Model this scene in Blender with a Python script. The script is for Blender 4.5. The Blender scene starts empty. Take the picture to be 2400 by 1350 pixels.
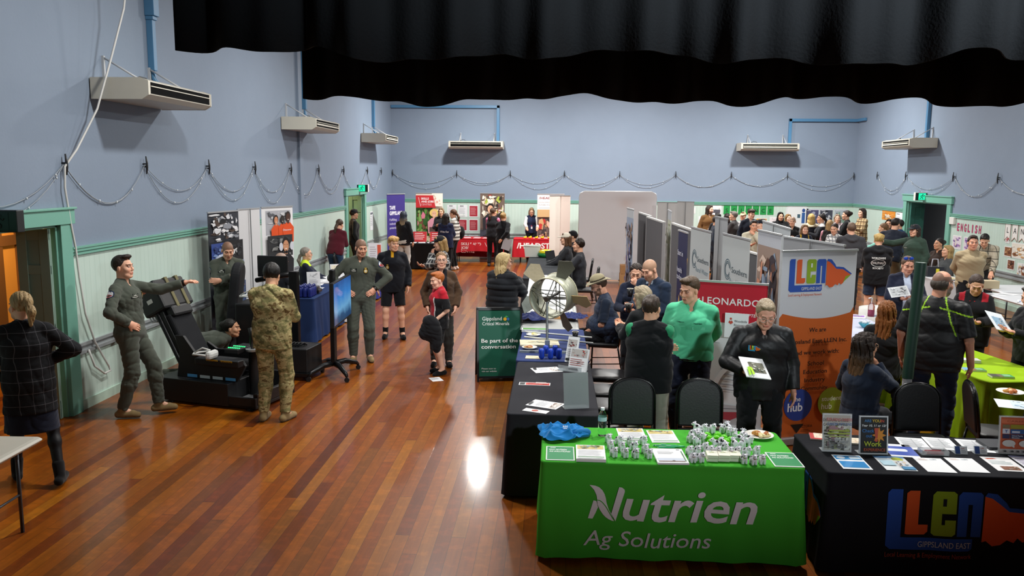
import bpy, bmesh, math, random
import numpy as np
from mathutils import Vector, Matrix
from mathutils.bvhtree import BVHTree

SC = bpy.context.scene
COL = SC.collection
# ------------------------------------------------------------------ camera
CAM_H = 2.75
FPX = 1900.0
YAW, PITCH, ROLL = math.radians(3.06), math.radians(8.07), math.radians(0.51)
def cam_axes():
    cy, sy = math.cos(YAW), math.sin(YAW)
    w = Vector((-sy*math.cos(PITCH), cy*math.cos(PITCH), -math.sin(PITCH)))
    r = Vector((cy, sy, 0)); u = r.cross(w)
    c, s = math.cos(ROLL), math.sin(ROLL)
    return c*r+s*u, -s*r+c*u, w
CR, CU, CW = cam_axes()
CP = Vector((0, 0, CAM_H))
cam = bpy.data.objects.new('camera', bpy.data.cameras.new('camera')); COL.objects.link(cam)
cam.data.sensor_width = 36.0; cam.data.lens = 36.0*FPX/2400.0; cam.data.clip_start = 0.05; cam.data.clip_end = 200
m3 = Matrix((CR, CU, -CW)).transposed()
cam.matrix_world = Matrix.Translation(CP) @ m3.to_4x4()
SC.camera = cam
def ray(x, y): return CW+CR*((x-1200)/FPX)-CU*((y-675)/FPX)
def at(x, y, z=0.0):                    # point of the level plane z seen at a pixel of the 2400x1350 frame
    d = ray(x, y); return CP+d*((z-CAM_H)/d.z)
def aty(x, y, Y):
    d = ray(x, y); return CP+d*(Y/d.y)
def atx(x, y, X):
    d = ray(x, y); return CP+d*(X/d.x)
# ------------------------------------------------------------------ world, lamps, exposure
W = bpy.data.worlds.new('world'); SC.world = W; W.use_nodes = True
W.node_tree.nodes['Background'].inputs[0].default_value = (0.55, 0.62, 0.75, 1)
W.node_tree.nodes['Background'].inputs[1].default_value = 0.05
SC.view_settings.view_transform = 'Standard'; SC.view_settings.look = 'None'
SC.view_settings.gamma = 1; SC.view_settings.use_curve_mapping = False
SC.view_settings.exposure = 0.0
SC.cycles.use_denoising = True
SC.cycles.max_bounces = 6; SC.cycles.diffuse_bounces = 3; SC.cycles.glossy_bounces = 3
SC.cycles.sample_clamp_indirect = 4.0
LAMP_W = 225.0
def lamp(x, y, z, power, size, color=(1, 0.985, 0.95)):
    l = bpy.data.lights.new('hall_lamp', 'AREA'); l.shape = 'DISK'; l.size = size; l.energy = power; l.color = color
    o = bpy.data.objects.new('hall_lamp', l); COL.objects.link(o); o.location = (x, y, z); return o
for ly in (8.4, 14.3, 23.0):
    for lx in (-2.2, 2.0, 6.4):
        lamp(lx, ly, 5.9, LAMP_W*(1.75 if ly > 20 else 0.92), 0.42)
def aimed(x, y, z, t, power, size, color):
    o = lamp(x, y, z, power, size, color); o.rotation_euler = (Vector(t)-Vector((x, y, z))).to_track_quat('-Z', 'Y').to_euler(); return o
def spot(x, y, z, t, power, ang, color):
    l = bpy.data.lights.new('stage_light', 'SPOT'); l.energy = power; l.spot_size = math.radians(ang); l.spot_blend = 1.0; l.shadow_soft_size = 0.2; l.color = color
    o = bpy.data.objects.new('stage_light', l); COL.objects.link(o); o.location = (x, y, z); o.rotation_euler = (Vector(t)-Vector((x, y, z))).to_track_quat('-Z', 'Y').to_euler()
spot(4.2, -2.6, 4.4, (2.2, 3.0, 4.25), 2600.0, 56, (0.88, 0.96, 1))      # stage light on the borders
# ------------------------------------------------------------------ colours and materials
def lin1(c):
    c = c/255.0
    return c/12.92 if c <= 0.04045 else ((c+0.055)/1.055)**2.4
def C(r, g=None, b=None):
    if g is None:
        if isinstance(r, (tuple, list)): return C(*r)
        g = (r >> 8) & 255; b = r & 255; r = r >> 16
    return (lin1(r), lin1(g), lin1(b))
MATS = {}
class NT:
    def __init__(s, name):
        s.m = bpy.data.materials.new(name); s.m.use_nodes = True; s.t = s.m.node_tree
        s.b = s.t.nodes['Principled BSDF']
    def n(s, typ, **kw):
        k = s.t.nodes.new('ShaderNode'+typ)
        for a, v in kw.items():
            if a.startswith('i_'): k.inputs[a[2:].replace('_', ' ')].default_value = v
            elif a.startswith('p') and a[1:].isdigit(): k.inputs[int(a[1:])].default_value = v
            else: setattr(k, a, v)
        return k
    def l(s, a, b): s.t.links.new(a, b)
    def math(s, op, a, b=None, c=None):
        k = s.n('Math', operation=op)
        for i, v in enumerate((a, b, c)):
            if v is None: continue
            if isinstance(v, (int, float)): k.inputs[i].default_value = v
            else: s.l(v, k.inputs[i])
        return k.outputs[0]
    def mix(s, f, a, b, mode='MIX'):
        k = s.n('Mix', data_type='RGBA', blend_type=mode)
        for i, v in ((0, f), (6, a), (7, b)):
            if isinstance(v, (int, float)): k.inputs[i].default_value = v
            elif isinstance(v, tuple): k.inputs[i].default_value = (*v[:3], 1)
            else: s.l(v, k.inputs[i])
        return k.outputs[2]
    def ramp(s, f, stops, interp='LINEAR'):
        k = s.n('ValToRGB'); e = k.color_ramp.elements; k.color_ramp.interpolation = interp
        while len(e) < len(stops): e.new(0.5)
        for q, (p, c) in zip(e, stops): q.position = p; q.color = (*c, 1)
        s.l(f, k.inputs[0]); return k.outputs[0]
    def coord(s, scale=(1, 1, 1), kind='Object'):
        t = s.n('TexCoord'); m = s.n('Mapping'); m.inputs['Scale'].default_value = scale
        s.l(t.outputs[kind], m.inputs[0]); return m.outputs[0]
    def noise(s, vec, scale, detail=2.0, rough=0.5):
        k = s.n('TexNoise'); k.inputs['Scale'].default_value = scale; k.inputs['Detail'].default_value = detail
        k.inputs['Roughness'].default_value = rough
        if vec is not None: s.l(vec, k.inputs['Vector'])
        return k
    def bump(s, h, strength=0.3, dist=0.01):
        k = s.n('Bump'); k.inputs['Strength'].default_value = strength; k.inputs['Distance'].default_value = dist
        s.l(h, k.inputs['Height']); s.l(k.outputs[0], s.b.inputs['Normal'])
    def set(s, rough=0.5, metal=0.0, spec=0.5, **kw):
        s.b.inputs['Roughness'].default_value = rough; s.b.inputs['Metallic'].default_value = metal
        s.b.inputs['Specular IOR Level'].default_value = spec
        for k, v in kw.items(): s.b.inputs[k.replace('_', ' ')].default_value = v
        return s
    def col(s, c):
        if isinstance(c, tuple): s.b.inputs['Base Color'].default_value = (*c[:3], 1)
        else: s.l(c, s.b.inputs['Base Color'])
        return s
def attr_mat(name, rough, bump=None, spec=0.4, sheen=0.0, metal=0.0):
    if name in MATS: return MATS[name]
    t = NT(name); a = t.n('Attribute', attribute_name='Col'); t.col(a.outputs['Color']); t.set(rough, metal, spec)
    if sheen: t.b.inputs['Sheen Weight'].default_value = sheen
    if bump:
        sc, st, d = bump; t.bump(t.noise(t.coord(), sc, 3).outputs[0], st, d)
    MATS[name] = t.m; return t.m
def plain(c, rough=0.5, metal=0.0, spec=0.5, bump=None, name=None, **kw):
    key = (c, rough, metal, spec, bump, tuple(kw.items()))
    if key in MATS: return MATS[key]
    t = NT(name or 'paint_%06x' % c if isinstance(c, int) else 'paint'); t.set(rough, metal, spec, **kw)
    cc = C(c)
    n = t.noise(t.coord(), 9.0, 3)
    t.col(t.mix(t.math('MULTIPLY', n.outputs[0], 0.18), cc, tuple(v*0.72 for v in cc)))
    if bump:
        sc, st, d = bump; t.bump(t.noise(t.coord(), sc, 3).outputs[0], st, d)
    MATS[key] = t.m; return t.m
def glow(c, e):
    key = ('glow', c, e)
    if key in MATS: return MATS[key]
    t = NT('lit_panel'); t.col(C(c)); t.b.inputs['Emission Color'].default_value = (*C(c), 1)
    t.b.inputs['Emission Strength'].default_value = e; MATS[key] = t.m; return t.m
def glass(c=0xffffff, rough=0.03, tr=1.0):
    key = ('glass', c, rough, tr)
    if key in MATS: return MATS[key]
    t = NT('clear_plastic'); t.col(C(c)); t.set(rough); t.b.inputs['Transmission Weight'].default_value = tr
    t.b.inputs['IOR'].default_value = 1.25; MATS[key] = t.m; return t.m
PRINT = attr_mat('printed_surface', 0.55)
CLOTHPRINT = attr_mat('printed_cloth', 0.9, spec=0.15)
CLOTH = attr_mat('woven_cloth', 0.88, (260.0, 0.25, 0.004), 0.2, 0.12)
SHINY = attr_mat('shell_cloth', 0.5, (120.0, 0.2, 0.004), 0.4)
SKIN = attr_mat('skin', 0.5, (300.0, 0.12, 0.002), 0.35)
GLOSS = attr_mat('moulded_plastic', 0.35)
def hair_mat():
    t = NT('hair'); a = t.n('Attribute', attribute_name='Col')
    n = t.noise(t.coord((150, 150, 9)), 1.0, 4, 0.6)
    t.col(t.mix(n.outputs[0], t.mix(1.0, a.outputs['Color'], (0.55, 0.5, 0.48), 'MULTIPLY'), t.mix(1.0, a.outputs['Color'], (1.35, 1.35, 1.35), 'MULTIPLY')))
    t.set(0.42, 0, 0.35); t.bump(n.outputs[0], 0.55, 0.010); return t.m
HAIR = hair_mat()
def plaid_mat(name, base, lines, scale, width=0.12, base2=None):
    t = NT(name); t.set(0.9, 0, 0.2); v = t.coord(); s = t.n('SeparateXYZ'); t.l(v, s.inputs[0])
    def stripe(o, w):
        f = t.math('FRACT', t.math('MULTIPLY', o, scale)); return t.math('LESS_THAN', f, w)
    a = t.math('ADD', s.outputs[0], s.outputs[1])
    c = C(base)
    if base2 is not None:
        c = t.mix(t.math('MULTIPLY', t.math('ADD', stripe(a, 0.5), stripe(s.outputs[2], 0.5)), 0.5), C(base), C(base2))
    k = t.math('MAXIMUM', stripe(a, width), stripe(s.outputs[2], width))
    t.col(t.mix(k, c, C(lines))); t.bump(t.noise(t.coord(), 200).outputs[0], 0.3, 0.004); return t.m
def camo_mat():
    t = NT('camouflage_cloth'); t.set(0.9, 0, 0.15); v = t.coord((7, 7, 13))
    n1 = t.noise(v, 1.0, 3, 0.6); c1 = t.ramp(n1.outputs[0], [(0, C(0x5d5a3a)), (0.40, C(0x7f7a50)), (0.50, C(0xa39568)), (0.60, C(0x6a5636)), (0.68, C(0x86854f))], 'CONSTANT')
    v2 = t.coord((11, 11, 18)); n2 = t.noise(v2, 1.3, 3, 0.6)
    c2 = t.ramp(n2.outputs[0], [(0, (0, 0, 0)), (0.60, (1, 1, 1))], 'CONSTANT')
    t.col(t.mix(c2, c1, C(0xb8aa7c))); t.bump(t.noise(t.coord(), 180).outputs[0], 0.3, 0.004); return t.m
def stripe_mat(name, cols, scale):
    t = NT(name); t.set(0.95, 0, 0.15); s = t.n('SeparateXYZ'); t.l(t.coord(), s.inputs[0])
    f = t.math('FRACT', t.math('MULTIPLY', s.outputs[2], scale))
    t.col(t.ramp(f, [(i/len(cols), C(c)) for i, c in enumerate(cols)], 'CONSTANT')); return t.m

# ------------------------------------------------------------------ objects
def link(o, parent=None):
    COL.objects.link(o)
    if parent is not None: o.parent = parent
    return o
def tag(o, label=None, cat=None, group=None, kind=None):
    if label: o['label'] = label
    if cat: o['category'] = cat
    if group: o['group'] = group
    if kind: o['kind'] = kind
    return o
def empty(name, loc, rz=0.0, label=None, cat=None, group=None):
    o = bpy.data.objects.new(name, None); o.empty_display_size = 0.1
    o.location = loc; o.rotation_euler = (0, 0, rz); link(o); return tag(o, label, cat, group)
def mk(name, V, F, mat, parent=None, col=None, smooth=True, bevel=0.0, mats=None, mi=None):
    me = bpy.data.meshes.new(name)
    me.from_pydata([tuple(v) for v in V] if not isinstance(V, np.ndarray) else V.tolist(), [], F if not isinstance(F, np.ndarray) else F.tolist())
    for m in (mats or [mat]): me.materials.append(m)
    if mi is not None: me.polygons.foreach_set('material_index', mi)
    if smooth: me.polygons.foreach_set('use_smooth', [True]*len(me.polygons))
    if col is not None:
        a = me.attributes.new('Col', 'FLOAT_COLOR', 'POINT')
        cc = np.ones((len(me.vertices), 4), np.float32); cc[:, :3] = np.asarray(col, np.float32).reshape(-1, 3)
        a.data.foreach_set('color', cc.ravel())
    me.update()
    o = bpy.data.objects.new(name, me); link(o, parent)
    if bevel:
        b = o.modifiers.new('bevel', 'BEVEL'); b.width = bevel; b.segments = 2; b.limit_method = 'ANGLE'
    return o
def copy_tree(o, parent=None):
    c = o.copy(); COL.objects.link(c)
    if parent is not None: c.parent = parent
    for ch in list(o.children): copy_tree(ch, c)
    return c
class MB:
    """collects shapes into one mesh"""
    def __init__(s): s.V = []; s.F = []; s.K = []; s.c = (0.5, 0.5, 0.5); s.M = Matrix.Identity(4); s.S = []
    def color(s, c): s.c = C(c); return s
    def add(s, V, F, sm=False):
        o = len(s.V)
        for v in V: s.V.append(tuple(s.M @ Vector(v))); s.K.append(s.c)
        for f in F: s.F.append([i+o for i in f]); s.S.append(sm)
        return s
    def box(s, c, d, rot=None):
        x, y, z = (v/2 for v in d); c = Vector(c)
        V = [Vector((sx*x, sy*y, sz*z)) for sx in (-1, 1) for sy in (-1, 1) for sz in (-1, 1)]
        if rot is not None: V = [rot @ v for v in V]
        return s.add([v+c for v in V], [(0, 1, 3, 2), (4, 6, 7, 5), (0, 4, 5, 1), (2, 3, 7, 6), (0, 2, 6, 4), (1, 5, 7, 3)])
    def b2(s, a, b): return s.box([(p+q)/2 for p, q in zip(a, b)], [abs(q-p) for p, q in zip(a, b)])
    def cyl(s, a, b, r1, r2=None, n=12, caps=True):
        a = Vector(a); b = Vector(b); r2 = r1 if r2 is None else r2; d = (b-a).normalized()
        u = d.orthogonal().normalized(); v = d.cross(u); V = []
        for p, r in ((a, r1), (b, r2)):
            for i in range(n):
                t = 2*math.pi*i/n; V.append(p+(u*math.cos(t)+v*math.sin(t))*r)
        s.add(V, [(i, (i+1) % n, n+(i+1) % n, n+i) for i in range(n)], True)
        if caps:
            s.add(V[:n], [tuple(range(n))[::-1]]); s.add(V[n:], [tuple(range(n))])
        return s
    def tube(s, pts, r, n=8, closed=False):
        P = [Vector(p) for p in pts]; m = len(P); V = []; up = None
        for i, p in enumerate(P):
            a = P[i-1] if (i or closed) else p; b = P[(i+1) % m] if (i < m-1 or closed) else p
            d = (b-a).normalized()
            if up is None: up = d.orthogonal().normalized()
            u = (up-d*up.dot(d)).normalized(); up = u; v = d.cross(u)
            rr = r[i] if isinstance(r, (list, tuple)) else r
            for k in range(n):
                t = 2*math.pi*k/n; V.append(p+(u*math.cos(t)+v*math.sin(t))*rr)
        F = []
        for i in range(m if closed else m-1):
            j = (i+1) % m
            for k in range(n): F.append((i*n+k, i*n+(k+1) % n, j*n+(k+1) % n, j*n+k))
        if not closed: F += [tuple(range(n))[::-1], tuple(range((m-1)*n, m*n))]
        return s.add(V, F, True)
    def lathe(s, prof, c=(0, 0, 0), n=20):
        c = Vector(c); V = []; m = len(prof)
        for r, z in prof:
            for k in range(n):
                t = 2*math.pi*k/n; V.append(c+Vector((r*math.cos(t), r*math.sin(t), z)))
        F = [(i*n+k, i*n+(k+1) % n, (i+1)*n+(k+1) % n, (i+1)*n+k) for i in range(m-1) for k in range(n)]
        return s.add(V, F, True)
    def ell(s, c, r, n=12, m=8, rot=None):
        c = Vector(c); V = []
        for i in range(m+1):
            p = math.pi*i/m
            for k in range(n):
                t = 2*math.pi*k/n
                v = Vector((r[0]*math.sin(p)*math.cos(t), r[1]*math.sin(p)*math.sin(t), r[2]*math.cos(p)))
                V.append(c+(rot @ v if rot is not None else v))
        return s.add(V, [(i*n+k, (i+1)*n+k, (i+1)*n+(k+1) % n, i*n+(k+1) % n) for i in range(m) for k in range(n)], True)
    def prism(s, pts, z0, z1, axis=2):
        n = len(pts)
        def P(p, z): return {2: (p[0], p[1], z), 1: (p[0], z, p[1]), 0: (z, p[0], p[1])}[axis]
        V = [P(p, z0) for p in pts]+[P(p, z1) for p in pts]
        return s.add(V, [tuple(range(n))[::-1], tuple(range(n, 2*n))]+[(i, (i+1) % n, n+(i+1) % n, n+i) for i in range(n)])
    def build(s, name, mat, parent=None, bevel=0.0, label=None):
        o = mk(name, s.V, s.F, mat, parent, s.K, False, bevel)
        o.data.polygons.foreach_set('use_smooth', s.S)
        if label: o['label'] = label
        return o
def rot_z(a): return Matrix.Rotation(a, 3, 'Z')
# ------------------------------------------------------------------ flat artwork on surfaces
TXT = {}
def text_mesh(s, bold=0.0, shear=0.0, space=1.0):
    key = (s, bold, shear, space)
    if key in TXT: return TXT[key]
    c = bpy.data.curves.new('lettering', 'FONT'); c.body = s; c.size = 1.0; c.resolution_u = 3; c.offset = bold; c.shear = shear; c.space_character = space
    o = bpy.data.objects.new('lettering', c); me = bpy.data.meshes.new_from_object(o)
    V = np.array([v.co[:2] for v in me.vertices], float).reshape(-1, 2); F = [tuple(p.vertices) for p in me.polygons]
    bpy.data.objects.remove(o); bpy.data.curves.remove(c); bpy.data.meshes.remove(me)
    TXT[key] = (V, F); return V, F
class Art:
    def __init__(s, w, h, base=None, r=0.0):
        s.w, s.h = w, h; s.L = []; s.base = base; s.r = r; s.z = 0
    def poly(s, pts, c, flip=False):
        s.z += 1; s.L.append((np.array(pts, float), [tuple(range(len(pts)))], C(c), s.z)); return s
    def rect(s, x, y, w, h, c): return s.poly([(x, y), (x+w, y), (x+w, y+h), (x, y+h)], c)
    def rrect(s, x, y, w, h, r, c, n=5): return s.poly(rr_pts(x, y, w, h, r, n), c)
    def ell(s, x, y, rx, ry, c, n=20): return s.poly([(x+rx*math.cos(2*math.pi*i/n), y+ry*math.sin(2*math.pi*i/n)) for i in range(n)], c)
    def ring(s, x, y, r0, r1, c, n=24, a0=0.0, a1=2*math.pi, sx=1.0):
        s.z += 1
        V = [(x+sx*r*math.cos(a0+(a1-a0)*i/n), y+r*math.sin(a0+(a1-a0)*i/n)) for r in (r0, r1) for i in range(n+1)]
        s.L.append((np.array(V), [(i, i+n+1, i+n+2, i+1)[::-1] if False else (i, i+1, i+n+2, i+n+1)[::-1] for i in range(n)], C(c), s.z)); return s
    def line(s, x0, y0, x1, y1, w, c):
        d = math.hypot(x1-x0, y1-y0) or 1; nx, ny = -(y1-y0)/d*w/2, (x1-x0)/d*w/2
        return s.poly([(x0-nx, y0-ny), (x1-nx, y1-ny), (x1+nx, y1+ny), (x0+nx, y0+ny)], c)
    def text(s, t, x, y, h, c, bold=0.0, shear=0.0, align='l', width=None, space=1.0, rot=0.0):
        """h: height of a capital; (x, y): baseline start"""
        V, F = text_mesh(t, bold, shear, space)
        if not len(V): return s
        V = V.copy(); V[:, 0] -= V[:, 0].min(); k = h/0.73; V *= k
        if width: V[:, 0] *= width/max(1e-6, V[:, 0].max())
        if align == 'c': V[:, 0] -= V[:, 0].max()/2
        if align == 'r': V[:, 0] -= V[:, 0].max()
        if rot: V = V @ np.array([[math.cos(rot), math.sin(rot)], [-math.sin(rot), math.cos(rot)]])
        V += (x, y); s.z += 1; s.L.append((V, F, C(c), s.z)); return s
    def lines(s, x, y, w, n, dy, c, th=0.35, seed=1):
        r = random.Random(seed)
        for i in range(n): s.rect(x, y-i*dy, w*r.uniform(0.75, 1.0), dy*th, c)
        return s
    def photo(s, x, y, w, h, cols, n=40, seed=1, big=0.35):
        """a printed snapshot: soft overlapping patches in the photograph's colours"""
        r = random.Random(seed); s.rect(x, y, w, h, cols[0])
        for i in range(int(n*1.7)):
            f = 1-.55*i/(n*1.7); rx = w*r.uniform(0.05, big)*0.6*f; ry = h*r.uniform(0.05, big)*0.5*f
            cx = r.uniform(x+rx, x+w-rx); cy = r.uniform(y+ry, y+h-ry); m = r.choice((4, 5, 7, 9)); a0 = r.uniform(0, 6)
            s.poly([(cx+rx*q*math.cos(a0+2*math.pi*j/m), cy+ry*q*math.sin(a0+2*math.pi*j/m)) for j, q in enumerate(r.uniform(.45, 1) for _ in range(m))], r.choice(cols[1:]))
        return s
    def build(s, name, M, parent=None, thick=0.002, mat=None, fn=None, grid=(1, 1), step=0.0006, back=None, front_only=False):
        """M: origin/u/v/n frame as a 4x4; fn(u, v) -> extra height along n"""
        V = []; F = []; K = []
        def h(u, v): return fn(u, v) if fn else 0.0
        def put(P, faces, c, z):
            o = len(V)
            for u, v in P: V.append(tuple(M @ Vector((u, v, h(u, v)+z)))); K.append(c)
            for f in faces: F.append([i+o for i in f])
        if s.base is not None:
            b = C(s.base)
            if s.r:
                pts = rr_pts(0, 0, s.w, s.h, s.r); put(pts, [tuple(range(len(pts)))], b, 0.0); put(pts, [tuple(range(len(pts)))[::-1]], C(back) if back else b, -thick)
                o = len(V); n = len(pts)
                put(pts, [], b, 0.0); put(pts, [(i, n+i, n+(i+1) % n, (i+1) % n) for i in range(n)], b, -thick)
                F[-n:] = [[o+(i), o+n+i, o+n+(i+1) % n, o+(i+1) % n] for i in range(n)]
            else:
                nx, ny = grid
                P = [(s.w*i/nx, s.h*j/ny) for j in range(ny+1) for i in range(nx+1)]
                Q = [(j*(nx+1)+i, j*(nx+1)+i+1, (j+1)*(nx+1)+i+1, (j+1)*(nx+1)+i) for j in range(ny) for i in range(nx)]
                put(P, Q, b, 0.0)
                if thick:
                    o = len(V); put(P, [q[::-1] for q in Q], C(back) if back else b, -thick); N = (nx+1)*(ny+1)
                    rim = [i for i in range(nx+1)]+[j*(nx+1)+nx for j in range(1, ny+1)]+[ny*(nx+1)+i for i in range(nx-1, -1, -1)]+[j*(nx+1) for j in range(ny-1, 0, -1)]
                    for a, c2 in zip(rim, rim[1:]+rim[:1]): F.append([o-N+a, o+a, o+c2, o-N+c2])
        for P, faces, c, z in s.L: put(P, faces, c, z*step+0.0004)
        return mk(name, V, F, mat or PRINT, parent, K, False)
def rr_pts(x, y, w, h, r, n=5):
    P = []
    for cx, cy, a in ((x+w-r, y+r, -90), (x+w-r, y+h-r, 0), (x+r, y+h-r, 90), (x+r, y+r, 180)):
        for i in range(n+1):
            t = math.radians(a+90*i/n); P.append((cx+r*math.cos(t), cy+r*math.sin(t)))
    return P
def frame(o, u, v):
    u = Vector(u).normalized(); v = Vector(v); v = (v-u*u.dot(v)).normalized(); n = u.cross(v)
    M = Matrix((u, v, n)).transposed().to_4x4(); M.translation = Vector(o); return M
def flat(o, ang):                       # sheet lying on a level surface, its top edge pointing at angle ang
    a = math.radians(ang); return frame(o, (math.cos(a), math.sin(a), 0), (-math.sin(a), math.cos(a), 0))
# ------------------------------------------------------------------ bodies and clothing grown from a distance field
def v3(*a): return np.array(a, float)
class Field:
    def __init__(s, k=0.03): s.P = []; s.k = k
    def cone(s, a, b, ra, rb=None, fl=1.0, ax=None, cut=None, op=1, k=None):
        s.P.append(('c', np.array(a, float), np.array(b, float), ra, ra if rb is None else rb, fl, None if ax is None else np.array(ax, float)/np.linalg.norm(ax), cut, op, s.k if k is None else k)); return s
    def ell(s, c, r, R=None, cut=None, op=1, k=None):
        s.P.append(('e', np.array(c, float), np.array(r, float), max(r), R, 1.0, None, cut, op, s.k if k is None else k)); return s
    def tor(s, c, axis, R, r, sx=1.0, cut=None, k=None, ax=None):
        a = np.array(axis, float); a /= np.linalg.norm(a)
        s.P.append(('t', np.array(c, float), a, R, r, sx, None if ax is None else np.array(ax, float), cut, 1, s.k if k is None else k)); return s
    def bounds(s):
        lo = np.full(3, 1e9); hi = np.full(3, -1e9)
        for p in s.P:
            if p[8] < 0: continue
            if p[0] == 'c': m = max(p[3], p[4])*max(1, p[5]); pts = (p[1]-m, p[2]-m, p[1]+m, p[2]+m)
            elif p[0] == 'e': pts = (p[1]-p[3], p[1]+p[3])
            else: m = (p[3]+p[4])*max(1, p[5]); pts = (p[1]-m, p[1]+m)
            for q in pts: lo = np.minimum(lo, q); hi = np.maximum(hi, q)
        return lo, hi
    def mesh(s, vox, fold=0.0, cuts=(), seed=0, freq=1.0):
        lo, hi = s.bounds(); pad = 2.5*vox+fold
        lo = lo-pad; N = np.maximum(4, np.ceil((hi+pad-lo)/vox).astype(int)+1)
        gx, gy, gz = (lo[i]+vox*np.arange(N[i]) for i in range(3))
        D = np.full(tuple(N), 0.25)
        for kind, a, b, ra, rb, fl, ax, cut, op, k in s.P:
            m = k+2*vox+0.02
            if kind == 'c': e = max(ra, rb)*max(1, fl)+m; l2, h2 = np.minimum(a, b)-e, np.maximum(a, b)+e
            elif kind == 'e': l2, h2 = a-ra-m, a+ra+m
            else: e = (ra+rb)*max(1, fl)+m; l2, h2 = a-e, a+e
            i0 = np.clip(np.floor((l2-lo)/vox).astype(int), 0, N); i1 = np.clip(np.ceil((h2-lo)/vox).astype(int)+1, 0, N)
            if (i1 <= i0).any(): continue
            sl = tuple(slice(x, y) for x, y in zip(i0, i1))
            X = gx[sl[0]][:, None, None]; Y = gy[sl[1]][None, :, None]; Z = gz[sl[2]][None, None, :]
            if kind == 'c':
                ab = b-a; L2 = max(1e-9, ab @ ab)
                px, py, pz = X-a[0], Y-a[1], Z-a[2]
                t = np.clip((px*ab[0]+py*ab[1]+pz*ab[2])/L2, 0, 1)
                px = px-t*ab[0]; py = py-t*ab[1]; pz = pz-t*ab[2]
                if ax is not None:
                    q = (px*ax[0]+py*ax[1]+pz*ax[2])*(1/fl-1); px = px+q*ax[0]; py = py+q*ax[1]; pz = pz+q*ax[2]
                d = np.sqrt(px*px+py*py+pz*pz)-(ra+(rb-ra)*t)
            elif kind == 'e':
                px, py, pz = X-a[0], Y-a[1], Z-a[2]
                if rb is not None:
                    R = rb; px, py, pz = (px*R[0, i]+py*R[1, i]+pz*R[2, i] for i in range(3))
                px, py, pz = px/b[0], py/b[1], pz/b[2]
                n = np.sqrt(px*px+py*py+pz*pz); d = (n-1)*np.minimum(b.min()*1.15, 1.0)
            else:
                px, py, pz = X-a[0], Y-a[1], Z-a[2]; h = px*b[0]+py*b[1]+pz*b[2]
                px, py, pz = px-h*b[0], py-h*b[1], pz-h*b[2]
                if ax is not None:
                    q = (px*ax[0]+py*ax[1]+pz*ax[2])*(1/fl-1); px = px+q*ax[0]; py = py+q*ax[1]; pz = pz+q*ax[2]
                d = np.sqrt((np.sqrt(px*px+py*py+pz*pz)-ra)**2+h*h)-rb
            if cut is not None:
                c, n = cut; d = np.maximum(d, (X-c[0])*n[0]+(Y-c[1])*n[1]+(Z-c[2])*n[2])
            O = D[sl]
            if op > 0:
                h = np.clip(0.5+0.5*(O-d)/k, 0, 1); D[sl] = O*(1-h)+d*h-k*h*(1-h)
            else:
                h = np.clip(0.5-0.5*(O+d)/k, 0, 1); D[sl] = O*(1-h)-d*h+k*h*(1-h)
        X = gx[:, None, None]; Y = gy[None, :, None]; Z = gz[None, None, :]
        if fold:
            r = np.random.RandomState(seed); near = np.abs(D) < fold*2+2*vox
            I = np.nonzero(near); x, y, z = gx[I[0]], gy[I[1]], gz[I[2]]; f = 0
            wx = 0.03*np.sin(9*z+7*y+r.rand()*6)+0.02*np.sin(17*x+r.rand()*6); wz = 0.03*np.sin(11*x+8*y+r.rand()*6)
            wy = .04*np.sin(6*x+10*z+r.rand()*6)
            for j in range(5):
                kv = r.normal(0, 1, 3)*(1, 1, 1.25); kv *= (22, 34, 48, 28, 60)[j]/np.linalg.norm(kv)
                am = np.clip(.25+np.sin(r.normal(0, 8)*x+r.normal(0, 8)*y+r.normal(0, 8)*z+r.rand()*6), 0, 1)
                f = f+am*((1-np.abs(np.sin(freq*(kv[0]*(x+wx)+kv[1]*(y+wy)+kv[2]*(z+wz))+r.rand()*6)))**2.5-.2)*(1.3, 1, .8, 1.1, .6)[j]
            D[I] += fold*f
        for c, n in cuts: D = np.maximum(D, (X-c[0])*n[0]+(Y-c[1])*n[1]+(Z-c[2])*n[2])
        return nets(D, lo, vox)
CORN = np.array([(i, j, k) for i in (0, 1) for j in (0, 1) for k in (0, 1)])
EDG = [(a, b) for a in range(8) for b in range(a+1, 8) if np.abs(CORN[a]-CORN[b]).sum() == 1]
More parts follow.
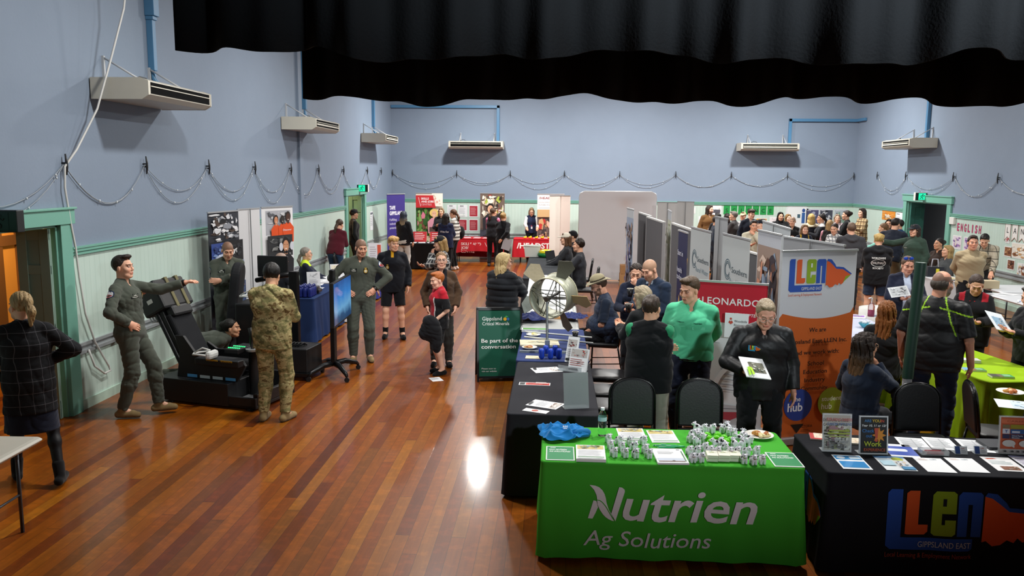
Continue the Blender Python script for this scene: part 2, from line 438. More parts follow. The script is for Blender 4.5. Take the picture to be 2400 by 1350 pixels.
def nets(D, lo, vox):
    S = D < 0
    n = [S[i:S.shape[0]-1+i, j:S.shape[1]-1+j, k:S.shape[2]-1+k].astype(np.int8) for i, j, k in CORN]
    cnt = sum(n); act = (cnt > 0) & (cnt < 8); I = np.argwhere(act)
    idx = np.full(act.shape, -1, np.int32); idx[act] = np.arange(len(I))
    val = np.stack([D[I[:, 0]+c[0], I[:, 1]+c[1], I[:, 2]+c[2]] for c in CORN], 1)
    P = np.zeros((len(I), 3)); q = np.zeros(len(I))
    for a, b in EDG:
        va, vb = val[:, a], val[:, b]; m = (va < 0) != (vb < 0); den = np.where(m, va-vb, 1)
        t = np.where(m, va/den, 0); P += m[:, None]*(CORN[a]+t[:, None]*(CORN[b]-CORN[a])); q += m
    V = lo+vox*(I+P/np.maximum(q, 1)[:, None]); F = []
    for ax in range(3):
        o = [0, 0, 0]; o[ax] = 1
        A = S[:S.shape[0]-o[0], :S.shape[1]-o[1], :S.shape[2]-o[2]]; B = S[o[0]:, o[1]:, o[2]:]
        u, v = (ax+1) % 3, (ax+2) % 3
        E = np.argwhere(A != B); E = E[(E[:, u] > 0) & (E[:, v] > 0)]
        E = E[(E[:, u] < act.shape[u]) & (E[:, v] < act.shape[v]) & (E[:, ax] < act.shape[ax])]
        if not len(E): continue
        def g(du, dv):
            e = E.copy(); e[:, u] -= du; e[:, v] -= dv; return idx[e[:, 0], e[:, 1], e[:, 2]]
        Q = np.stack([g(1, 1), g(0, 1), g(0, 0), g(1, 0)], 1)
        fl = ~A[E[:, 0], E[:, 1], E[:, 2]]; Q[fl] = Q[fl][:, ::-1]; F.append(Q)
    F = np.concatenate(F) if F else np.zeros((0, 4), int)
    return V, F[(F >= 0).all(1)]
def smooth_mesh(V, F, it=1, f=0.5):
    for _ in range(it):
        A = np.zeros_like(V); c = np.zeros(len(V))
        for i in range(4):
            j = (i+1) % 4
            np.add.at(A, F[:, i], V[F[:, j]]); np.add.at(c, F[:, i], 1)
            np.add.at(A, F[:, j], V[F[:, i]]); np.add.at(c, F[:, j], 1)
        V = V+f*(A/np.maximum(c, 1)[:, None]-V)
    return V
def unit(v): return v/max(1e-9, np.linalg.norm(v))
def rx(a): c, s = math.cos(a), math.sin(a); return np.array([[1, 0, 0], [0, c, -s], [0, s, c]])
def ry(a): c, s = math.cos(a), math.sin(a); return np.array([[c, 0, s], [0, 1, 0], [-s, 0, c]])
def rzm(a): c, s = math.cos(a), math.sin(a); return np.array([[c, -s, 0], [s, c, 0], [0, 0, 1]])
def ik(S, T, l1, l2, hint):
    d = T-S; L = np.linalg.norm(d); mx = (l1+l2)*0.985
    if L > mx: d = d*mx/L; L = mx; T = S+d
    L = max(L, abs(l1-l2)+0.03); u = unit(d); a = (l1*l1-l2*l2+L*L)/(2*L)
    h = math.sqrt(max(0, l1*l1-a*a)); hint = np.array(hint, float); p = unit(hint-u*(hint @ u))
    return S+u*a+p*h, T
ARMS = {  # wrist target (side, forward, up) from the hip centre in the torso frame; elbow hint; palm direction
    'down': ((.25, .05, -.05), (.5, -1, 0), (-1, 0, 0)), 'hip': ((.185, .09, .10), (1, -.25, .1), (-.4, -.9, 0)),
    'front': ((.07, .33, .27), (.6, -.5, -1), (0, 0, 1)), 'cross': ((-.11, .20, .24), (.7, .1, -1), (0, -1, 0)),
    'hold': ((.10, .30, .20), (.7, -.5, -.9), (-.3, 0, 1)), 'face': ((.03, .21, .53), (.8, .3, -1), (0, -1, 0)),
    'pocket': ((.21, .07, -.02), (.7, -1, .2), (-1, 0, 0)), 'back': ((.04, -.20, .03), (1, -.6, 0), (0, 1, 0)),
    'table': ((.17, .40, .14), (.6, -.5, -.5), (0, 0, -1)), 'lap': ((.10, .26, .10), (.8, -.6, -.6), (0, 0, -1)),
    'cup': ((.06, .25, .42), (.8, -.2, -1), (-.6, 0, .5)), 'out': ((.50, .34, .42), (.3, -.8, -.4), (0, 0, -1)),
    'chin': ((.00, .17, .50), (.6, .5, -1), (-.5, -.6, 0)), 'reach': ((.15, .52, .30), (.5, -.5, -1), (0, 0, -1))}
DETAIL = {0: (.0085, .012, .005, .0055), 1: (.011, .016, .0065, .0075), 2: (.016, .022, .0095, .012), 3: (.02, .028, .0125, .02)}
def person(loc, face, label, h=1.72, w=1.0, lod=1, arms=('down', 'down'), sit=None, kneel=False, lean=0, twist=0, head=(0, 0), feet=None, belly=0,
           top=('jacket', 0x202428), bottom=('trousers', 0x1d2430), shoes=0x161616, hair=('short', 0x33261c), skin=0xd9a689, cap=None, hat=None,
           glasses=None, beard=None, cloth=None, cloth2=None, decals=(), hips=None, side=0, group=None, extra=None, female=False, collar=None, wrist=None, cat='person'):
    s = h/1.72; P = {}; rnd = random.Random(hash_label(label))
    root = empty('person', loc, math.radians(face), label, cat, group)
    gv, bv, hv, fv = DETAIL[lod]
    hz = (sit+0.095 if sit else .93*s)
    if kneel: hz = .50*s
    hipc = v3(*(hips or (0, 0, hz))); hz = hipc[2]
    T = rzm(math.radians(twist)) @ ry(math.radians(side)) @ rx(-math.radians(lean))
    tp = lambda x, y, z: hipc+T @ (v3(x*w, y, z)*s)
    sw = .175 if not female else .155
    J = {}
    J['neck'] = tp(0, -.012, .545); J['chest'] = tp(0, 0, .36); J['waist'] = tp(0, .0, .17)
    for n, sg in (('L', -1), ('R', 1)):
        J['sh'+n] = tp(sg*sw, -.008, .458)
        J['hj'+n] = hipc+rzm(math.radians(twist)*.5) @ v3(sg*.088*w*s, 0, -.01*s)
        a = arms[0 if n == 'L' else 1]; ws = None
        if isinstance(a, str): tg, hint, pd = ARMS[a]
        else: tg, hint, pd = (a+((.5, -.8, -.6), (0, 0, -1)))[:3] if len(a) < 3 or not isinstance(a[0], (int, float)) else (a, (.5, -.8, -.6), (0, 0, -1))
        k = np.array((sg, 1, 1))
        tw = tp(tg[0]*sg/w*(w if tg[0] > .12 else 1), tg[1]+(.02 if belly else 0), tg[2])
        J['el'+n], J['wr'+n] = ik(J['sh'+n], tw, .285*s, .255*s, T @ (np.array(hint, float)*k)); J['pd'+n] = T @ (np.array(pd, float)*k)
        if feet: f = v3(*feet[0 if n == 'L' else 1])
        elif sit: f = v3(sg*.11, .40, .08)*v3(1, s, 1)
        elif kneel: f = v3(sg*.1, -.42*s, .07)
        else: f = v3(sg*.105*w*s, -.02+.03*sg*rnd.uniform(-1, 1), .085*s)
        kh = (0, 1, .6) if sit else ((0, 1, -1) if kneel else (.12*sg, 1, 0))
        J['kn'+n], J['an'+n] = ik(J['hj'+n], f, .43*s, .415*s, kh)
        J['toe'+n] = unit(v3(sg*.18, 1, 0)) if not kneel else v3(0, -.25, -1)
    hyaw, hpit = math.radians(head[0]), math.radians(head[1]); hrol = math.radians(head[2]) if len(head) > 2 else 0
    TH = rzm(math.radians(twist)+hyaw) @ rx(-math.radians(lean)*.35-hpit) @ ry(hrol)
    nb = tp(0, -.01, .50); hc = J['neck']+(rx(0) @ TH) @ (v3(0, .03, .125)*s)
    hs = s**.5*1.0
    if h < 1.5: hs *= 1.0
    HP = lambda *p: hc+TH @ (v3(*p)*hs)
    # ---- garments
    def torso(F, e, hem, armr=None, fit=1.0):
        be = belly
        F.cone(tp(0, -.01, .0), tp(0, -.0, .14), (.115+be*.3)*s*fit+e, (.108+be*.6)*s*fit+e, 1.42*w, T[:, 0])
        F.cone(tp(0, 0, .14), tp(0, .005, .34), (.108+be*.6)*s*fit+e, .118*s*fit+e, 1.38*w, T[:, 0])
        F.cone(tp(0, .0, .34), tp(0, -.01, .44), .118*s*fit+e, .080*s*fit+e*.8, 1.5*w if not female else 1.35*w, T[:, 0])
        [F.cone(tp(sg*.03, -.016, .505), tp(sg*sw*.86, -.01, .462), .050*s+e*.5, .046*s+e*.6) for sg in (-1, 1)]
        F.cone(tp(0, -.018, .46), tp(0, -.018, .512), .072*s+e*.5, .057*s+e*.4)
        if be: F.ell(tp(0, .05+be*.5, .13), ((.13+be)*w*s+e, (.11+be)*s+e, .15*s+e))
        if female:
            for sg in (-1, 1): F.ell(tp(sg*.07, .085, .33), (.062*s+e*.7, .055*s+e*.7, .062*s+e*.7), k=.05)
        elif not be: F.ell(tp(0, .05, .37), (.13*w*s, .075*s+e, .09*s), k=.05)
    def arm(F, n, e, upto=1.0, k=.022, cutit=True):
        S, E, Wp = J['sh'+n], J['el'+n], J['wr'+n]; r0, r1, r2 = .049*s*w**.5+e*.75, .041*s*w**.3+e, .031*s+e
        if upto <= .55:
            d = unit(E-S); q = S+(E-S)*min(1, upto*2); F.cone(S, q, r0, r1+.008, cut=(q, d), k=k); return
        F.cone(S, E, r0, r1, k=k); d = unit(Wp-E); q = E+(Wp-E)*((upto-.5)*2)
        F.cone(E, q+d*.02, r1, r2+(r1-r2)*.35, cut=(q, d) if cutit else None, k=.02)
    def legs(F, e, upto=1.0, taper=0.0, k=.03):
        for n in 'LR':
            H, K, A = J['hj'+n], J['kn'+n], J['an'+n]
            if upto <= .5:
                d = unit(K-H); q = H+(K-H)*upto*2; F.cone(H, q+d*.03, .086*s*w+e, .072*s*w+e*1.3, cut=(q, d), k=k); continue
            F.cone(H, K, .086*s*w+e, .058*s*w**.5+e, k=k); d = unit(A-K); q = K+(A-K)*((upto-.5)*2)
            F.cone(K, K+(A-K)*.3, .056*s*w**.5+e, .058*s*w**.5+e); F.cone(K+(A-K)*.3, q+d*.02, .056*s*w**.5+e, .044*s+e*(1-taper), cut=(q, d))
        F.cone(hipc+v3(-.055*w*s, -.01, .0), hipc+v3(.055*w*s, -.01, .0), .102*s+e, None, k=.04)
        F.cone(hipc, tp(0, 0, .11), .105*s+e*.7, .100*s+e*.5, 1.36*w, T[:, 0], k=.04)
        if sit or kneel or lean > 30: pass
        else: F.ell(hipc+v3(0, -.05, -.04)*s, (.13*w*s+e, .085*s+e, .10*s+e), k=.05)
    bare_arm = top[0] in ('polo', 'tee', 'vest_short'); bare_leg = bottom[0] in ('shorts',)
    # ---- body: trunk and limbs, head, hands: one mesh
    F = Field(.03); torso(F, -.016, 0)
    for n in 'LR': arm(F, n, -.004 if bare_arm else -.010, 1.0, cutit=False)
    if bottom[0] != 'skirt': legs(F, -.004 if bare_leg else -.014)
    else: legs(F, -.006)
    for n in 'LR':
        A = J['an'+n]; t = J['toe'+n]; F.cone(A, A+t*.10*s+v3(0, 0, -.045)*s if not kneel else A+t*.08, .036*s, .030*s)
    Vs = []; Fs = []; Ks = []; sk = np.minimum(np.array(C(skin))*1.12, .9); o = 0
    def put(V, Q, K):
        nonlocal o
        Vs.append(V); Fs.append(Q+o); Ks.append(K if K.ndim == 2 else np.repeat(K[None], len(V), 0)); o += len(V)
    V, Q = F.mesh(bv); kb = np.repeat(sk[None], len(V), 0)
    if bottom[0] == 'skirt': kb[V[:, 2] < hz*.95] = C(bottom[2] if len(bottom) > 2 else 0x17181c)
    put(V, Q, kb)
    H = Field(.018)
    def he(c, r, **kw): H.ell(HP(*c), np.array(r)*hs, TH, **kw)
    def hc2(a, b, ra, rb, **kw): H.cone(HP(*a), HP(*b), ra*hs, rb*hs, **kw)
    he((0, -.012, .035), (.0755, .096, .088)); he((0, .028, -.040), (.059, .064, .074)); he((0, .060, -.098), (.024, .022, .018), k=.03)
    for sg in (-1, 1):
        he((sg*.04, .062, -.022), (.027, .026, .026), k=.03); he((sg*.077, -.006, -.008), (.009, .020, .031), k=.006)
        hc2((sg*.040, .045, -.075), (sg*.015, .062, -.095), .022, .020)
        if lod < 3: he((sg*.032, .100, .008), (.017, .015, .013), op=-1, k=.015); he((sg*.032, .0815, .007), (.0125, .0125, .0125), k=.004)
        if lod < 3: hc2((sg*.012, .091, .030), (sg*.047, .078, .032), .0085, .007, k=.012)
    hc2((0, .092, .010), (0, .1075, -.024), .0078, .0108, k=.012); he((-.010, .098, -.028), (.0075, .0085, .0065), k=.008); he((.010, .098, -.028), (.0075, .0085, .0065), k=.008)
    if lod < 3: hc2((-.017, .0895, -.058), (.017, .0895, -.058), .0065, .0065, k=.008); hc2((-.015, .088, -.069), (.015, .088, -.069), .0075, .0075, k=.008)
    H.cone(HP(0, -.025, -.05), nb, .052*s*(1.1 if w > 1.1 else 1), .058*s*(1.1 if w > 1.1 else 1), k=.03)
    V, Q = H.mesh(hv); L = ((V-hc) @ TH)/hs; x, y, z = L.T; K = np.repeat(sk[None], len(V), 0)
    hcol = np.array(C(hair[1] if hair else 0x54463a)); ax = np.abs(x)
    def tint(m, c, f=1.0): K[m] = K[m]*(1-f)+np.array(c)*f
    tint((ax < .05) & (z < -.01) & (z > -.05) & (y > .05) & (ax > .025), sk*np.array((1.05, .82, .8)), .5)
    tint((ax < .023) & (np.abs(z+.063) < .010) & (y > .07), sk*np.array((.85, .55, .55)), .8)
    tint((ax < .02) & (np.abs(z+.0635) < .0022) & (y > .07), (.12, .05, .05), .8)
    if beard is not None:
        m = (y > .0) & ((z < -.045) & ~((ax < .02) & (np.abs(z+.064) < .006)) | ((z < -.02) & (ax > .052) & (y < .05))) & (z > -.125)
        tint(m, C(beard), .85)
    if lod < 3:
        tint((z > .024) & (z < .037) & (ax > .013) & (ax < .05) & (y > .06), hcol*.6, .8)
        er = np.sqrt((ax-.032)**2+(z-.007)**2); dn = head[1] > 12
        tint((er < .0135) & (y > .07), sk*np.array((.6, .5, .5)), .8)
        if not dn: tint((er < .0095) & (y > .07), (.72, .70, .68)); tint((er < .0055) & (y > .07), (.05, .035, .03))
        tint((np.abs(z-.0125+((ax-.032)/.014)**2*.004) < .003) & (np.abs(ax-.032) < .014) & (y > .07), (.05, .035, .03), .8)
    if hair and hair[0] in ('crop', 'balding'):
        m = (.697*(z-.066)-.717*(y-.088) > -.004) & ~((ax > .068) & (np.abs(y+.006) < .024) & (z < .026) & (z > -.04)) & (z > -.06)
        if hair[0] == 'balding': m &= ~((z > .075) & (y > -.06))
        tint(m, hcol, .75)
    put(V, Q, K)
    for n, sg in (('L', -1), ('R', 1)):
        Wp = J['wr'+n]; d = unit(Wp-J['el'+n]); pn = J['pd'+n]; pn = unit(pn-d*(pn @ d)); sd = np.cross(d, pn)*(1 if n == 'R' else -1)
        a = arms[0 if n == 'L' else 1]; curl = {'down': .35, 'front': .5, 'hold': .8, 'cup': .95, 'face': .9, 'chin': .8, 'hip': .25, 'cross': .25, 'pocket': .5}.get(a if isinstance(a, str) else '', .45)
        if a == 'hip': d = unit(d+T @ v3(-sg*.35, .35, -.15))
        f = Field(.008); q = s*.98
        side2 = sd*(-1)          # thumb side
        f.cone(Wp-d*.03*q, Wp+d*.02*q, .025*q, .026*q, 1.25, sd, k=.012)
        f.cone(Wp+d*.02*q, Wp+d*.075*q, .017*q, .016*q, 2.35, sd, k=.012)
        for i, (u, ln, r) in enumerate(((-.030, .070, .0088), (-.010, .078, .0092), (.011, .073, .0088), (.029, .058, .0080))):
            b0 = Wp+d*.078*q+sd*u*q; c1 = curl*(.7+.12*i); d1 = unit(d*math.cos(c1)+pn*math.sin(c1)+sd*u*1.6); m1 = b0+d1*ln*.5*q
            d2 = unit(d*math.cos(2.1*c1)+pn*math.sin(2.1*c1)); f.cone(b0-d*.01*q, m1, r*1.05*q, r*q, k=.006); f.cone(m1, m1+d2*ln*.48*q, r*q, r*.85*q, k=.004)
        tb = Wp+d*.022*q-sd*.022*q; td = unit(d*.75-sd*.65+pn*.35); t1 = tb+td*.045*q; f.cone(tb, t1, .013*q, .0105*q, k=.012)
        f.cone(t1, t1+unit(d*.9-sd*.15+pn*.4)*.032*q, .0105*q, .0085*q, k=.004)
        V, Q = f.mesh(fv); put(V, Q, sk*np.array((1.0, .93, .92)))
    body = mk('body', np.concatenate(Vs), np.concatenate(Fs), SKIN, root, np.concatenate(Ks)); P['body'] = body
    # ---- clothes
    def wear(name, F, col, mat, fold, cuts=(), vox=None, paint=None, it=1):
        V, Q = F.mesh(vox or gv, fold if lod < 3 else fold*.6, cuts, seed=hash_label(label+name) % 9999)
        V = smooth_mesh(V, Q, it, .4)
        if tn == 'puffer' and name == 'puffer_jacket':
            q_ = .020*(np.abs(np.sin(math.pi*V[:, 2]/.082))**.5-.65); V[:, :2] += (V[:, :2]-hipc[:2])/np.maximum(.05, np.linalg.norm(V[:, :2]-hipc[:2], axis=1))[:, None]*q_[:, None]
        K = np.repeat(np.array(C(col))[None], len(V), 0)
        if paint is not None: K = paint(V, K)
        o = mk(name, V, Q, mat or CLOTH, root, K); P[name] = o; return o
    tn, tc = top[0], top[1]; TO = top[2] if len(top) > 2 else {}
    ease = {'jacket': .022, 'hoodie': .030, 'suit': .020, 'puffer': .046, 'shirt': .016, 'polo': .016, 'tee': .014, 'jumper': .020, 'vest': .022, 'coat': .030, 'vest_short': .022}[tn]*TO.get('ease', 1)
    if tn != 'suit' and bottom[0] in ('trousers', 'shorts', 'skirt'): pass
    tuck = TO.get('tuck', False)
    def bottoms(e, name, col, mat):
        F = Field(.03)
        if bottom[0] == 'skirt':
            z0 = hz-.03; L = bottom[3] if len(bottom) > 3 else .42
            F.cone(hipc+v3(0, 0, .10), hipc+v3(0, .01, -L*s-.08), .118*s+.01, .155*s, 1.42*w, (1, 0, 0)); wear('skirt', F, col, mat, .006, [((0, 0, hz-L*s), (0, 0, -1))]); return
        if bottom[0] == 'shorts': legs(F, .012, .42, k=.006)
        else: legs(F, e, .99 if not kneel else .97, .3)
        wear(name, F, col, mat, .007 if bottom[0] != 'leggings' else .003)
    def vneck(F):
        F.ell(tp(0, .085, .525), (.030*s, .055*s, .060*s), T, op=-1, k=.012); F.cone(tp(0, .115, .44), tp(0, .03, .56), .008, .034*s, op=-1, k=.012)
    e2 = {'trousers': .014, 'jeans': .012, 'leggings': .004, 'shorts': .02, 'skirt': .01}.get(bottom[0], .012)
    if tn == 'suit':
        F = Field(.03); torso(F, ease, 0); [arm(F, n, ease*.8, .97) for n in 'LR']; legs(F, .018, .99, .3)
        F.tor(tp(0, -.014, .520), T @ v3(0, -.35, 1), .063*s, .015*s, k=.015); vneck(F)
        wear('flight_suit', F, tc, cloth, .007)
    else:
        bottoms(e2, {'jeans': 'jeans', 'shorts': 'shorts', 'leggings': 'leggings'}.get(bottom[0], 'trousers'), bottom[1], cloth2)
        F = Field(.03); torso(F, ease, 0)
        hem = TO.get('hem', -.10 if not tuck else -.02)
        if not sit and not kneel:
            F.cone(tp(0, -.012, hem-.05), tp(0, -.005, .12), (.112+belly*.2)*s+ease+(.012 if hem < -.15 else 0), (.108+belly*.5)*s+ease, 1.45*w, T[:, 0])
        up = {'polo': .46, 'tee': .42, 'vest': 0, 'vest_short': 0}.get(tn, .965)
        if up:
            for n in 'LR': arm(F, n, ease*.85+(.006 if tn == 'polo' else 0), up)
        if tn in ('jacket', 'shirt', 'polo', 'coat', 'vest', 'vest_short'): F.tor(tp(0, -.014, .522), T @ v3(0, -.35, 1), .061*s, .015*s, k=.015); vneck(F)
        if tn == 'puffer': F.tor(tp(0, -.012, .54), T @ v3(0, -.3, 1), .066*s, .026*s, k=.02)
        if tn in ('hoodie', 'coat') and TO.get('hood', tn == 'hoodie'): F.tor(tp(0, -.05, .50), T @ v3(0, -.7, 1), .088*s, .034*s, k=.03)
        if tn == 'jumper': F.tor(tp(0, -.014, .515), T @ v3(0, -.3, 1), .060*s, .013*s, k=.012)
        cz = tp(0, 0, hem); wear({'polo': 'polo_shirt', 'vest_short': 'vest', 'puffer': 'puffer_jacket', 'tee': 'tee_shirt'}.get(tn, tn), F, tc, cloth, TO.get('fold', .0055 if tn != 'puffer' else .003), [(cz, -T[:, 2])], paint=TO.get('paint') and (lambda V, K: TO['paint']((V-hipc) @ T/s, K)))
        if tn in ('vest', 'vest_short'):
            for n in 'LR':
                F = Field(.02); arm(F, n, .015, .965 if tn == 'vest' else .45); wear('sleeve', F, top[3], None, .006)
        if tuck: mbelt = MB().color(0x121010); pts = [hipc+v3(math.cos(a)*(.163*w+belly)*s, math.sin(a)*(.126+belly*.8)*s-.005, -.005*s) for a in np.linspace(0, 2*math.pi, 24, endpoint=False)]; mbelt.tube(pts, .016*s, 6, True); mbelt.build('belt', GLOSS, root)
    # ---- shoes
    for n in 'LR':
        A = J['an'+n]; t = J['toe'+n]; F = Field(.025); bt = isinstance(shoes, tuple); sc = shoes[0] if bt else shoes; z0 = A[2]-.085*s
        if kneel:
            F.cone(A+v3(0, .0, .0), A+v3(0, -.03, -.03), .05*s, .045*s); F.cone(A+v3(0, -.05, .0), A+v3(0, .03, -.035)+v3(0, -.06, -.02), .04*s, .04*s)
        else:
            bs = A+v3(0, 0, -.05*s); F.cone(bs-t*.045*s, bs+t*.15*s+v3(0, 0, -.008*s), .040*s, .036*s); F.cone(bs+t*.02, bs+t*.10*s+v3(0, 0, .012*s), .038*s, .032*s)
            F.cone(A, A+(J['kn'+n]-A)*(.22 if bt else .04), .046*s, .050*s if bt else .042*s)
        V, Q = F.mesh(max(gv, .009) if lod < 3 else .018, 0, [((0, 0, z0), (0, 0, -1))] if not kneel else ())
        K = np.repeat(np.array(C(sc))[None], len(V), 0); K[V[:, 2] < z0+.02*s] *= .45
        mk('boot' if bt else 'shoe', V, Q, CLOTH, root, K)
    # ---- hair and hats
    if hair and hair[0] not in ('crop',):
        st, hcx = hair[0], hair[1]; F = Field(.02); nrm = TH @ v3(0, .717, -.697); pt = HP(0, .088, .074); bulk = hair[2] if len(hair) > 2 else 0.0
        def e3(c, r, **kw): F.ell(HP(*c), np.array(r)*hs, TH, **kw)
        def c3(a, b, ra, rb, fl=1.0, axx=(1, 0, 0), **kw): F.cone(HP(*a), HP(*b), ra*hs, rb*hs, fl, TH @ v3(*axx), **kw)
        g = .007+bulk
        if st == 'balding':
            F.ell(HP(0, -.03, .0), np.array((.0755+.008, .085, .07))*hs, TH, cut=(pt, nrm))
            F.ell(HP(0, -.02, .075), np.array((.055, .085, .045))*hs, TH, op=-1, k=.01)
        else:
            F.ell(HP(0, -.022, .041), np.array((.0765+g, .097+g, .089+g))*hs, TH, cut=(pt, nrm))
            if st in ('short', 'quiff'): e3((0, .045, .112), (.052, .046, .022+bulk*.5), k=.02)
            if st in ('quiff',): e3((0, .055, .118), (.046, .034, .020))
            if st == 'mop':
                for i in range(9): a = -2.4+i*.6; e3((.062*math.sin(a), .045*math.cos(a)+.01, .085), (.034, .036, .034))
                for i in (-1, 0, 1): e3((i*.032, .084, .068), (.026, .018, .024))
            if st in ('long', 'longwavy', 'bob', 'straight'):
                Ld = {'bob': .13, 'long': .30, 'longwavy': .33, 'straight': .30}[st] if len(hair) < 4 else hair[3]
                wv = st == 'longwavy'
                for sg in (-1, 1):
                    c3((sg*.030, .055, .105), (sg*.072, .012, .02), .022, .026); c3((sg*.074, -.01, .02), (sg*.074, -.02, -.13), .026, .028, 1.0)
                    if Ld > .2: c3((sg*.072, -.03, -.08), (sg*.085, -.045+(.05 if wv else 0), -Ld), .036, .028 if not wv else .045)
                c3((0, -.075, .03), (0, -.085, -.12), .05, .048, 1.5)
                if Ld > .2: c3((0, -.08, -.1), (0, -.10, -Ld-.02), .05, .04 if not wv else .055, 1.7)
            if st in ('pony', 'lowpony'):
                zz = .045 if st == 'pony' else -.03
                e3((0, -.115, zz), (.03, .03, .03)); c3((0, -.125, zz), (0, -.150, zz-.09), .030, .034); c3((0, -.150, zz-.09), (0, -.13, zz-.20), .036, .016)
            if st == 'bun': e3((0, -.125, .055), (.042, .040, .042)); e3((0, -.1, .05), (.05, .05, .05))
            if st == 'curly':
                for i in range(26):
                    a = rnd.uniform(-math.pi, 0)-.0; b = rnd.uniform(-.4, 1.2)
                    e3((.085*math.cos(a)*math.cos(b), .09*math.sin(a)*math.cos(b)+.0, .04+.09*math.sin(b)), (.026, .026, .026))
        V, Q = F.mesh(hv*1.25 if lod < 2 else hv, .014 if st == 'longwavy' else .006 if st not in ('short', 'quiff', 'balding') else .003, seed=5, freq=2.6)
        lz = ((V-hc) @ TH)/hs; K = np.repeat(np.array(C(hcx))[None], len(V), 0)
        sd_ = ((V-pt) @ nrm)/hs+.006*np.sin(60*lz[:, 0])+.004*np.sin(130*lz[:, 0]+1); tt = np.clip((sd_+.036)/.036, 0, 1)**1.5*((np.abs(lz[:, 0]) < .09) & (lz[:, 1] > -.06) & (lz[:, 2] > -.02))
        oc = lz-np.array((0, -.012, .035)); V = V-(oc/np.linalg.norm(oc, axis=1)[:, None]*(tt*(g+.006))[:, None]*hs) @ TH.T
        if len(hair) > 4:
            f_ = np.clip((-.03-lz[:, 2]+.03*np.sin(70*lz[:, 0])*np.sin(50*lz[:, 1]))/.16, 0, 1)[:, None]; K = K*(1-f_)+np.array(C(hair[4]))*f_
        P['hair'] = mk('hair', V, Q, HAIR, root, K)
    if cap is not None:
        cc, beanie, back = (cap+(False, False))[:3] if isinstance(cap, tuple) else (cap, False, False)
        F = Field(.01); up = TH @ v3(0, -.12, -1); F.ell(HP(0, -.012, .048), np.array((.089, .110, .094 if not beanie else .105))*hs, TH, cut=(HP(0, 0, .045 if not beanie else .03), up))
        if not beanie:
            sg = -1 if back else 1
            F.ell(HP(0, sg*.115-.005, .050), np.array((.072, .075, .010))*hs, TH @ rx(-.16*sg), k=.012)
        V, Q = F.mesh(min(hv, .0075)); mk('beanie' if beanie else 'cap', V, Q, CLOTH, root, np.repeat(np.array(C(cc))[None], len(V), 0))
    if hat is not None:
        F = Field(.02); F.ell(HP(0, -.01, .10), np.array((.086, .105, .075))*hs, TH); F.ell(HP(0, -.01, .175), np.array((.018, .07, .022))*hs, TH, op=-1, k=.03)
        F.ell(HP(0, -.01, .068), np.array((.155, .185, .013))*hs, TH, k=.012)
        V, Q = F.mesh(.008); L = ((V-hc) @ TH)/hs; V = V+np.outer(np.maximum(0, np.abs(L[:, 0])-.1)*.35, TH[:, 2])-np.outer(np.maximum(0, np.abs(L[:, 1])-.13)*.5, TH[:, 2])
        K = np.repeat(np.array(C(hat))[None], len(V), 0); band = (L[:, 2] > .079) & (L[:, 2] < .10); K[band] = C(0x3b352c); mk('brimmed_hat', V, Q, CLOTH, root, K)
    if glasses is not None:
        m = MB().color(glasses); up = glasses == 'top'
        for sg in (-1, 1):
            c = np.array((sg*.033, .1085, .004)); pts = [HP(c[0]+.026*math.cos(a)*(1 if abs(math.cos(a)) > .3 else 1), c[1]-.010*abs(math.cos(a)), c[2]+.020*math.sin(a)) for a in np.linspace(0, 2*math.pi, 14, endpoint=False)]
            m.tube(pts, .0022*hs, 5, True); m.tube([HP(sg*.058, .098, .008), HP(sg*.080, .055, .010), HP(sg*.083, -.005, .012)], .002*hs, 5)
        m.tube([HP(-.010, .110, .008), HP(.010, .110, .008)], .002*hs, 5); m.build('glasses', GLOSS, root)
    for n in wrist or ():
        Wp = J['wr'+n]; d = unit(Wp-J['el'+n]); MB().color(0x101010).cyl(Wp-d*.012, Wp+d*.012, .036*s, None, 16).build('wristwatch', GLOSS, root)
    # ---- marks printed or sewn on the clothes: art, which garment, (side, height from hip, from front(+1)/back(-1)/left/right), size
    M0 = root.matrix_basis
    for art, gar, (dx, dz, dirn) in decals:
        ob = P.get(gar)
        if ob is None: continue
        bv_ = BVHTree.FromPolygons([v.co for v in ob.data.vertices], [tuple(p.vertices) for p in ob.data.polygons])
        base = tp(dx/w if dirn in ('f', 'b') else 0, dx if dirn in 'lr' else 0, dz)
        if dirn == 'sl' or dirn == 'sr':
            n = dirn[1].upper(); S, E = J['sh'+n], J['el'+n]; base = S+(E-S)*dz; ax_ = unit(S-E); out = T @ v3((-1 if n == 'L' else 1)*math.cos(dx), math.sin(dx), 0.0); out = unit(out-ax_*(out @ ax_)); vv = ax_
        else:
            out = T @ v3(*{'f': (0, 1, 0), 'b': (0, -1, 0), 'l': (-1, 0, 0), 'r': (1, 0, 0)}[dirn]); vv = T @ v3(0, 0, 1)
        uu = np.cross(vv, out); A = art
        Mx = frame(base+out*.5-uu*A.w/2-vv*A.h/2, uu, vv); od = Vector(-out)
        obm = A.build('emblem', Mx, None, 0, CLOTHPRINT, grid=(4, 4), step=.0004); md = obm.data; COL.objects.unlink(obm)
        ok = True; q = []
        for v in md.vertices:
            hit = bv_.ray_cast(v.co, od, 1.0)
            if hit[0] is None: ok = False; q.append(None); continue
            q.append(hit[0])
        ctr = [p for p in q if p is not None]
        if not ctr: continue
        dd = np.mean([np.dot(np.array(p), out) for p in ctr]); ref = float(np.dot(np.array(Mx.translation), out))
        for v, p in zip(md.vertices, q):
            lay = float(np.dot(np.array(v.co), out))-ref
            tgt = float(np.dot(np.array(p), out)) if p is not None else dd
            v.co = Vector(np.array(v.co)+out*(tgt+.0035+lay*1.0-float(np.dot(np.array(v.co), out))))
        link(obm, root)
    root['_j'] = 0; del root['_j']
    return root, J, HP
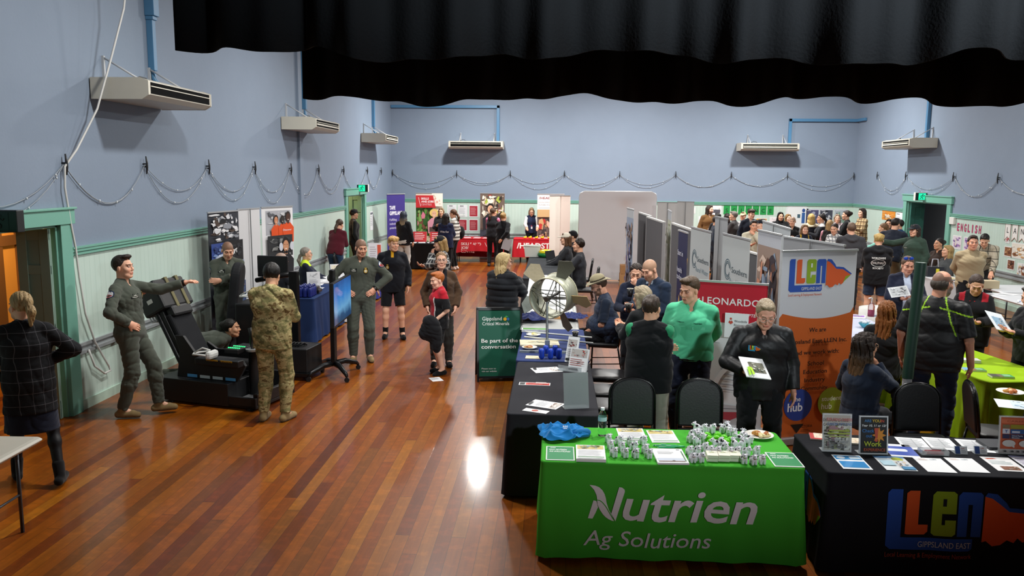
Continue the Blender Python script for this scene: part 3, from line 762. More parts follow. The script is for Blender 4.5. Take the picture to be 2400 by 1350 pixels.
def hash_label(t):
    h = 7
    for ch in t: h = (h*31+ord(ch)) % 1000003
    return h
def world_of(root, p): return root.matrix_basis @ Vector(p)
# ------------------------------------------------------------------ the hall
XL, XR, YB, YF, ZC = -5.415, 9.49, 26.62, -4.0, 7.0
DADO = 1.86
def floor_mat():
    t = NT('polished_floorboards'); s = t.n('SeparateXYZ'); t.l(t.coord(), s.inputs[0]); x, y = s.outputs[0], s.outputs[1]
    bw = 0.108
    r = t.math('DIVIDE', x, bw); row = t.math('FLOOR', r); fx = t.math('FRACT', r)
    w1 = t.n('TexWhiteNoise', noise_dimensions='1D'); t.l(row, w1.inputs['W'])
    yy = t.math('DIVIDE', t.math('ADD', y, t.math('MULTIPLY', w1.outputs[0], 9.0)), 3.9); b = t.math('FLOOR', yy); fy = t.math('FRACT', yy)
    cv = t.n('CombineXYZ'); t.l(row, cv.inputs[0]); t.l(b, cv.inputs[1])
    wn = t.n('TexWhiteNoise', noise_dimensions='2D'); t.l(cv.outputs[0], wn.inputs['Vector'])
    base = t.ramp(wn.outputs[0], [(0, C(0x642d08)), (0.10, C(0x7a3a0b)), (0.3, C(0x904a0c)), (0.5, C(0x9c560e)), (0.7, C(0x8a4508)), (0.88, C(0xac6a18)), (1, C(0x774010))])
    off = t.n('CombineXYZ'); t.l(x, off.inputs[0]); t.l(y, off.inputs[1]); t.l(t.math('MULTIPLY', wn.outputs[0], 40.0), off.inputs[2])
    mp = t.n('Mapping'); mp.inputs['Scale'].default_value = (26, 1.6, 1); t.l(off.outputs[0], mp.inputs[0])
    g = t.noise(mp.outputs[0], 1.6, 5, 0.65)
    mp2 = t.n('Mapping'); mp2.inputs['Scale'].default_value = (6, 9, 1); mp2.inputs['Rotation'].default_value = (0, 0, 0.8); t.l(off.outputs[0], mp2.inputs[0])
    fig = t.noise(mp2.outputs[0], 1.4, 3, 0.6)
    c = t.mix(t.math('MULTIPLY', g.outputs[0], 0.9), base, t.mix(1.0, base, (0.42, 0.36, 0.32), 'MULTIPLY'))
    c = t.mix(t.ramp(fig.outputs[0], [(0.5, (0, 0, 0)), (0.62, (0.55, 0.55, 0.55))]), c, t.mix(1.0, c, (1.45, 1.35, 1.2), 'MULTIPLY'))
    ex = t.math('LESS_THAN', t.math('MINIMUM', fx, t.math('SUBTRACT', 1.0, fx)), 0.014)
    ey = t.math('LESS_THAN', t.math('MINIMUM', fy, t.math('SUBTRACT', 1.0, fy)), 0.0008)
    e = t.math('MAXIMUM', ex, ey)
    t.col(t.mix(t.math('MULTIPLY', e, 0.75), c, C(0x2a1409))); t.set(0.38, 0, 0.22)
    t.b.inputs['Coat Weight'].default_value = 0.30; t.b.inputs['Coat Roughness'].default_value = 0.11
    wv = t.noise(t.coord((1, 0.35, 1)), 3.0, 3); h = t.math('SUBTRACT', t.math('MULTIPLY', wv.outputs[0], 0.6), t.math('MULTIPLY', e, 0.25))
    k = t.n('Bump'); k.inputs['Strength'].default_value = 0.12; k.inputs['Distance'].default_value = 0.006; t.l(h, k.inputs['Height'])
    t.l(k.outputs[0], t.b.inputs['Normal']); t.l(k.outputs[0], t.b.inputs['Coat Normal']); return t.m
def wall_mat():
    t = NT('blue_painted_plaster'); n = t.noise(t.coord(), 0.9, 5, 0.6); n2 = t.noise(t.coord(), 26, 3)
    t.col(t.mix(n.outputs[0], C(0x7c8a9c), C(0x8795a8))); t.set(0.7, 0, 0.3); t.bump(n2.outputs[0], 0.12, 0.01); return t.m
def panel_mat():
    t = NT('grooved_mint_boards'); s = t.n('SeparateXYZ'); t.l(t.coord(), s.inputs[0]); a = t.math('ADD', s.outputs[0], s.outputs[1])
    f = t.math('FRACT', t.math('MULTIPLY', a, 9.5)); g = t.math('LESS_THAN', f, 0.10)
    n = t.noise(t.coord((3, 3, 0.7)), 2.0, 4); base = t.mix(n.outputs[0], C(0xb9cec3), C(0xc8dad0))
    t.col(t.mix(t.math('MULTIPLY', g, 0.25), base, C(0x8fb0a0))); t.set(0.5, 0, 0.4); t.bump(t.math('SUBTRACT', 1.0, g), 0.5, 0.006); return t.m
BLUE, MINT = wall_mat(), panel_mat()
TEAL = plain(0x76b09e, 0.4, name='teal_gloss_paint')
FLOOR = floor_mat()
def structure(o, label=None, cat=None): o['kind'] = 'structure'; 
def stru(name, mb, mat, parent=None, bevel=0): o = mb.build(name, mat, parent, bevel); o['kind'] = 'structure'; return o
stru('floor', MB().b2((XL-3, YF, -0.2), (XR+3, YB+0.3, 0)), FLOOR)
stru('ceiling', MB().b2((XL-3, YF, ZC), (XR+3, YB+0.3, ZC+0.2)), plain(0xd8d8d2, 0.8))
stru('stage_floor', MB().b2((XL, YF, 0.0), (XR, 2.2, 1.15)), plain(0x3a2a1e, 0.5))
T = 0.10
def long_wall(name, x0, x1, doors):
    """wall running along Y between x0 and x1 with openings (y0, y1, top)"""
    lo, up = MB(), MB(); y = YF
    for a, b, top in sorted(doors)+[(YB+T, YB+T, 0)]:
        lo.b2((x0, y, 0), (x1, a, DADO)); up.b2((x0, y, DADO), (x1, a, ZC))
        if b > a: up.b2((x0, a, top), (x1, b, ZC))
        y = b
    m = MB(); m.V = up.V+lo.V; n = len(up.V); m.F = up.F+[[i+n for i in f] for f in lo.F]
    o = mk(name, m.V, m.F, None, None, None, False, mats=[BLUE, MINT], mi=[0]*len(up.F)+[1]*len(lo.F)); o['kind'] = 'structure'
LD = [(6.75, 8.53, 2.15), (20.80, 22.62, 2.13)]; RD = [(20.27, 22.56, 2.10)]
long_wall('wall_left', XL-T, XL, LD); long_wall('wall_right', XR, XR+T, RD)
m = MB().b2((XL-T, YB, DADO), (XR+T, YB+T, ZC)).b2((XL-T, YB, 0), (XR+T, YB+T, DADO))
o = mk('wall_back', m.V, m.F, None, None, None, False, mats=[BLUE, MINT], mi=[0]*6+[1]*6); o['kind'] = 'structure'
stru('wall_front', MB().b2((XL-T, YF-T, 0), (XR+T, YF, ZC)), plain(0x17181a, 0.9))
# dado rails, skirtings and the grey buffer rails
def runs(doors, pad=0.20):
    y = 2.2; R_ = []
    for a, b, t in sorted(doors): R_.append((y, a-pad)); y = b+pad
    R_.append((y, YB)); return R_
GREYM = plain(0xa4a9ab, 0.4, 0.2)
def rails(side, x, sg, doors):
    d, k, g = MB(), MB(), MB()
    for a, b in runs(doors):
        d.b2((x, a, 1.79), (x+sg*.028, b, 1.815)).b2((x, a, 1.83), (x+sg*.040, b, 1.865)).b2((x, a, 1.815), (x+sg*.018, b, 1.83)).b2((x, a, 1.865), (x+sg*.05, b, 1.885))
        k.b2((x, a, 0), (x+sg*.02, b, .11))
        for z in (.655, .745): g.b2((x, a+.02, z), (x+sg*.032, b, z+.036))
        g.b2((x, a+.02, .65), (x+sg*.012, b, .78))
    stru('trim_dado_'+side, d, TEAL); stru('baseboard_'+side, k, plain(0xb4cdbd, 0.5)); stru('trim_buffer_'+side, g, GREYM)
rails('left', XL, 1, LD); rails('right', XR, -1, RD)
d = MB().b2((XL, YB-.028, 1.79), (XR, YB, 1.815)).b2((XL, YB-.04, 1.83), (XR, YB, 1.865)).b2((XL, YB-.018, 1.815), (XR, YB, 1.83)).b2((XL, YB-.05, 1.865), (XR, YB, 1.885))
stru('trim_dado_back', d, TEAL); stru('baseboard_back', MB().b2((XL, YB-.02, 0), (XR, YB, .11)), plain(0xb4cdbd, 0.5))
stru('trim_buffer_back', MB().b2((XL, YB-.035, .645), (XR, YB, .68)).b2((XL, YB-.035, .745), (XR, YB, .785)), GREYM)
# a shallow plaster pier on the left wall
stru('trim_pier', MB().b2((XL, 16.9, 1.9), (XL+.05, 17.12, ZC)), BLUE)
# door casings, leaves and what lies behind
def casing(name, x, sg, y0, y1, top, leaf_y, leaf_col):
    r = bpy.data.objects.new(name, None); r.location = (x, y0, 0); link(r); r['kind'] = 'structure'
    def sub(n, mb, mat, bevel=0.004): mb.V = [(a-x, b-y0, c) for a, b, c in mb.V]; return mb.build(n, mat, r, bevel)
    f = MB()
    for a, b in ((y0-.20, y0), (y1, y1+.20)): f.b2((x, a, 0), (x+sg*.045, b, top))
    f.b2((x, y0-.25, top), (x+sg*.06, y1+.25, top+.16)).b2((x, y0-.27, top+.16), (x+sg*.08, y1+.27, top+.185))
    for a in (y0, y1-.03): f.b2((x-sg*T, a, 0), (x, a+.03, top))
    f.b2((x-sg*T, y0, top-.03), (x, y1, top)); sub('door_frame', f, TEAL)
    l = MB(); s = 1 if leaf_y < (y0+y1)/2 else -1; X0, X1 = x-sg*T, x-sg*(T+.86)
    X0, X1 = x-sg*.02, x-sg*.38
    l.b2((X0, leaf_y, .01), (X1, leaf_y+.025, top-.04))
    for z0, z1 in ((.01, .22), (.95, 1.08), (1.62, 1.72), (top-.16, top-.04)): l.b2((X0, leaf_y-.018, z0), (X1, leaf_y, z1))
    for c in (X0, X1+sg*.11): l.b2((c, leaf_y-.023, .011), (c-sg*.11, leaf_y-.0005, top-.042))
    lf = sub('door_leaf', l, plain(leaf_col, 0.45)); h = MB().cyl((X1+sg*.06, leaf_y-.018, 1.0), (X1+sg*.06, leaf_y-.06, 1.0), .012).cyl((X1+sg*.06, leaf_y-.055, 1.0), (X1+sg*.16, leaf_y-.055, 1.0), .010)
    dh = sub('door_handle', h, plain(0xb9b9b4, 0.3, 0.9), 0); dh.parent = lf; return r
casing('door_1', XL, 1, 6.75, 8.53, 2.15, 8.42, 0x86a294)
casing('door_2', XL, 1, 20.80, 22.62, 2.13, 22.5, 0x6f9c86)
casing('door_3', XR, -1, 20.27, 22.56, 2.10, 22.42, 0x3d7a70)
WARM = plain(0xd49a4a, 0.7)
stru('wall_corridor', MB().b2((XL-1.9, 4.5, 0), (XL-1.8, 25.5, 2.7)), WARM)
stru('ceiling_corridor', MB().b2((XL-1.9, 4.5, 2.7), (XL-T, 25.5, 2.8)), plain(0xc8b48c, 0.8))
f = MB()
for a, b in ((9.0, 10.13), (10.42, 10.75)): f.b2((XL-1.8, a, 0), (XL-1.76, b, 2.6))
f.b2((XL-1.8, 8.05, 1.75), (XL-1.755, 10.45, 1.88)).b2((XL-1.8, 4.6, 0), (XL-1.76, 25, .14)); stru('trim_corridor', f, plain(0x6b4a2c, 0.5))
l = lamp(XL-1.0, 9.6, 2.6, 50, 0.3, (1, .62, .28)); lamp(XL-1.0, 21.9, 2.6, 40, 0.3, (1, .68, .36))
stru('wall_lobby', MB().b2((XR+1.9, 19, 0), (XR+2.0, 27, 2.7)), plain(0x9aa0a8, 0.6)); stru('ceiling_lobby', MB().b2((XR+T, 19, 2.7), (XR+2, 27, 2.8)), plain(0x8a8a8a, 0.8))
f = MB()
for a in (21.1, 21.75, 22.4, 23.05, 23.7): f.b2((XR+1.87, a, .1), (XR+1.9, a+.5, .95)).b2((XR+1.87, a, 1.1), (XR+1.9, a+.5, 1.75))
stru('trim_lobby', f, plain(0xa9b0b8, 0.5)); lamp(XR+1.0, 22.5, 2.6, 14, 0.3)
# running-figure exit signs over the doors
def exit_sign(loc, rz, label, lit=0x19b98a, e=1.6, box=0xe9e9e4):
    r = empty('exit_sign', loc, rz, label, 'exit sign')
    MB().b2((-.17, -.055, 0), (.17, .055, .21)).build('housing', plain(box, 0.4), r, .006)
    for s in (1, -1):
        MB().b2((-.165, .055*s, .01), (.165, .058*s, .2)).build('sign_face', plain(0x0f2a22, 0.4), r)
        g = MB().b2((-.09, .058*s, .02), (.09, .061*s, .19)); lp = g.build('lit_panel', glow(lit, e), r)
        f = MB(); y = .0625*s
        f.cyl((.012, y, .158), (.012, y+.001*s, .158), .014, n=10)
        for a, b in (((.008, .138), (-.012, .095)), ((-.012, .095), (.018, .07)), ((.018, .07), (.008, .04)), ((-.012, .095), (-.04, .055)), ((-.04, .055), (-.062, .05)), ((.004, .13), (.035, .115)), ((.035, .115), (.048, .135)), ((.0, .13), (-.032, .125)), ((-.032, .125), (-.045, .10))):
            f.cyl((a[0], y, a[1]), (b[0], y, b[1]), .0065, n=6)
        f.build('running_figure', plain(0x0b1f18, 0.5), lp)
    return r
exit_sign((XL+.13, 22.0, 2.20), math.pi*.0, 'green running-figure exit sign above the far doorway on the wall behind the flight simulator')
exit_sign((XR-.13, 21.5, 2.14), 0, 'bright green exit sign above the doorway next to the ENGLISH letters')
exit_sign((XL+.16, 7.46, 2.15), 0, 'dark exit sign cut by the picture edge over the near doorway', 0x0c2420, 0.1, 0x17191a)
# ceiling-slung air conditioners on brackets
def air_con(loc, rz, label, w=1.68, flap=False):
    r = empty('air_conditioner', loc, rz, label, 'air conditioner', 'wall-hung air conditioners'); W_ = w/2   # +y is out of the wall
    MB().prism([(.02, 0), (.02, .235), (.60, .235), (.70, .20), (.70, .05), (.62, .0)], -W_, W_, 0).build('casing', plain(0xc9c5b8, 0.45), r, .006)
    e = MB()
    for s in (-1, 1): MB().prism([(.015, -.006), (.015, .24), (.60, .24), (.705, .205), (.705, .045), (.62, -.006)], s*W_, s*(W_+.02), 0).build('end_cap', plain(0xd2cebf, 0.45), r)
    ao = MB().b2((-W_+.04, .698, .062), (W_-.04, .7035, .192)).build('air_outlet', plain(0x08090a, 0.9, 0, 0.1), r)
    MB().b2((-W_+.04, .70, .140), (W_-.04, .712, .150)).build('louver', plain(0xd8d4c6, 0.4), ao)
    if flap: MB().b2((-W_+.05, .70, .09), (W_-.05, .716, .118)).build('louver', plain(0xd8d4c6, 0.4), ao)
    for s in (-1, 1):
        b = MB().b2((s*.55-.015, .0, .2), (s*.55+.015, .03, .52)).tube([(s*.55, .02, .50), (s*.55, .46, .24)], .012, 6); b.build('bracket', plain(0xb9bcc0, 0.5), r)
    c = MB(); c.tube([(.35, .45, .24), (.38, .44, .28), (.45, .40, .29), (.52, .36, .25)], .008, 6); c.build('drain_hose', plain(0x55585a, 0.5), r); return r
for y, lab in ((10.18, 'cream air conditioner nearest the stage on the wall above the near green doorway'), (16.75, 'cream air conditioner on the left wall, second along, half behind the black curtain'), (23.3, 'small far cream air conditioner on the left wall next to the corner')):
    air_con((XL, y, 3.565), -math.pi/2, lab, flap=y > 12)
air_con((-2.58, YB, 3.51), math.pi, 'air conditioner on the back wall above the red table banners'); air_con((6.6, YB, 3.51), math.pi, 'air conditioner on the back wall above the SCIENCE letters', 1.74, True)
air_con((XR, 21.95, 3.475), math.pi/2, 'air conditioner on the right wall above the doorway', 1.7, True)
PIPE = plain(0x4d7fa6, 0.4)
def conduit(pts, r, label):
    tag(MB().tube(pts, r, 10).build('conduit', PIPE), label, 'pipe')
def square_duct(m, a, b, w): return m.box([(p+q)/2 for p, q in zip(a, b)], [max(abs(q-p), w) for p, q in zip(a, b)])
for y, lab, hd in ((10.78, 'blue drain duct rising above the nearest air conditioner', 1), (17.32, 'blue duct rising from the half-hidden second air conditioner', 0), (23.87, 'thin blue duct above the far left air conditioner', 0)):
    m = MB().b2((XL, y-.045, 4.05), (XL+.085, y+.045, 6.9)); m.tube([(XL+.04, y, 4.06), (XL+.05, y, 3.95), (XL+.12, y, 3.84)], .035, 10)
    if hd: m.b2((XL, y-.075, 4.75), (XL+.13, y+.075, 5.05)).b2((XL, y-.06, 4.7), (XL+.105, y+.06, 4.75))
    tag(m.build('drain_duct', PIPE, None, .006), lab, 'pipe')
m = MB().b2((XL+.01, YB-.09, 4.81), (-1.87, YB-.01, 4.9)).b2((-1.96, YB-.09, 3.76), (-1.87, YB-.01, 4.9)); tag(m.build('drain_duct', PIPE, None, .006), 'blue L-shaped duct on the back wall above the red tables', 'pipe')
m = MB().b2((7.31, YB-.09, 4.44), (XR-.01, YB-.01, 4.53)).b2((7.31, YB-.09, 3.76), (7.40, YB-.01, 4.53)).b2((XR-.09, YB-.7, 4.44), (XR-.01, YB-.01, 4.53)); tag(m.build('drain_duct', PIPE, None, .006), 'blue L-shaped duct on the back wall running to the right corner', 'pipe')
tag(MB().b2((XR-.085, 21.6, 3.74), (XR, 21.7, 6.9)).build('drain_duct', PIPE, None, .006), 'blue duct above the air conditioner on the right wall', 'pipe')
# cleats with swagged fairy lights
def cleat(p, n, label, grp):
    n = Vector(n); t = Vector((n.y, -n.x, 0)); m = MB(); p = Vector(p)
    m.cyl(p+n*.0+Vector((0, 0, .015)), p+n*.045+Vector((0, 0, .015)), .010, n=8).cyl(p+Vector((0, 0, -.02)), p+n*.045+Vector((0, 0, -.02)), .010, n=8)
    m.tube([p+n*.045+Vector((0, 0, .115)), p+n*.055+Vector((0, 0, .03)), p+n*.055+Vector((0, 0, -.03)), p+n*.045+Vector((0, 0, -.115))], [.008, .015, .015, .008], 8)
    tag(m.build('wall_cleat', plain(0x1d1e20, 0.5)), label, 'cleat', grp)
def swags(name, P, n, label, sags, seed, ends=None):
    r = random.Random(seed); root = empty(name, P[0], 0, label, 'fairy lights'); w = MB(); b = MB(); n = Vector(n); o = Vector(P[0])
    for k in range(2):
        pts = []
        for i in range(len(P)-1):
            a, c = Vector(P[i]), Vector(P[i+1]); sg = sags*r.uniform(.75, 1.15)*(1 if k == 0 else r.uniform(.75, 1.25)); sk = r.uniform(-.12, .12)
            for j in range(14):
                t = j/14; u = t+sk*t*(1-t); p = a.lerp(c, u); p.z -= sg*4*t*(1-t); p += n*(.02+.004*k); pts.append(p-o)
        pts.append(Vector(P[-1])-o); w.tube(pts, .0048, 5)
        for q in pts[1::3]: b.ell(q+n*.01, (.011, .011, .014), 6, 4)
    w.build('wire_strand', plain(0x9aa2aa, 0.35, name='clear_wire'), root); tag(b.build('bulbs', plain(0xdfe6ea, 0.2), root), kind='stuff')
HL = [(XL, y, z) for y, z in ((6.3, 2.83), (8.7, 2.80), (10.46, 2.81), (12.39, 2.80), (14.33, 2.80), (16.31, 2.79), (18.23, 2.79), (20.39, 2.78), (22.98, 2.78), (24.82, 2.77))]
HB = [(x, YB, z) for x, z in ((-5.37, 2.72), (-3.26, 2.71), (-1.51, 2.72), (.25, 2.73), (2.03, 2.73), (3.82, 2.74), (5.59, 2.74), (7.36, 2.74), (9.43, 2.75))]
HR = [(XR, y, z) for y, z in ((24.7, 2.77), (22.73, 2.77), (20.06, 2.75), (18.08, 2.73), (16.1, 2.73))]
for H_, n, wn in ((HL[1:], (1, 0, 0), 'left'), (HB, (0, -1, 0), 'back'), (HR, (-1, 0, 0), 'right')):
    for p in H_: cleat(p, n, 'black cleat holding fairy lights on the %s blue wall, one of its row' % wn, 'black cleats on the %s wall' % wn)
swags('string_lights', HL, (1, 0, 0), 'swagged fairy lights strung along the left wall above the flight simulator', .52, 3)
swags('string_lights', HB, (0, -1, 0), 'swagged fairy lights strung across the back wall', .40, 4)
swags('string_lights', HR, (-1, 0, 0), 'swagged fairy lights strung along the right wall over the doorway', .42, 5)
pts = [atx(x, y, XL+.05+(.35 if y < 380 else 0)*min(1.1, max(0, (380-y)/380))) for x, y in ((312, -420), (300, -160), (296, -40), (290, 20), (262, 130), (228, 255), (180, 350), (152, 390), (152, 440), (165, 520), (177, 580), (186, 650), (200, 735), (222, 800), (240, 832), (255, 858), (259, 868), (245, 875), (222, 858), (208, 820))]
tag(MB().tube(pts, .012, 8).build('power_cable', plain(0xd8d8d4, 0.5)), 'white cable hanging down the left wall beside the near doorway', 'cable')
tag(MB().b2((XR-.06, 19.84, 1.63), (XR, 20.06, 1.80)).build('wall_box', plain(0xe4e4de, 0.5), None, .006), 'small white box on the wall beside the far right doorway', 'switch box')
# ------------------------------------------------------------------ black stage borders
def border(name, x0, x1, y, zb, zt, label, seed, tilt=0.0):
    r = random.Random(seed); nx, nz = 420, 14; V = []; ph = [r.uniform(0, 6) for _ in range(6)]
    for j in range(nz+1):
        for i in range(nx+1):
            x = x0+(x1-x0)*i/nx; f = 1-j/nz
            d = .045*math.sin(x*17+ph[0]+.8*math.sin(x*2.1))+.022*math.sin(x*37+ph[1])+.05*math.sin(x*3.1+ph[2])
            b = .020*math.sin(x*4.3+ph[3])+.012*math.sin(x*11+ph[4])+.010*math.sin(x*19+ph[1])
            V.append((x+.012*math.sin(x*9+ph[5])*f, y+d*(.55+.45*f), zb+b*f+tilt*(x-x0)*f+(zt-zb)*(1-f)))
    F = [(j*(nx+1)+i, j*(nx+1)+i+1, (j+1)*(nx+1)+i+1, (j+1)*(nx+1)+i) for j in range(nz) for i in range(nx)]
    o = mk(name, V, F, plain(0x2b2d30, 0.95, 0, 0.12, (90.0, .4, .004), name='black_wool_serge')); s = o.modifiers.new('thickness', 'SOLIDIFY'); s.thickness = .006; tag(o, label, 'curtain')
border('stage_border', -1.42, 6.0, 3.0, 3.175, 6.4, 'black pleated stage border hanging nearest the camera, wider of the two', 2, -.006)
border('stage_border', -1.345, 7.0, 4.4, 3.135, 6.6, 'black pleated stage border hanging behind and below the nearer one', 6)
tag(MB().cyl((-2.0, 3.0, 6.42), (6.2, 3.0, 6.42), .03).build('curtain_batten', plain(0x333333, 0.4, 0.7)), 'steel pipe carrying the nearer black stage border', 'batten')
tag(MB().cyl((-2.0, 4.4, 6.62), (7.2, 4.4, 6.62), .03).build('curtain_batten', plain(0x333333, 0.4, 0.7)), 'steel pipe carrying the farther black stage border', 'batten')
# ------------------------------------------------------------------ builders of furniture
def tablecloth(label, x0, y0, x1, y1, h, col, gap=.03, amp=.012, seed=1, arts=(), flare=.02, rot=0.0, hem=None, name='tablecloth', group=None):
    r = random.Random(seed); w, d = x1-x0, y1-y0; cx, cy = (x0+x1)/2, (y0+y1)/2
    root = empty('exhibition_table', (cx, cy, 0), rot, label, 'table', group)
    P = []; rad = .03; n = 26
    for (px, py, a) in ((w/2-rad, -d/2+rad, -90), (w/2-rad, d/2-rad, 0), (-w/2+rad, d/2-rad, 90), (-w/2+rad, -d/2+rad, 180)):
        for i in range(5):
            t = math.radians(a+90*i/4); P.append((px+rad*math.cos(t), py+rad*math.sin(t), math.cos(t), math.sin(t)))
    L = []
    for i, p in enumerate(P):
        q = P[(i+1) % len(P)]; m = 1 if i % 5 != 4 else max(6, int(math.hypot(q[0]-p[0], q[1]-p[1])/.035))
        for j in range(m): t = j/m; L.append(tuple(p[k]+(q[k]-p[k])*t for k in range(4)))
    N = len(L); S = [0]
    for i in range(1, N): S.append(S[-1]+math.hypot(L[i][0]-L[i-1][0], L[i][1]-L[i-1][1]))
    ph = [r.uniform(0, 6) for _ in range(5)]
    def out(px, py, nx, ny, v):
        s = px*abs(ny)*1.0+py*abs(nx)*1.3; c = 1.0-min(1, (min(w/2-abs(px), d/2-abs(py))+0*s)/.3) if False else 0
        cor = math.exp(-(max(0, w/2-abs(px))+max(0, d/2-abs(py)))/.10)
        e = amp*(math.sin(s*11+ph[0]+2*v)+.6*math.sin(s*23+ph[1]-3*v)+.4*math.sin(s*5+ph[2]))
        return flare*v+e*v**.8*(1-.3*cor)+.035*cor*v
    V = [(p[0], p[1], h) for p in L]; F = [tuple(range(N))]
    rings = [(0, .004), (.004, .012)]+[(v, None) for v in np.linspace(.02, 1, 15)]
    for v, dz in rings:
        for p in L:
            g = gap(p[0], p[1]) if callable(gap) else gap
            z = h-dz if dz is not None and v < .01 else h-.012-(h-.012-g)*v
            o = out(*p, v) if v > .01 else (.006 if dz > .01 else .003)
            V.append((p[0]+p[2]*(o+.006), p[1]+p[3]*(o+.006), z))
    for k in range(len(rings)):
        for i in range(N): a, b = k*N+i, k*N+(i+1) % N; F.append((a, a+N, b+N, b))
    cloth = mk(name, V, F, CLOTHPRINT, root, [C(col)]*len(V), False); cloth.data.polygons.foreach_set('use_smooth', [False]+[True]*(len(F)-1))
    for side, art, u0, z0 in arts:        # side: f, l, r
        def wrap(o, side=side, u0=u0, z0=z0):
            for v in o.data.vertices:
                u, q, n = v.co; z = z0+q; vv = (h-.012-z)/(h-.012-(gap if not callable(gap) else .1)); vv = max(.02, min(1, vv))
                if side == 'f': px, py, nx, ny = -w/2+u0+u, -d/2, 0, -1
                elif side == 'r': px, py, nx, ny = w/2, -d/2+u0+u, 1, 0
                else: px, py, nx, ny = -w/2, d/2-u0-u, -1, 0
                k = out(px, py, nx, ny, vv)+.006+.004+n*.7; v.co = (px+nx*k, py+ny*k, z)
        o = art.build('lettering', Matrix.Identity(4), None, 0, CLOTHPRINT); cutmesh(o, .05); wrap(o); absorb(cloth, o)
    return root
def cutmesh(o, step):
    bm = bmesh.new(); bm.from_mesh(o.data); xs = [v.co.x for v in bm.verts]; ys = [v.co.y for v in bm.verts]
    for ax, lo, hi in ((0, min(xs), max(xs)), (1, min(ys), max(ys))):
        k = math.ceil(lo/step)
        while k*step < hi:
            co = [0, 0, 0]; no = [0, 0, 0]; co[ax] = k*step; no[ax] = 1
            bmesh.ops.bisect_plane(bm, geom=bm.verts[:]+bm.edges[:]+bm.faces[:], plane_co=co, plane_no=no); k += 1
    bm.to_mesh(o.data); bm.free()
def absorb(dst, src):
    bm = bmesh.new(); bm.from_mesh(dst.data); bm.from_mesh(src.data); bm.to_mesh(dst.data); bm.free(); bpy.data.objects.remove(src)
def banner(p0, p1, zt, art, label, back=None, z0=.09, name='pull_up_banner', lean=0.0, pole=True, group=None):
    a, b = Vector((p0[0], p0[1], 0)), Vector((p1[0], p1[1], 0)); w = (b-a).length; ang = math.atan2(b.y-a.y, b.x-a.x)
    root = empty(name, ((a+b)/2), ang, label, 'banner', group); A = art(w, zt-z0)
    M = Matrix.Translation((-w/2, -.012, z0)) @ Matrix(((1, 0, 0, 0), (0, -math.sin(lean), -math.cos(lean), 0), (0, math.cos(lean), -math.sin(lean), 0), (0, 0, 0, 1)))
    A.build('banner_panel', M, root, .004, PRINT, back=back)
    top = M @ Vector((w/2, zt-z0, 0))
    MB().box((0, top.y, zt+.004), (w+.012, .026, .022)).build('top_rail', plain(0xc9ccce, 0.3, 0.6), root)
    m = MB().box((0, .0, .045), (w+.03, .12, .075)); m.build('base', plain(0xb7babd, 0.35, 0.6), root, .012)
    if pole: MB().cyl((0, .03, .08), (0, top.y+.03, zt), .009).build('pole', plain(0x9b9ea0, 0.4, 0.7), root)
    return root
def chair(loc, rz, label, group=None, h=.90):
    r = empty('banquet_chair', loc, rz, label, 'chair', group); fr = plain(0x141516, 0.25, 0.3); vin = plain(0x17181b, 0.38, 0, 0.5, (60.0, .15, .004))
    s = mk('seat', *rslab(.43, .43, .07, .06), vin, r, None, True); s.location = (0, 0, .44)
    V = []; n = 18; pts = [(-.20, 0)]+[(-.20+.0*i, .0) for i in range(0)]
    for i in range(n+1):
        t = math.pi*i/n; pts.append((-.20*math.cos(t), .26+.17*math.sin(t)**.75))
    pts.append((.20, 0)); m = MB()
    V = [(x*.97, y0, z) for y0 in (0, .05) for x, z in pts]; k = len(pts)
    m.add(V, [tuple(range(k)), tuple(range(k, 2*k))[::-1]]+[(i, k+i, k+(i+1) % k, (i+1) % k) for i in range(k)])
    b = m.build('backrest', vin, r, .016); b.location = (0, -.24, .48); b.rotation_euler = (math.radians(8), 0, 0)
    T = Matrix.Translation((0, -.24, .48)) @ Matrix.Rotation(math.radians(8), 4, 'X')
    MB().tube([T @ Vector((x*1.03, .025, z)) for x, z in [(-.2, -.1)]+pts[1:-1]+[(.2, -.1)]], .011, 8).build('back_frame', fr, r)
    for sx in (-1, 1):
        MB().tube([(sx*.19, .19, .42), (sx*.205, .20, .2), (sx*.215, .205, 0)], .0125, 8).build('leg', fr, r)
        MB().tube([(sx*.205, -.20, .44), (sx*.21, -.24, .2), (sx*.22, -.29, 0)], .0125, 8).build('leg', fr, r)
    MB().tube([(-.205, .2, .17), (.205, .2, .17)], .008, 6).tube([(-.21, -.24, .2), (.21, -.24, .2)], .008, 6).tube([(-.207, .2, .17), (-.21, -.24, .2)], .008, 6).tube([(.207, .2, .17), (.21, -.24, .2)], .008, 6).build('stretcher', fr, r)
    return r
def rslab(w, d, t, r):
    P = rr_pts(-w/2, -d/2, w, d, r, 6); n = len(P); V = []; F = []
    prof = [(-.02, -t/2), (0, -t/2+.02), (0, t/2-.02), (-.012, t/2-.006), (-.04, t/2)]
    for e, z in prof: V += [(x*(1+2*e/w), y*(1+2*e/d), z) for x, y in P]
    F.append(tuple(range(n))[::-1])
    for k in range(len(prof)-1): F += [(k*n+i, k*n+(i+1) % n, (k+1)*n+(i+1) % n, (k+1)*n+i) for i in range(n)]
    F.append(tuple(range((len(prof)-1)*n, len(prof)*n))); return V, F
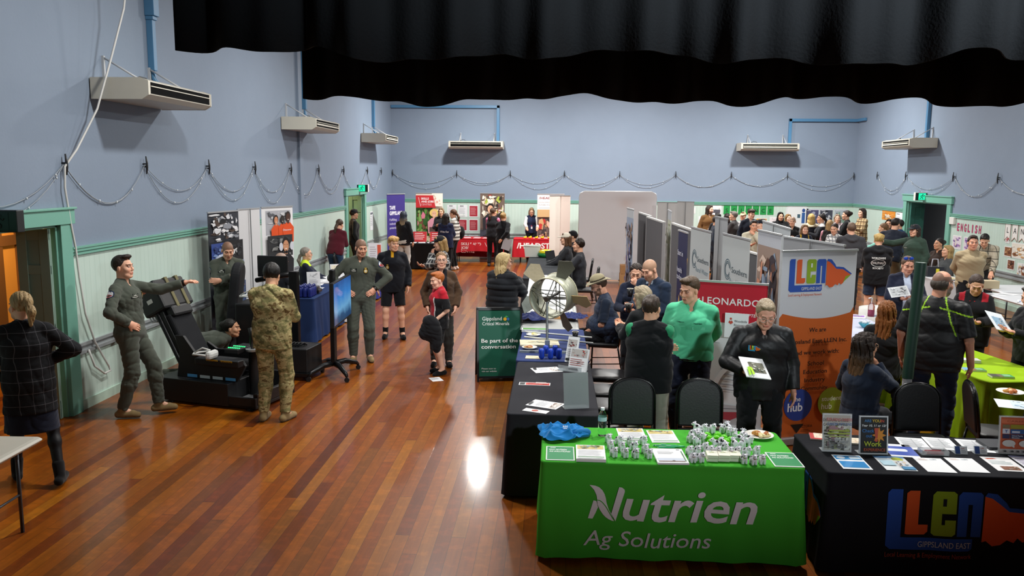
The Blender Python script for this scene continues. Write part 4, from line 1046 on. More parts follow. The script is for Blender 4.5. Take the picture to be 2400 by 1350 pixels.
def folding_table(label, x0, y0, x1, y1, col, h=.735, legs=True, rot=0.0, shrink=0):
    r = empty('folding_table', ((x0+x1)/2, (y0+y1)/2, 0), rot, label, 'table'); w, d = x1-x0, y1-y0
    o = mk('tabletop', *rslab(w, d, .045, .04), plain(col, 0.45), r, None, False); o.location = (0, 0, h-.0225)
    for sx in (-1, 1):
        for sy in (-1, 1):
            a = (sx*(w/2-.16), sy*(d/2-.10), h-.045) if w > d else (sx*(w/2-.1), sy*(d/2-.16), h-.045)
            MB().tube([a, (a[0], a[1], 0)], .014, 8).build('leg', plain(0x4b4f55, 0.35, 0.6), r)
        a = (sx*(w/2-.16), -(d/2-.10), .3) if w > d else (-(w/2-.1), sx*(d/2-.16), .3)
        b = (sx*(w/2-.16), (d/2-.10), .3) if w > d else ((w/2-.1), sx*(d/2-.16), .3)
        MB().tube([a, b], .010, 6).build('cross_bar', plain(0x4b4f55, 0.35, 0.6), r)
    return r
def sheet(art, loc, ang, label, cat='flyer', stack=.0012, group=None, name='flyer', mat=None):
    """paper lying flat; loc is its centre, ang the direction of its lower edge"""
    o = art.build(name, flat((0, 0, 0), 0) @ Matrix.Translation((-art.w/2, -art.h/2, stack)), None, stack, mat or PRINT, step=.00025)
    o.location = loc; o.rotation_euler = (0, 0, math.radians(ang)); return tag(o, label, cat, group)
def page(w, h, seed, head=None, photo=None, accent=None, lines=6):
    A = Art(w, h, 0xf1f2f4); m = w*.07
    if photo: A.photo(m, h*photo[0], w-2*m, h*photo[1], photo[2], 14, seed)
    if head: A.rect(m, h*.88, w*.5, h*.05, head)
    A.lines(m, h*(.72 if not photo or photo[0] < .5 else photo[0]-.08), w*.82, lines, h*.06, 0x9a9da3, .3, seed)
    if accent: A.rect(m, h*.03, w-2*m, h*.035, accent)
    return A
FIELD = [0xd6c27a, 0xb89b4e, 0x6f7f3c, 0x8fb0d0, 0xe8e2c8, 0x7d8a8f]
# ------------------------------------------------------------------ logos as artwork
def llen_logo(A, x, y, k, blue=0x2f56b0, red=0xe0602f, green=0x8fae2c, text=0xf2f2f2, sub=0xd8643a):
    """drawn on a 1.00 x 0.56 field: LL, e, n, the state outline"""
    def P(pts): return [(x+a*k, y+b*k) for a, b in pts]
    A.poly(P([(.0, .10), (.0, .50), (.02, .53), (.09, .53), (.09, .14), (.53, .14), (.53, .06), (.51, .04), (.03, .04), (.0, .07)]), blue)
    A.poly(P([(.115, .17), (.115, .50), (.135, .52), (.195, .52), (.195, .245), (.255, .245), (.255, .19), (.235, .165), (.13, .165)]), red)
    A.poly(P([(.275, .18), (.275, .49), (.295, .52), (.40, .52), (.42, .50), (.42, .34), (.335, .34), (.335, .25), (.355, .25), (.355, .29), (.42, .29), (.42, .18), (.40, .16), (.295, .16)]), green)
    A.rect(x+.337*k, y+.40*k, .022*k, .06*k, 0x20242a if text == 0xd0d4d8 else 0xe8eaee)
    A.poly(P([(.43, .16), (.43, .49), (.45, .52), (.56, .52), (.575, .50), (.575, .16), (.515, .16), (.515, .42), (.49, .42), (.49, .16)]), blue)
    A.poly(P([(.585, .49), (.60, .52), (.66, .51), (.72, .44), (.74, .40), (.78, .40), (.86, .39), (1.0, .29), (.985, .275), (.85, .36), (.74, .37), (.68, .43), (.62, .48)]), blue)
    A.poly(P([(.585, .12), (.585, .49), (.63, .475), (.68, .43), (.74, .37), (.85, .36), (.985, .275), (.90, .25), (.86, .15), (.83, .13), (.80, .16), (.78, .12), (.74, .14), (.70, .10), (.65, .09), (.61, .13)]), red)
    A.poly(P([(.985, .275), (.90, .255), (.86, .15), (.89, .19), (.95, .24)]), green)
    A.text('GIPPSLAND EAST', x+.20*k, y+.065*k, .048*k, text, 0, width=.32*k)
    A.text('Local Learning & Employment Network', x+.0*k, y-.02*k, .040*k, sub, 0, width=.53*k)
def nutrien_word(A, x, y, k, c=0xe6e2e4):
    """wide word mark on a 1.0 field"""
    def P(pts): return [(x+a*k, y+b*k*1.10) for a, b in pts]
    A.poly(P([(0, .002), (.031, .105), (.048, .102), (.059, .067), (.0447, .033), (.0275, 0)]), c)
    A.poly(P([(.0055, .192), (.038, .189), (.0619, .181), (.082, .165), (.096, .143), (.104, .120), (.1086, .095), (.1237, .054), (.139, .030), (.1615, -.012), (.143, -.008), (.1237, .0), (.105, .012), (.089, .027), (.0687, .055), (.055, .085), (.0515, .122), (.048, .136), (.034, .164)]), c)
    g = P([(.050, .108), (.068, .106), (.085, .095), (.105, .073), (.125, .042), (.145, .012), (.162, -.012)])
    for p, q in zip(g, g[1:]): A.line(*p, *q, .005*k, 0x46ab33)
    A.poly(P([(.182, .183), (.199, .181), (.2145, .170), (.2165, .157), (.165, -.010), (.139, .033)]), c)
    A.text('utrien', x+.208*k, y, .206*k, c, .014, .22, width=.79*k)
# ------------------------------------------------------------------ green table in front
A = Art(1.8, .7); nutrien_word(A, .33, .33, 1.18); A.text('Ag Solutions', .30, .135, .115, 0xe0dcde, .004, .2, width=.90)
tablecloth('table under a bright green cloth with big white lettering, nearest the camera', -.07, 5.50, 1.75, 6.29, .74, 0x46ab33, .035, .010, 4, [('f', A, 0, 0)], .012)
ZT = .7415
def on(px, py, z=ZT): return at(px, py, z)
def qr_free(A, x, y, s): A.rect(x, y, s, s, 0xe4ede6)
def why_card():
    A = Art(.205, .29, 0xeef2ee); A.rect(.008, .012, .189, .266, 0x0f8a4e)
    A.text('WHY NUTRIEN', .022, .205, .026, 0xf4f6f4, .02, .25, width=.13); A.text('AG SOLUTIONS?', .022, .165, .026, 0xf4f6f4, .02, .25, width=.155); A.rect(.03, .25, .04, .010, 0xf4f6f4); return A
sheet(why_card(), on(1313, 1063), 0, 'green card with white lettering at the left front of the green table', 'card', .004)
sheet(why_card(), on(1838, 1078), 0, 'green card with white lettering on the right front corner of the green table', 'card', .004)
def field_page(seed, w=.21, h=.297):
    A = Art(w, h, 0xf2f3f4); A.photo(.01, h*.70, w-.02, h*.27, FIELD, 16, seed, .5); A.lines(.015, h*.60, w*.85, 7, h*.065, 0xb4b7bd, .25, seed); A.rect(.012, h*.04, w-.024, h*.05, 0x4f8a58); return A
sheet(field_page(1), on(1384, 1066), -1, 'thick stack of field-photo flyers beside the left green card', 'flyer stack', .022)
A = field_page(5); sheet(A, on(1480, 1018), 2, 'flyer with a wheel-track photo at the back edge of the green table', 'flyer')
sheet(field_page(9), on(1553, 1023), 3, 'flyer with a golden field photo at the back edge of the green table', 'flyer')
A = Art(.22, .297, 0xf4f5f6); A.lines(.03, .235, .12, 4, .018, 0xb9bcc2, .3); A.ring(.185, .27, .006, .012, 0xa8adb3); A.rect(.20, .03, .008, .21, 0x3f7a50); A.rect(.012, .03, .185, .06, 0xc9d2e2); A.rect(.012, .022, .185, .012, 0x8d6a55); A.ell(.12, .04, .012, .008, 0x55555a, 8)
sheet(A, on(1570, 1072), 2, 'thick pad of white sheets at the front of the green table in the middle', 'notepad', .014)
for i in range(7):
    p = on(1552+5.5*i, 1047+1.6*(i % 3)); m = MB().color(0x25b779).cyl((-.065, 0, .006), (.055, 0, .006), .0055, n=8).color(0x1e9a66).cyl((.055, 0, .006), (.068, 0, .006), .0055, .002, 8).color(0xd8dcd8).cyl((-.07, 0, .006), (-.065, 0, .006), .003, n=6)
    m.box((-.04, 0, .0125), (.035, .003, .002)); o = m.build('pen', GLOSS); o.location = (p.x, p.y, ZT+(.006 if i % 2 else 0)); o.rotation_euler = (0, 0, math.radians(-6+5*(i % 3))); tag(o, 'green pen in the loose bundle behind the pad of white sheets', 'pen', 'green pens')
# foam toy cows
def cow_mesh(seed):
    r = random.Random(seed); F = Field(.010); F.ell((0, 0, .042), (.021, .030, .022)); F.ell((0, .026, .062), (.015, .016, .0145), k=.008); F.ell((0, .040, .056), (.011, .010, .009), k=.006)
    for sx in (-1, 1):
        F.ell((sx*.018, .020, .070), (.009, .005, .006), k=.004); F.cone((sx*.007, .022, .074), (sx*.009, .021, .082), .004, .003, k=.003)
        for sy in (-.018, .018): F.cone((sx*.012, sy, .035), (sx*.012, sy, .007), .0095, .0095, k=.006)
    V, Q = F.mesh(.0036, 0, [((0, 0, 0), (0, 0, -1))]); K = np.repeat(np.array([C(0xeceaf2)]), len(V), 0); x, y, z = V.T
    for i in range(4):
        c = V[r.randrange(len(V))]; c = np.array((c[0], -.02+.03*r.random(), .05+.012*r.random())); K[((V-c)**2).sum(1) < r.uniform(.008, .012)**2] = C(0x1b1b1f)
    K[(y > .044) & (z < .058) & (z > .050)] = C(0xdfc8cd)
    for sx in (-1, 1): K[((V-np.array((sx*.009, .038, .067)))**2).sum(1) < .0042**2] = C(0x101012)
    o = mk('toy_cow', V, Q, GLOSS, None, K); me = o.data; bpy.data.objects.remove(o); return me
COWS = [cow_mesh(i) for i in range(4)]
def cow(px, py, ang, label, grp, z=0.0, roll=0.0, i=[0]):
    o = bpy.data.objects.new('toy_cow', COWS[i[0] % 4]); i[0] += 1; link(o); p = at(px, py, ZT); o.location = (p.x, p.y, ZT+z); o.rotation_euler = (roll, 0, math.radians(ang)); tag(o, label, 'toy cow', grp)
rr = random.Random(8)
for x, y in ((385, 655), (590, 690), (810, 705), (1070, 695), (430, 780), (650, 810), (885, 805), (1110, 860), (490, 930), (710, 940), (915, 950), (1175, 960)):
    cow(1380+x/8.44, 960+y/8.44, 180+rr.uniform(10, 35), 'white foam toy cow standing in the neat block behind the left flyers', 'toy cows in the neat left block')
for x, y in ((340, 905), (485, 900), (1300, 925), (1480, 945), (1645, 935), (280, 770), (425, 765), (640, 770), (800, 780), (1035, 790), (1180, 780), (1345, 790), (1540, 770), (560, 705), (940, 705)):
    cow(1580+x/8, 970+y/8, 180+rr.uniform(5, 40), 'white foam toy cow standing upright in the front of the crowded right herd', 'toy cows in the front of the right herd')
for x, y, a in ((300, 535, 200), (430, 595, 120), (780, 640, 90), (925, 640, 40), (1130, 640, 20), (1270, 640, -40), (1360, 600, 250), (1400, 545, 100), (430, 335, 60), (550, 350, 200), (700, 350, 215), (900, 350, 160), (1015, 330, 20), (1030, 410, 160), (1130, 430, 160), (1275, 470, -30), (480, 440, 150), (520, 500, 100), (600, 540, 90), (340, 450, 210), (1210, 540, 70)):
    cow(1580+x/8, 970+y/8, a, 'black-spotted foam toy cow crowded around the lime green balls', 'toy cows around the green balls', 0)
for i, (x, y) in enumerate(((620, 415), (820, 415), (650, 475), (795, 475), (935, 465), (1060, 500), (690, 545), (980, 535))):
    p = at(1580+x/8, 970+y/8, ZT+.03); o = MB().color(0x63d312).ell((0, 0, 0), (.031, .031, .031), 18, 12).build('stress_ball', GLOSS); o.location = (p.x, p.y, ZT+.031); tag(o, 'lime green stress ball among the toy cows', 'ball', 'lime green balls')
def notes(px, py, label):
    p = on(px, py); r = empty('notepad_stack', p, math.radians(-3), label, 'notepad stack', 'notepads between the toy cows')
    for k in range(2):
        A = Art(.078, .105, 0xf3efdd); A.photo(.004, .055, .07, .046, [0xe8e6d2, 0x9fb56a, 0xd8c98c, 0xcfe0ea], 8, 3)
        o = A.build('notepad', flat((0, 0, 0), 0) @ Matrix.Translation((-.039+.004*k, -.052, .024*(k+1))), r, .021, PRINT, step=.0002)
for px, lab in ((1667, 'left of three small notepad stacks at the front of the right herd'), (1694, 'middle of three small notepad stacks at the front of the right herd'), (1720, 'right of three small notepad stacks at the front of the right herd')): notes(px, 1077, lab)
def plate(loc, label, cols, seed, r0=.11, n=9):
    r = random.Random(seed); e = empty('paper_plate', loc, 0, label, 'plate of food')
    MB().color(0xf1efe8).lathe([(0, .004), (r0*.68, .004), (r0*.78, .010), (r0, .020), (r0, .023), (r0*.77, .013), (r0*.68, .008), (0, .008)], n=28).build('plate', GLOSS, e)
    for i in range(n):
        a = r.uniform(0, 6.3); d = r.uniform(0, r0*.5); m = MB().color(r.choice(cols)).ell((0, 0, 0), (r0*r.uniform(.22, .4), r0*r.uniform(.12, .2), r0*r.uniform(.10, .16)), 10, 6)
        o = m.build('food', GLOSS, e); o.location = (d*math.cos(a), d*math.sin(a), .018+r.uniform(0, .012)); o.rotation_euler = (0, 0, r.uniform(0, 3))
FOOD = [0xd9a455, 0xe6c684, 0xc58a3c, 0xf0dfa8, 0xb5652f]
plate(on(1779, 1024), 'white plate of pastries at the back right of the green table', FOOD, 2)
def bottle(loc, label, h=.225):
    r = empty('water_bottle', loc, 0, label, 'bottle'); k = h/.225
    prof = [(0, .0), (.030, .002), (.033, .01)]+[(.033-.002*(i % 2), .02+.012*i) for i in range(8)]+[(.0335, .12), (.0335, .155), (.028, .18), (.014, .200), (.0135, .210)]
    MB().lathe([(a*k, b*k) for a, b in prof], n=24).build('body', glass(0xe8f6f2), r)
    MB().color(0xb4d4dc).lathe([(.0342*k, .122*k), (.0342*k, .153*k)], n=24).build('label', GLOSS, r); MB().color(0xe9eef0).cyl((0, 0, .205*k), (0, 0, .224*k), .0155*k, n=16).build('cap', GLOSS, r)
bottle(on(1411, 1021), 'clear plastic water bottle at the back left of the green table')
# crumpled blue shirts
def crumple(name, loc, rz, rx_, ry_, h, col, label, cat, seed, over=0.0):
    r = random.Random(seed); n = 56; V = []; ph = [r.uniform(0, 6) for _ in range(8)]
    for j in range(n+1):
        for i in range(n+1):
            a, b = i/n*2-1, j/n*2-1; x = a*math.sqrt(1-b*b/2.6); y = b*math.sqrt(1-a*a/2.6)
            e = max(0, 1-(x*x*x*x+y*y*y*y)**.5*.99)**.38; ed = 1+.10*math.sin(3*math.atan2(y, x)+ph[0])+.06*math.sin(7*math.atan2(y, x)+ph[1])
            f = .5*(1-abs(math.sin(4*x+2.5*y+ph[2]+1.3*math.sin(3*y+ph[3]))))**2+.35*(1-abs(math.sin(7*y-4*x+ph[4]+math.sin(4*x+ph[5]))))**2+.2*math.sin(9*x+ph[6])*math.sin(8*y)
            V.append((x*rx_*ed, y*ry_*ed, h*e*(.55+.6*f)+.003-over*max(0, -y-.75)*.5))
    F = [(j*(n+1)+i, j*(n+1)+i+1, (j+1)*(n+1)+i+1, (j+1)*(n+1)+i) for j in range(n) for i in range(n)]
    o = mk(name, V, F, CLOTH, None, [C(col)]*len(V)); o.location = loc; o.rotation_euler = (0, 0, rz); tag(o, label, cat); return o
o = crumple('folded_shirt', on(1317, 1021), .1, .19, .17, .095, 0x0f7cc4, 'bright blue folded shirt lying on the left back corner of the green table', 'shirt', 3)
A = Art(.05, .03); A.text('RN', 0, 0, .02, 0xe8eef4, .02); A.rect(0, -.012, .03, .006, 0xe8eef4)
A.build('lettering', frame((.0, -.075, .088), (1, .1, 0), (0, .8, .6)), o, 0)
MB().color(0x0f74b8).tube([(.06, -.05, .02), (.12, -.06, .035), (.19, -.02, .03), (.21, .03, .015)], [.03, .035, .035, .022], 10).build('sleeve', CLOTH, o)
# ------------------------------------------------------------------ black black logo table
A = Art(1.9, .7); llen_logo(A, .40, .17, 1.10, text=0xd0d4d8, sub=0xb9503a)
for V_, *_ in A.L: V_[:, 1] = .17+(V_[:, 1]-.17)*.80
A2 = Art(.8, .7); llen_logo(A2, .02, .18, .78, text=0xd0d4d8)
tablecloth('table under a black cloth with a coloured letter and map logo, front right', 1.90, 5.44, 4.1, 6.27, .74, 0x1b1c21, .03, .008, 11, [('f', A, 0, 0), ('l', A2, 0, 0)], .015)
CLEAR = glass(0xe9eef0, .06, .72)
def acrylic(loc, rz, art, label, tilt=12, cat='sign holder', name='acrylic_sign_holder'):
    r = empty(name, loc, rz, label, cat); t = math.radians(tilt); w, h = art.w, art.h
    R = Matrix.Rotation(t, 4, 'X') @ frame((-w/2, 0, .006), (1, 0, 0), (0, 0, 1)); R = Matrix.Rotation(-t, 4, 'X') @ frame((-w/2, 0, .006), (1, 0, 0), (0, 0, 1))
    art.build('insert', R, r, .0015)
    b = mk('stand', [R @ Vector(p) for p in ((-.004, -.004, -.004), (w+.004, -.004, -.004), (w+.004, h+.004, -.004), (-.004, h+.004, -.004), (-.004, -.004, -.006), (w+.004, -.004, -.006), (w+.004, h+.004, -.006), (-.004, h+.004, -.006))]+[(-w/2, 0, .001), (w/2, 0, .001), (w/2, .09, .001), (-w/2, .09, .001), (-w/2, 0, .004), (w/2, 0, .004), (w/2, .09, .004), (-w/2, .09, .004)], [(0, 1, 2, 3), (7, 6, 5, 4), (0, 4, 5, 1), (1, 5, 6, 2), (2, 6, 7, 3), (3, 7, 4, 0), (8, 11, 10, 9), (12, 13, 14, 15), (8, 9, 13, 12), (9, 10, 14, 13), (10, 11, 15, 14), (11, 8, 12, 15)], CLEAR, r, None, False)
    return r
A = Art(.205, .275, 0xd9dcde); A.rect(.008, .008, .189, .259, 0xb9b6ad); A.photo(.01, .01, .185, .20, [0xc4c2b8, 0xdad8cf, 0x8f8a78, 0xe6e4da, 0x6b6558, 0x8e9a4a, 0xa9838a], 46, 5, .5)
A.text('EXPLORING CAREERS', .014, .232, .022, 0xc4655f, .02, width=.178); A.text('CAREER OPTIONS', .016, .200, .019, 0x4f6fa3, .02, width=.172); A.rect(.03, .155, .145, .012, 0xa9b34a); A.rect(.02, .135, .16, .012, 0xa9b34a); A.rect(.03, .115, .145, .008, 0xb9c26a); A.lines(.025, .098, .15, 6, .012, 0x77757a, .35)
acrylic(on(1961, 1060), -.03, A, 'grey collage careers sign in a clear stand at the left of the black logo table', 8)
A = Art(.205, .275, 0xdfe2e4); A.rect(.008, .007, .189, .261, 0x1d1e20); A.text('ARE', .035, .232, .020, 0x3f7fb8, .02); A.text('YOU', .090, .232, .021, 0xd9b93a, .02); A.text('IN', .150, .232, .020, 0xd0543a, .02)
A.text('Year 10, 11 or 12?', .016, .200, .016, 0xeeeeee, .02, .25, width=.175)
A.poly([(.14+.052*(1 if i % 2 == 0 else .5)*math.cos(i*math.pi/8), .138+.060*(1 if i % 2 == 0 else .5)*math.sin(i*math.pi/8)) for i in range(16)], 0xe0912f)
A.text('Check', .018, .158, .024, 0x3a76b4, .02); A.text('out', .045, .122, .024, 0x3a76b4, .02); A.poly([(.105, .19), (.135, .19), (.128, .115), (.112, .115)], 0xc4503c); A.ell(.119, .10, .010, .010, 0xc4503c)
A.text('Work', .03, .058, .036, 0xb8c23a, .025); A.text('EXPERIENCE', .03, .022, .021, 0xc85c3a, .01, width=.155)
acrylic(on(2047, 1066), 0.02, A, 'black work experience sign with an orange star in a clear stand', 8)
A = Art(.26, .275, 0xe2dcd8); A.rect(.008, .035, .244, .232, 0xd2653f); A.rect(.012, .225, .236, .03, 0xe07b55); A.text('CAREERS', .05, .233, .014, 0xb24f30, .01, width=.16); A.rect(.02, .188, .05, .026, 0x8a7a5a); A.rect(.075, .185, .165, .030, 0xa79a2f); A.rect(.02, .148, .05, .036, 0xdfe4ee); A.text('Y', .035, .155, .022, 0x2a4a94, .03); A.rect(.075, .148, .165, .034, 0x355f97); A.rect(.085, .155, .055, .014, 0xd7dbe6); A.rect(.02, .112, .05, .032, 0x33365a); A.rect(.075, .112, .165, .032, 0x33365a)
A.text('School Family', .085, .130, .010, 0xe8e8ee, .01); A.text('Education', .085, .116, .010, 0xe8e8ee, .01)
for x in (.065, .180): A.ell(x, .078, .046, .025, 0xdedbd6); A.poly([(x+.015, .06), (x+.04, .062), (x+.038, .045)], 0xdedbd6)
for x in (.04, .09, .13, .17, .21): A.ell(x, .02, .010, .006, 0x4a4a4a)
acrylic(on(2384, 1066), -.04, A, 'orange and blue sign in a clear stand at the right picture edge', 6)
def litem(px, py, A, ang, lab, st=.0012, cat='flyer'):
    if cat == 'flyer':
        f = .285/A.h; A.h *= f
        for V_, *_ in A.L: V_[:, 1] *= f
    sheet(A, on(px, py), ang, lab, cat, st)
A = Art(.2, .125, 0xf2f5f8); A.rect(.008, .082, .184, .036, 0x2b8ccb); A.ell(.05, .10, .03, .012, 0xd8e4ee); A.rect(.11, .09, .075, .02, 0xcfe3ee); A.rect(.012, .012, .176, .055, 0x1e86c8); litem(1996, 1083, A, -2, 'blue and white flyer at the front left edge of the black logo table')
A = Art(.21, .15, 0xeef3f5); A.rect(0, .13, .21, .02, 0x4f86bd); A.ell(.15, .118, .04, .022, 0xb6c13c); A.photo(.11, .03, .095, .075, [0xd8dce0, 0x6a5a4e, 0xe8d0b8, 0x8c9aa0], 10, 2); A.rect(.01, .045, .09, .05, 0xb5d6e4); A.rect(.12, .005, .085, .03, 0x3f88b8); A.lines(.01, .115, .09, 2, .012, 0x7fa4bd); litem(2097, 1086, A, -2, 'flyer with a yellow circle and family photo on the black logo table')
for px, lab in ((2190, 'left of two blank white letterhead sheets at the front of the black logo table'), (2265, 'right of two blank white letterhead sheets at the front of the black logo table')):
    A = Art(.195, .155, 0xf0f2f4); A.text('LLEN', .11, .132, .014, 0x5f7f8f, .01); A.lines(.03, .14, .06, 2, .01, 0xe0b8a8, .3); litem(px, 1090, A, -3, lab)
A = Art(.2, .16, 0xf3f3f4); A.poly([(.02, .142), (.08, .146), (.10, .136), (.03, .130)], 0xc9542f); A.lines(.02, .11, .15, 3, .016, 0xa9bfc0, .3); A.photo(.05, .012, .12, .04, [0x8a5a44, 0xd8b8a0, 0x5a6a4a, 0xe8e0d8], 14, 4); litem(2352, 1088, A, -3, 'flyer with a red map mark and group photo near the right picture edge')
A = Art(.2, .15, 0xe9eaf2); A.rect(0, .13, .2, .02, 0x8d93b8); A.lines(.015, .11, .17, 5, .018, 0xb0a8c4, .4); litem(2420, 1085, A, -3, 'pale purple printed sheet at the right picture edge')
for px, py, lab in ((2140, 1040, 'leftmost of three printed forms lying behind the sign stands, black logo table'), (2205, 1040, 'middle of three printed forms, behind the clear pen box'), (2285, 1045, 'rightmost of three printed forms, behind the business card holders')):
    A = Art(.2, .20, 0xeef0f2); A.lines(.02, .17, .16, 9, .017, 0xb4b8be, .3, px); A.rect(.11, .05, .004, .13, 0xa4a8ae); litem(px, py, A, -8, lab)
A = Art(.2, .17, 0xf2f4f8); A.rect(0, .02, .2, .12, 0x3a55b0); A.rrect(.0, .07, .15, .035, .015, 0xe8ecf4); litem(2110, 1056, A, -6, 'blue printed brochure lying behind the black work experience sign')
A = Art(.17, .15, 0xf4e3d8); A.rect(0, 0, .17, .15, 0xc23434); A.photo(.03, .03, .14, .12, [0xf2e2cc, 0xd9b896, 0xfaf0e0], 9, 1); litem(1925, 1026, A, -12, 'red and cream booklet on the far left corner of the black logo table', .01, 'booklet')
A = Art(.17, .13, 0xf4ead8); A.photo(.01, .01, .15, .11, [0xf0e0c8, 0xb98a66, 0xe8d8b8], 9, 7); litem(2005, 1036, A, -6, 'cream booklet between the two sign stands on the black logo table', .012, 'booklet')
r = empty('pen_box', on(2187, 1064), -.03, 'clear plastic box of red pens on the black logo table', 'box')
m = MB(); w, d, h = .19, .085, .035
for a, b in (((-w/2, -d/2, 0), (w/2, d/2, .003)), ((-w/2, -d/2, 0), (-w/2+.003, d/2, h)), ((w/2-.003, -d/2, 0), (w/2, d/2, h)), ((-w/2, -d/2, 0), (w/2, -d/2+.003, h)), ((-w/2, d/2-.003, 0), (w/2, d/2, h))): m.b2(a, b)
m.build('box_wall', CLEAR, r)
for i in range(6):
    o = MB().color(0xa2484f).cyl((-.06, 0, 0), (.06, 0, 0), .005, n=8).color(0xe8e0e0).cyl((-.072, 0, 0), (-.06, 0, 0), .003, n=6).build('pen', GLOSS); p = on(2187, 1064); o.location = (p.x+.004*(i % 3), p.y-.03+.012*i, ZT+.010+.006*(i % 2)); o.rotation_euler = (0, 0, .05*(i % 3)-.05); tag(o, 'red pen lying in the clear plastic box', 'pen', 'red pens in the clear box')
for px, lab in ((2254, 'left of two business card holders with blue and white cards'), (2300, 'right of two business card holders with blue and white cards')):
    A = Art(.085, .055, 0xe9ebee); A.rect(0, 0, .034, .055, 0x274a8f); A.text('LLEN', .042, .037, .008, 0xb24a3a, .01); A.lines(.042, .026, .035, 3, .008, 0x9a9da4, .35)
    acrylic(on(px, 1066), -.03, A, lab, 25, 'card holder', 'business_card_holder')
o = MB().color(0x2a2c30).box((0, 0, .012), (.30, .2, .022)).build('folder', GLOSS); o.location = on(2350, 1046); tag(o, 'closed black folder at the back of the black logo table beside the orange sign', 'folder')
# ------------------------------------------------------------------ long row of tables away from the camera
tablecloth('table under a charcoal black cloth behind the green table, flyers on it', -.38, 6.62, .38, 8.52, .74, 0x2b2b30, .03, .012, 21)
A = page(.21, .29, 4, None, (.62, .3, [0xd8d4d0, 0x6b5a50, 0xb9a89a, 0x9b3b30])); A.rect(.01, .02, .08, .03, 0x1c1c1e); sheet(A, on(1281, 867), -72, 'white flyer at the far end of the charcoal table beside the leaflet rack')
A = Art(.30, .10, 0xeceff0); A.rect(.065, .01, .228, .08, 0xd2443a); A.rect(.008, .01, .05, .08, 0x2a2a2c); A.photo(.07, .012, .22, .05, [0xc8382e, 0x6a2a26, 0xe07a6a, 0x8a3a30], 14, 6); A.lines(.16, .08, .13, 3, .018, 0xf6e0dc, .5)
sheet(A, on(1253, 900), -2, 'red and white strip flyer in the middle of the charcoal table')
A = page(.20, .29, 8, None, (.05, .25, [0xcfc9c4, 0x5a4a44, 0xa88a7a])); A.rect(.02, .255, .09, .022, 0x2a2a2c); sheet(A, on(1278, 948), 66, 'white flyer at the near end of the charcoal table')
A = Art(.085, .22, 0xf1f1f1); A.ell(.045, .12, .028, .03, 0xb8584a); A.lines(.02, .08, .05, 2, .015, 0xb0b0b4); sheet(A, on(1256, 963), 68, 'small white card with a red mark at the near end of the charcoal table', 'card')
A = Art(.22, .31); r = acrylic(on(1350, 950), .35, Art(.22, .31, None), 'empty clear acrylic stand on the charcoal table', 14) if False else None
r = empty('acrylic_sign_holder', on(1352, 958), .25, 'empty clear acrylic stand near the corner of the charcoal table', 'sign holder'); m = MB(); t = Matrix.Rotation(-.2, 3, 'X')
for y in (0, .012): m.box(t @ Vector((0, y, .155)), (.22, .003, .31), t)
m.b2((-.11, -.005, 0), (.11, .10, .004)); m.build('stand', CLEAR, r)
def leaflet_rack(loc, rz, label):
    r = empty('leaflet_rack', loc, rz, label, 'leaflet rack'); t = Matrix.Rotation(-.35, 4, 'X')
    for k, (x, z, w) in enumerate(((-.06, .10, .12), (.05, .0, .20))):
        for j in range(3):
            A = Art(w, .27 if k == 0 else .25, 0xe6e8ea); A.photo(.01, .16, w-.02, .08, [0xb8b4b0, 0x7a2f2a, 0xc23a30, 0x4a4a50], 10, 3+k); A.lines(.015, .13, w*.8, 4, .02, 0xa05a54 if k else 0x9a9aa0, .3); A.rect(.01, .015, w*.5, .025, 0x222226)
            A.build('leaflet', t @ frame((x-w/2, .10-.045*k-.012*j*0+.010*(2-j), z+.01), (1, 0, 0), (0, 0, 1)), r, .006)
    MB().box((0, .08, .006), (.26, .17, .006)).box((0, .0, .03), (.26, .004, .06)).build('stand', CLEAR, r)
leaflet_rack(on(1335, 872), -.45, 'clear rack of printed leaflets on the far end of the charcoal table')
r = empty('card_box', on(1365, 868), -.2, 'clear box of small cards beside the leaflet rack', 'box'); MB().b2((-.05, -.04, 0), (.05, .04, .10)).build('box_wall', CLEAR, r)
A = Art(.07, .12, 0xc9c9d0); A.rect(.01, .06, .05, .05, 0xa83a3a); A.build('card', frame((-.035, .0, .02), (1, .1, 0), (0, .1, 1)), r, .01)
tablecloth('table under a slate blue cloth carrying the metal windmill sculpture', -.40, 8.58, .37, 10.38, .745, 0x36426e, .03, .012, 31)
Z2 = .747
plate(on(1250, 787, Z2), 'plate of fruit salad at the far end of the slate blue table', [0xe8d070, 0xd9b14a, 0xf0e8c0, 0xc2c85a], 4, .09)
plate(on(1241, 817, Z2), 'plate of sliced sausage rolls on the slate blue table', [0xd2874a, 0xe0b070, 0xb65a34], 6, .09)
A = Art(.46, .30, 0xe9dfbf); A.photo(.06, .10, .3, .15, [0xe9dfbf, 0xa9bfae, 0xc9c7a4, 0xdfd2a8], 18, 3, .3); sheet(A, on(1264, 806, Z2), 4, 'cream printed calico bag spread on the slate blue table', 'bag', .02, name='calico_bag')
A = Art(.17, .13, 0xe6d9b4); A.lines(.03, .08, .11, 2, .025, 0xb4a888, .3); sheet(A, on(1250, 838, Z2), -2, 'small cream card at the near end of the slate blue table', 'card', .006)
for i, px in enumerate((1269, 1279, 1290, 1301, 1310)):
    o = MB().color(0x1d3fb0).lathe([(0, 0), (.024, .004), (.033, .03), (.028, .06), (.033, .09), (.024, .112), (0, .118)], n=16).build('stress_toy', GLOSS); p = on(px, 841-(i % 2)*8, Z2); o.location = (p.x, p.y, Z2); tag(o, 'royal blue figure-eight stress toy standing beside the post base', 'toy', 'royal blue stress toys')
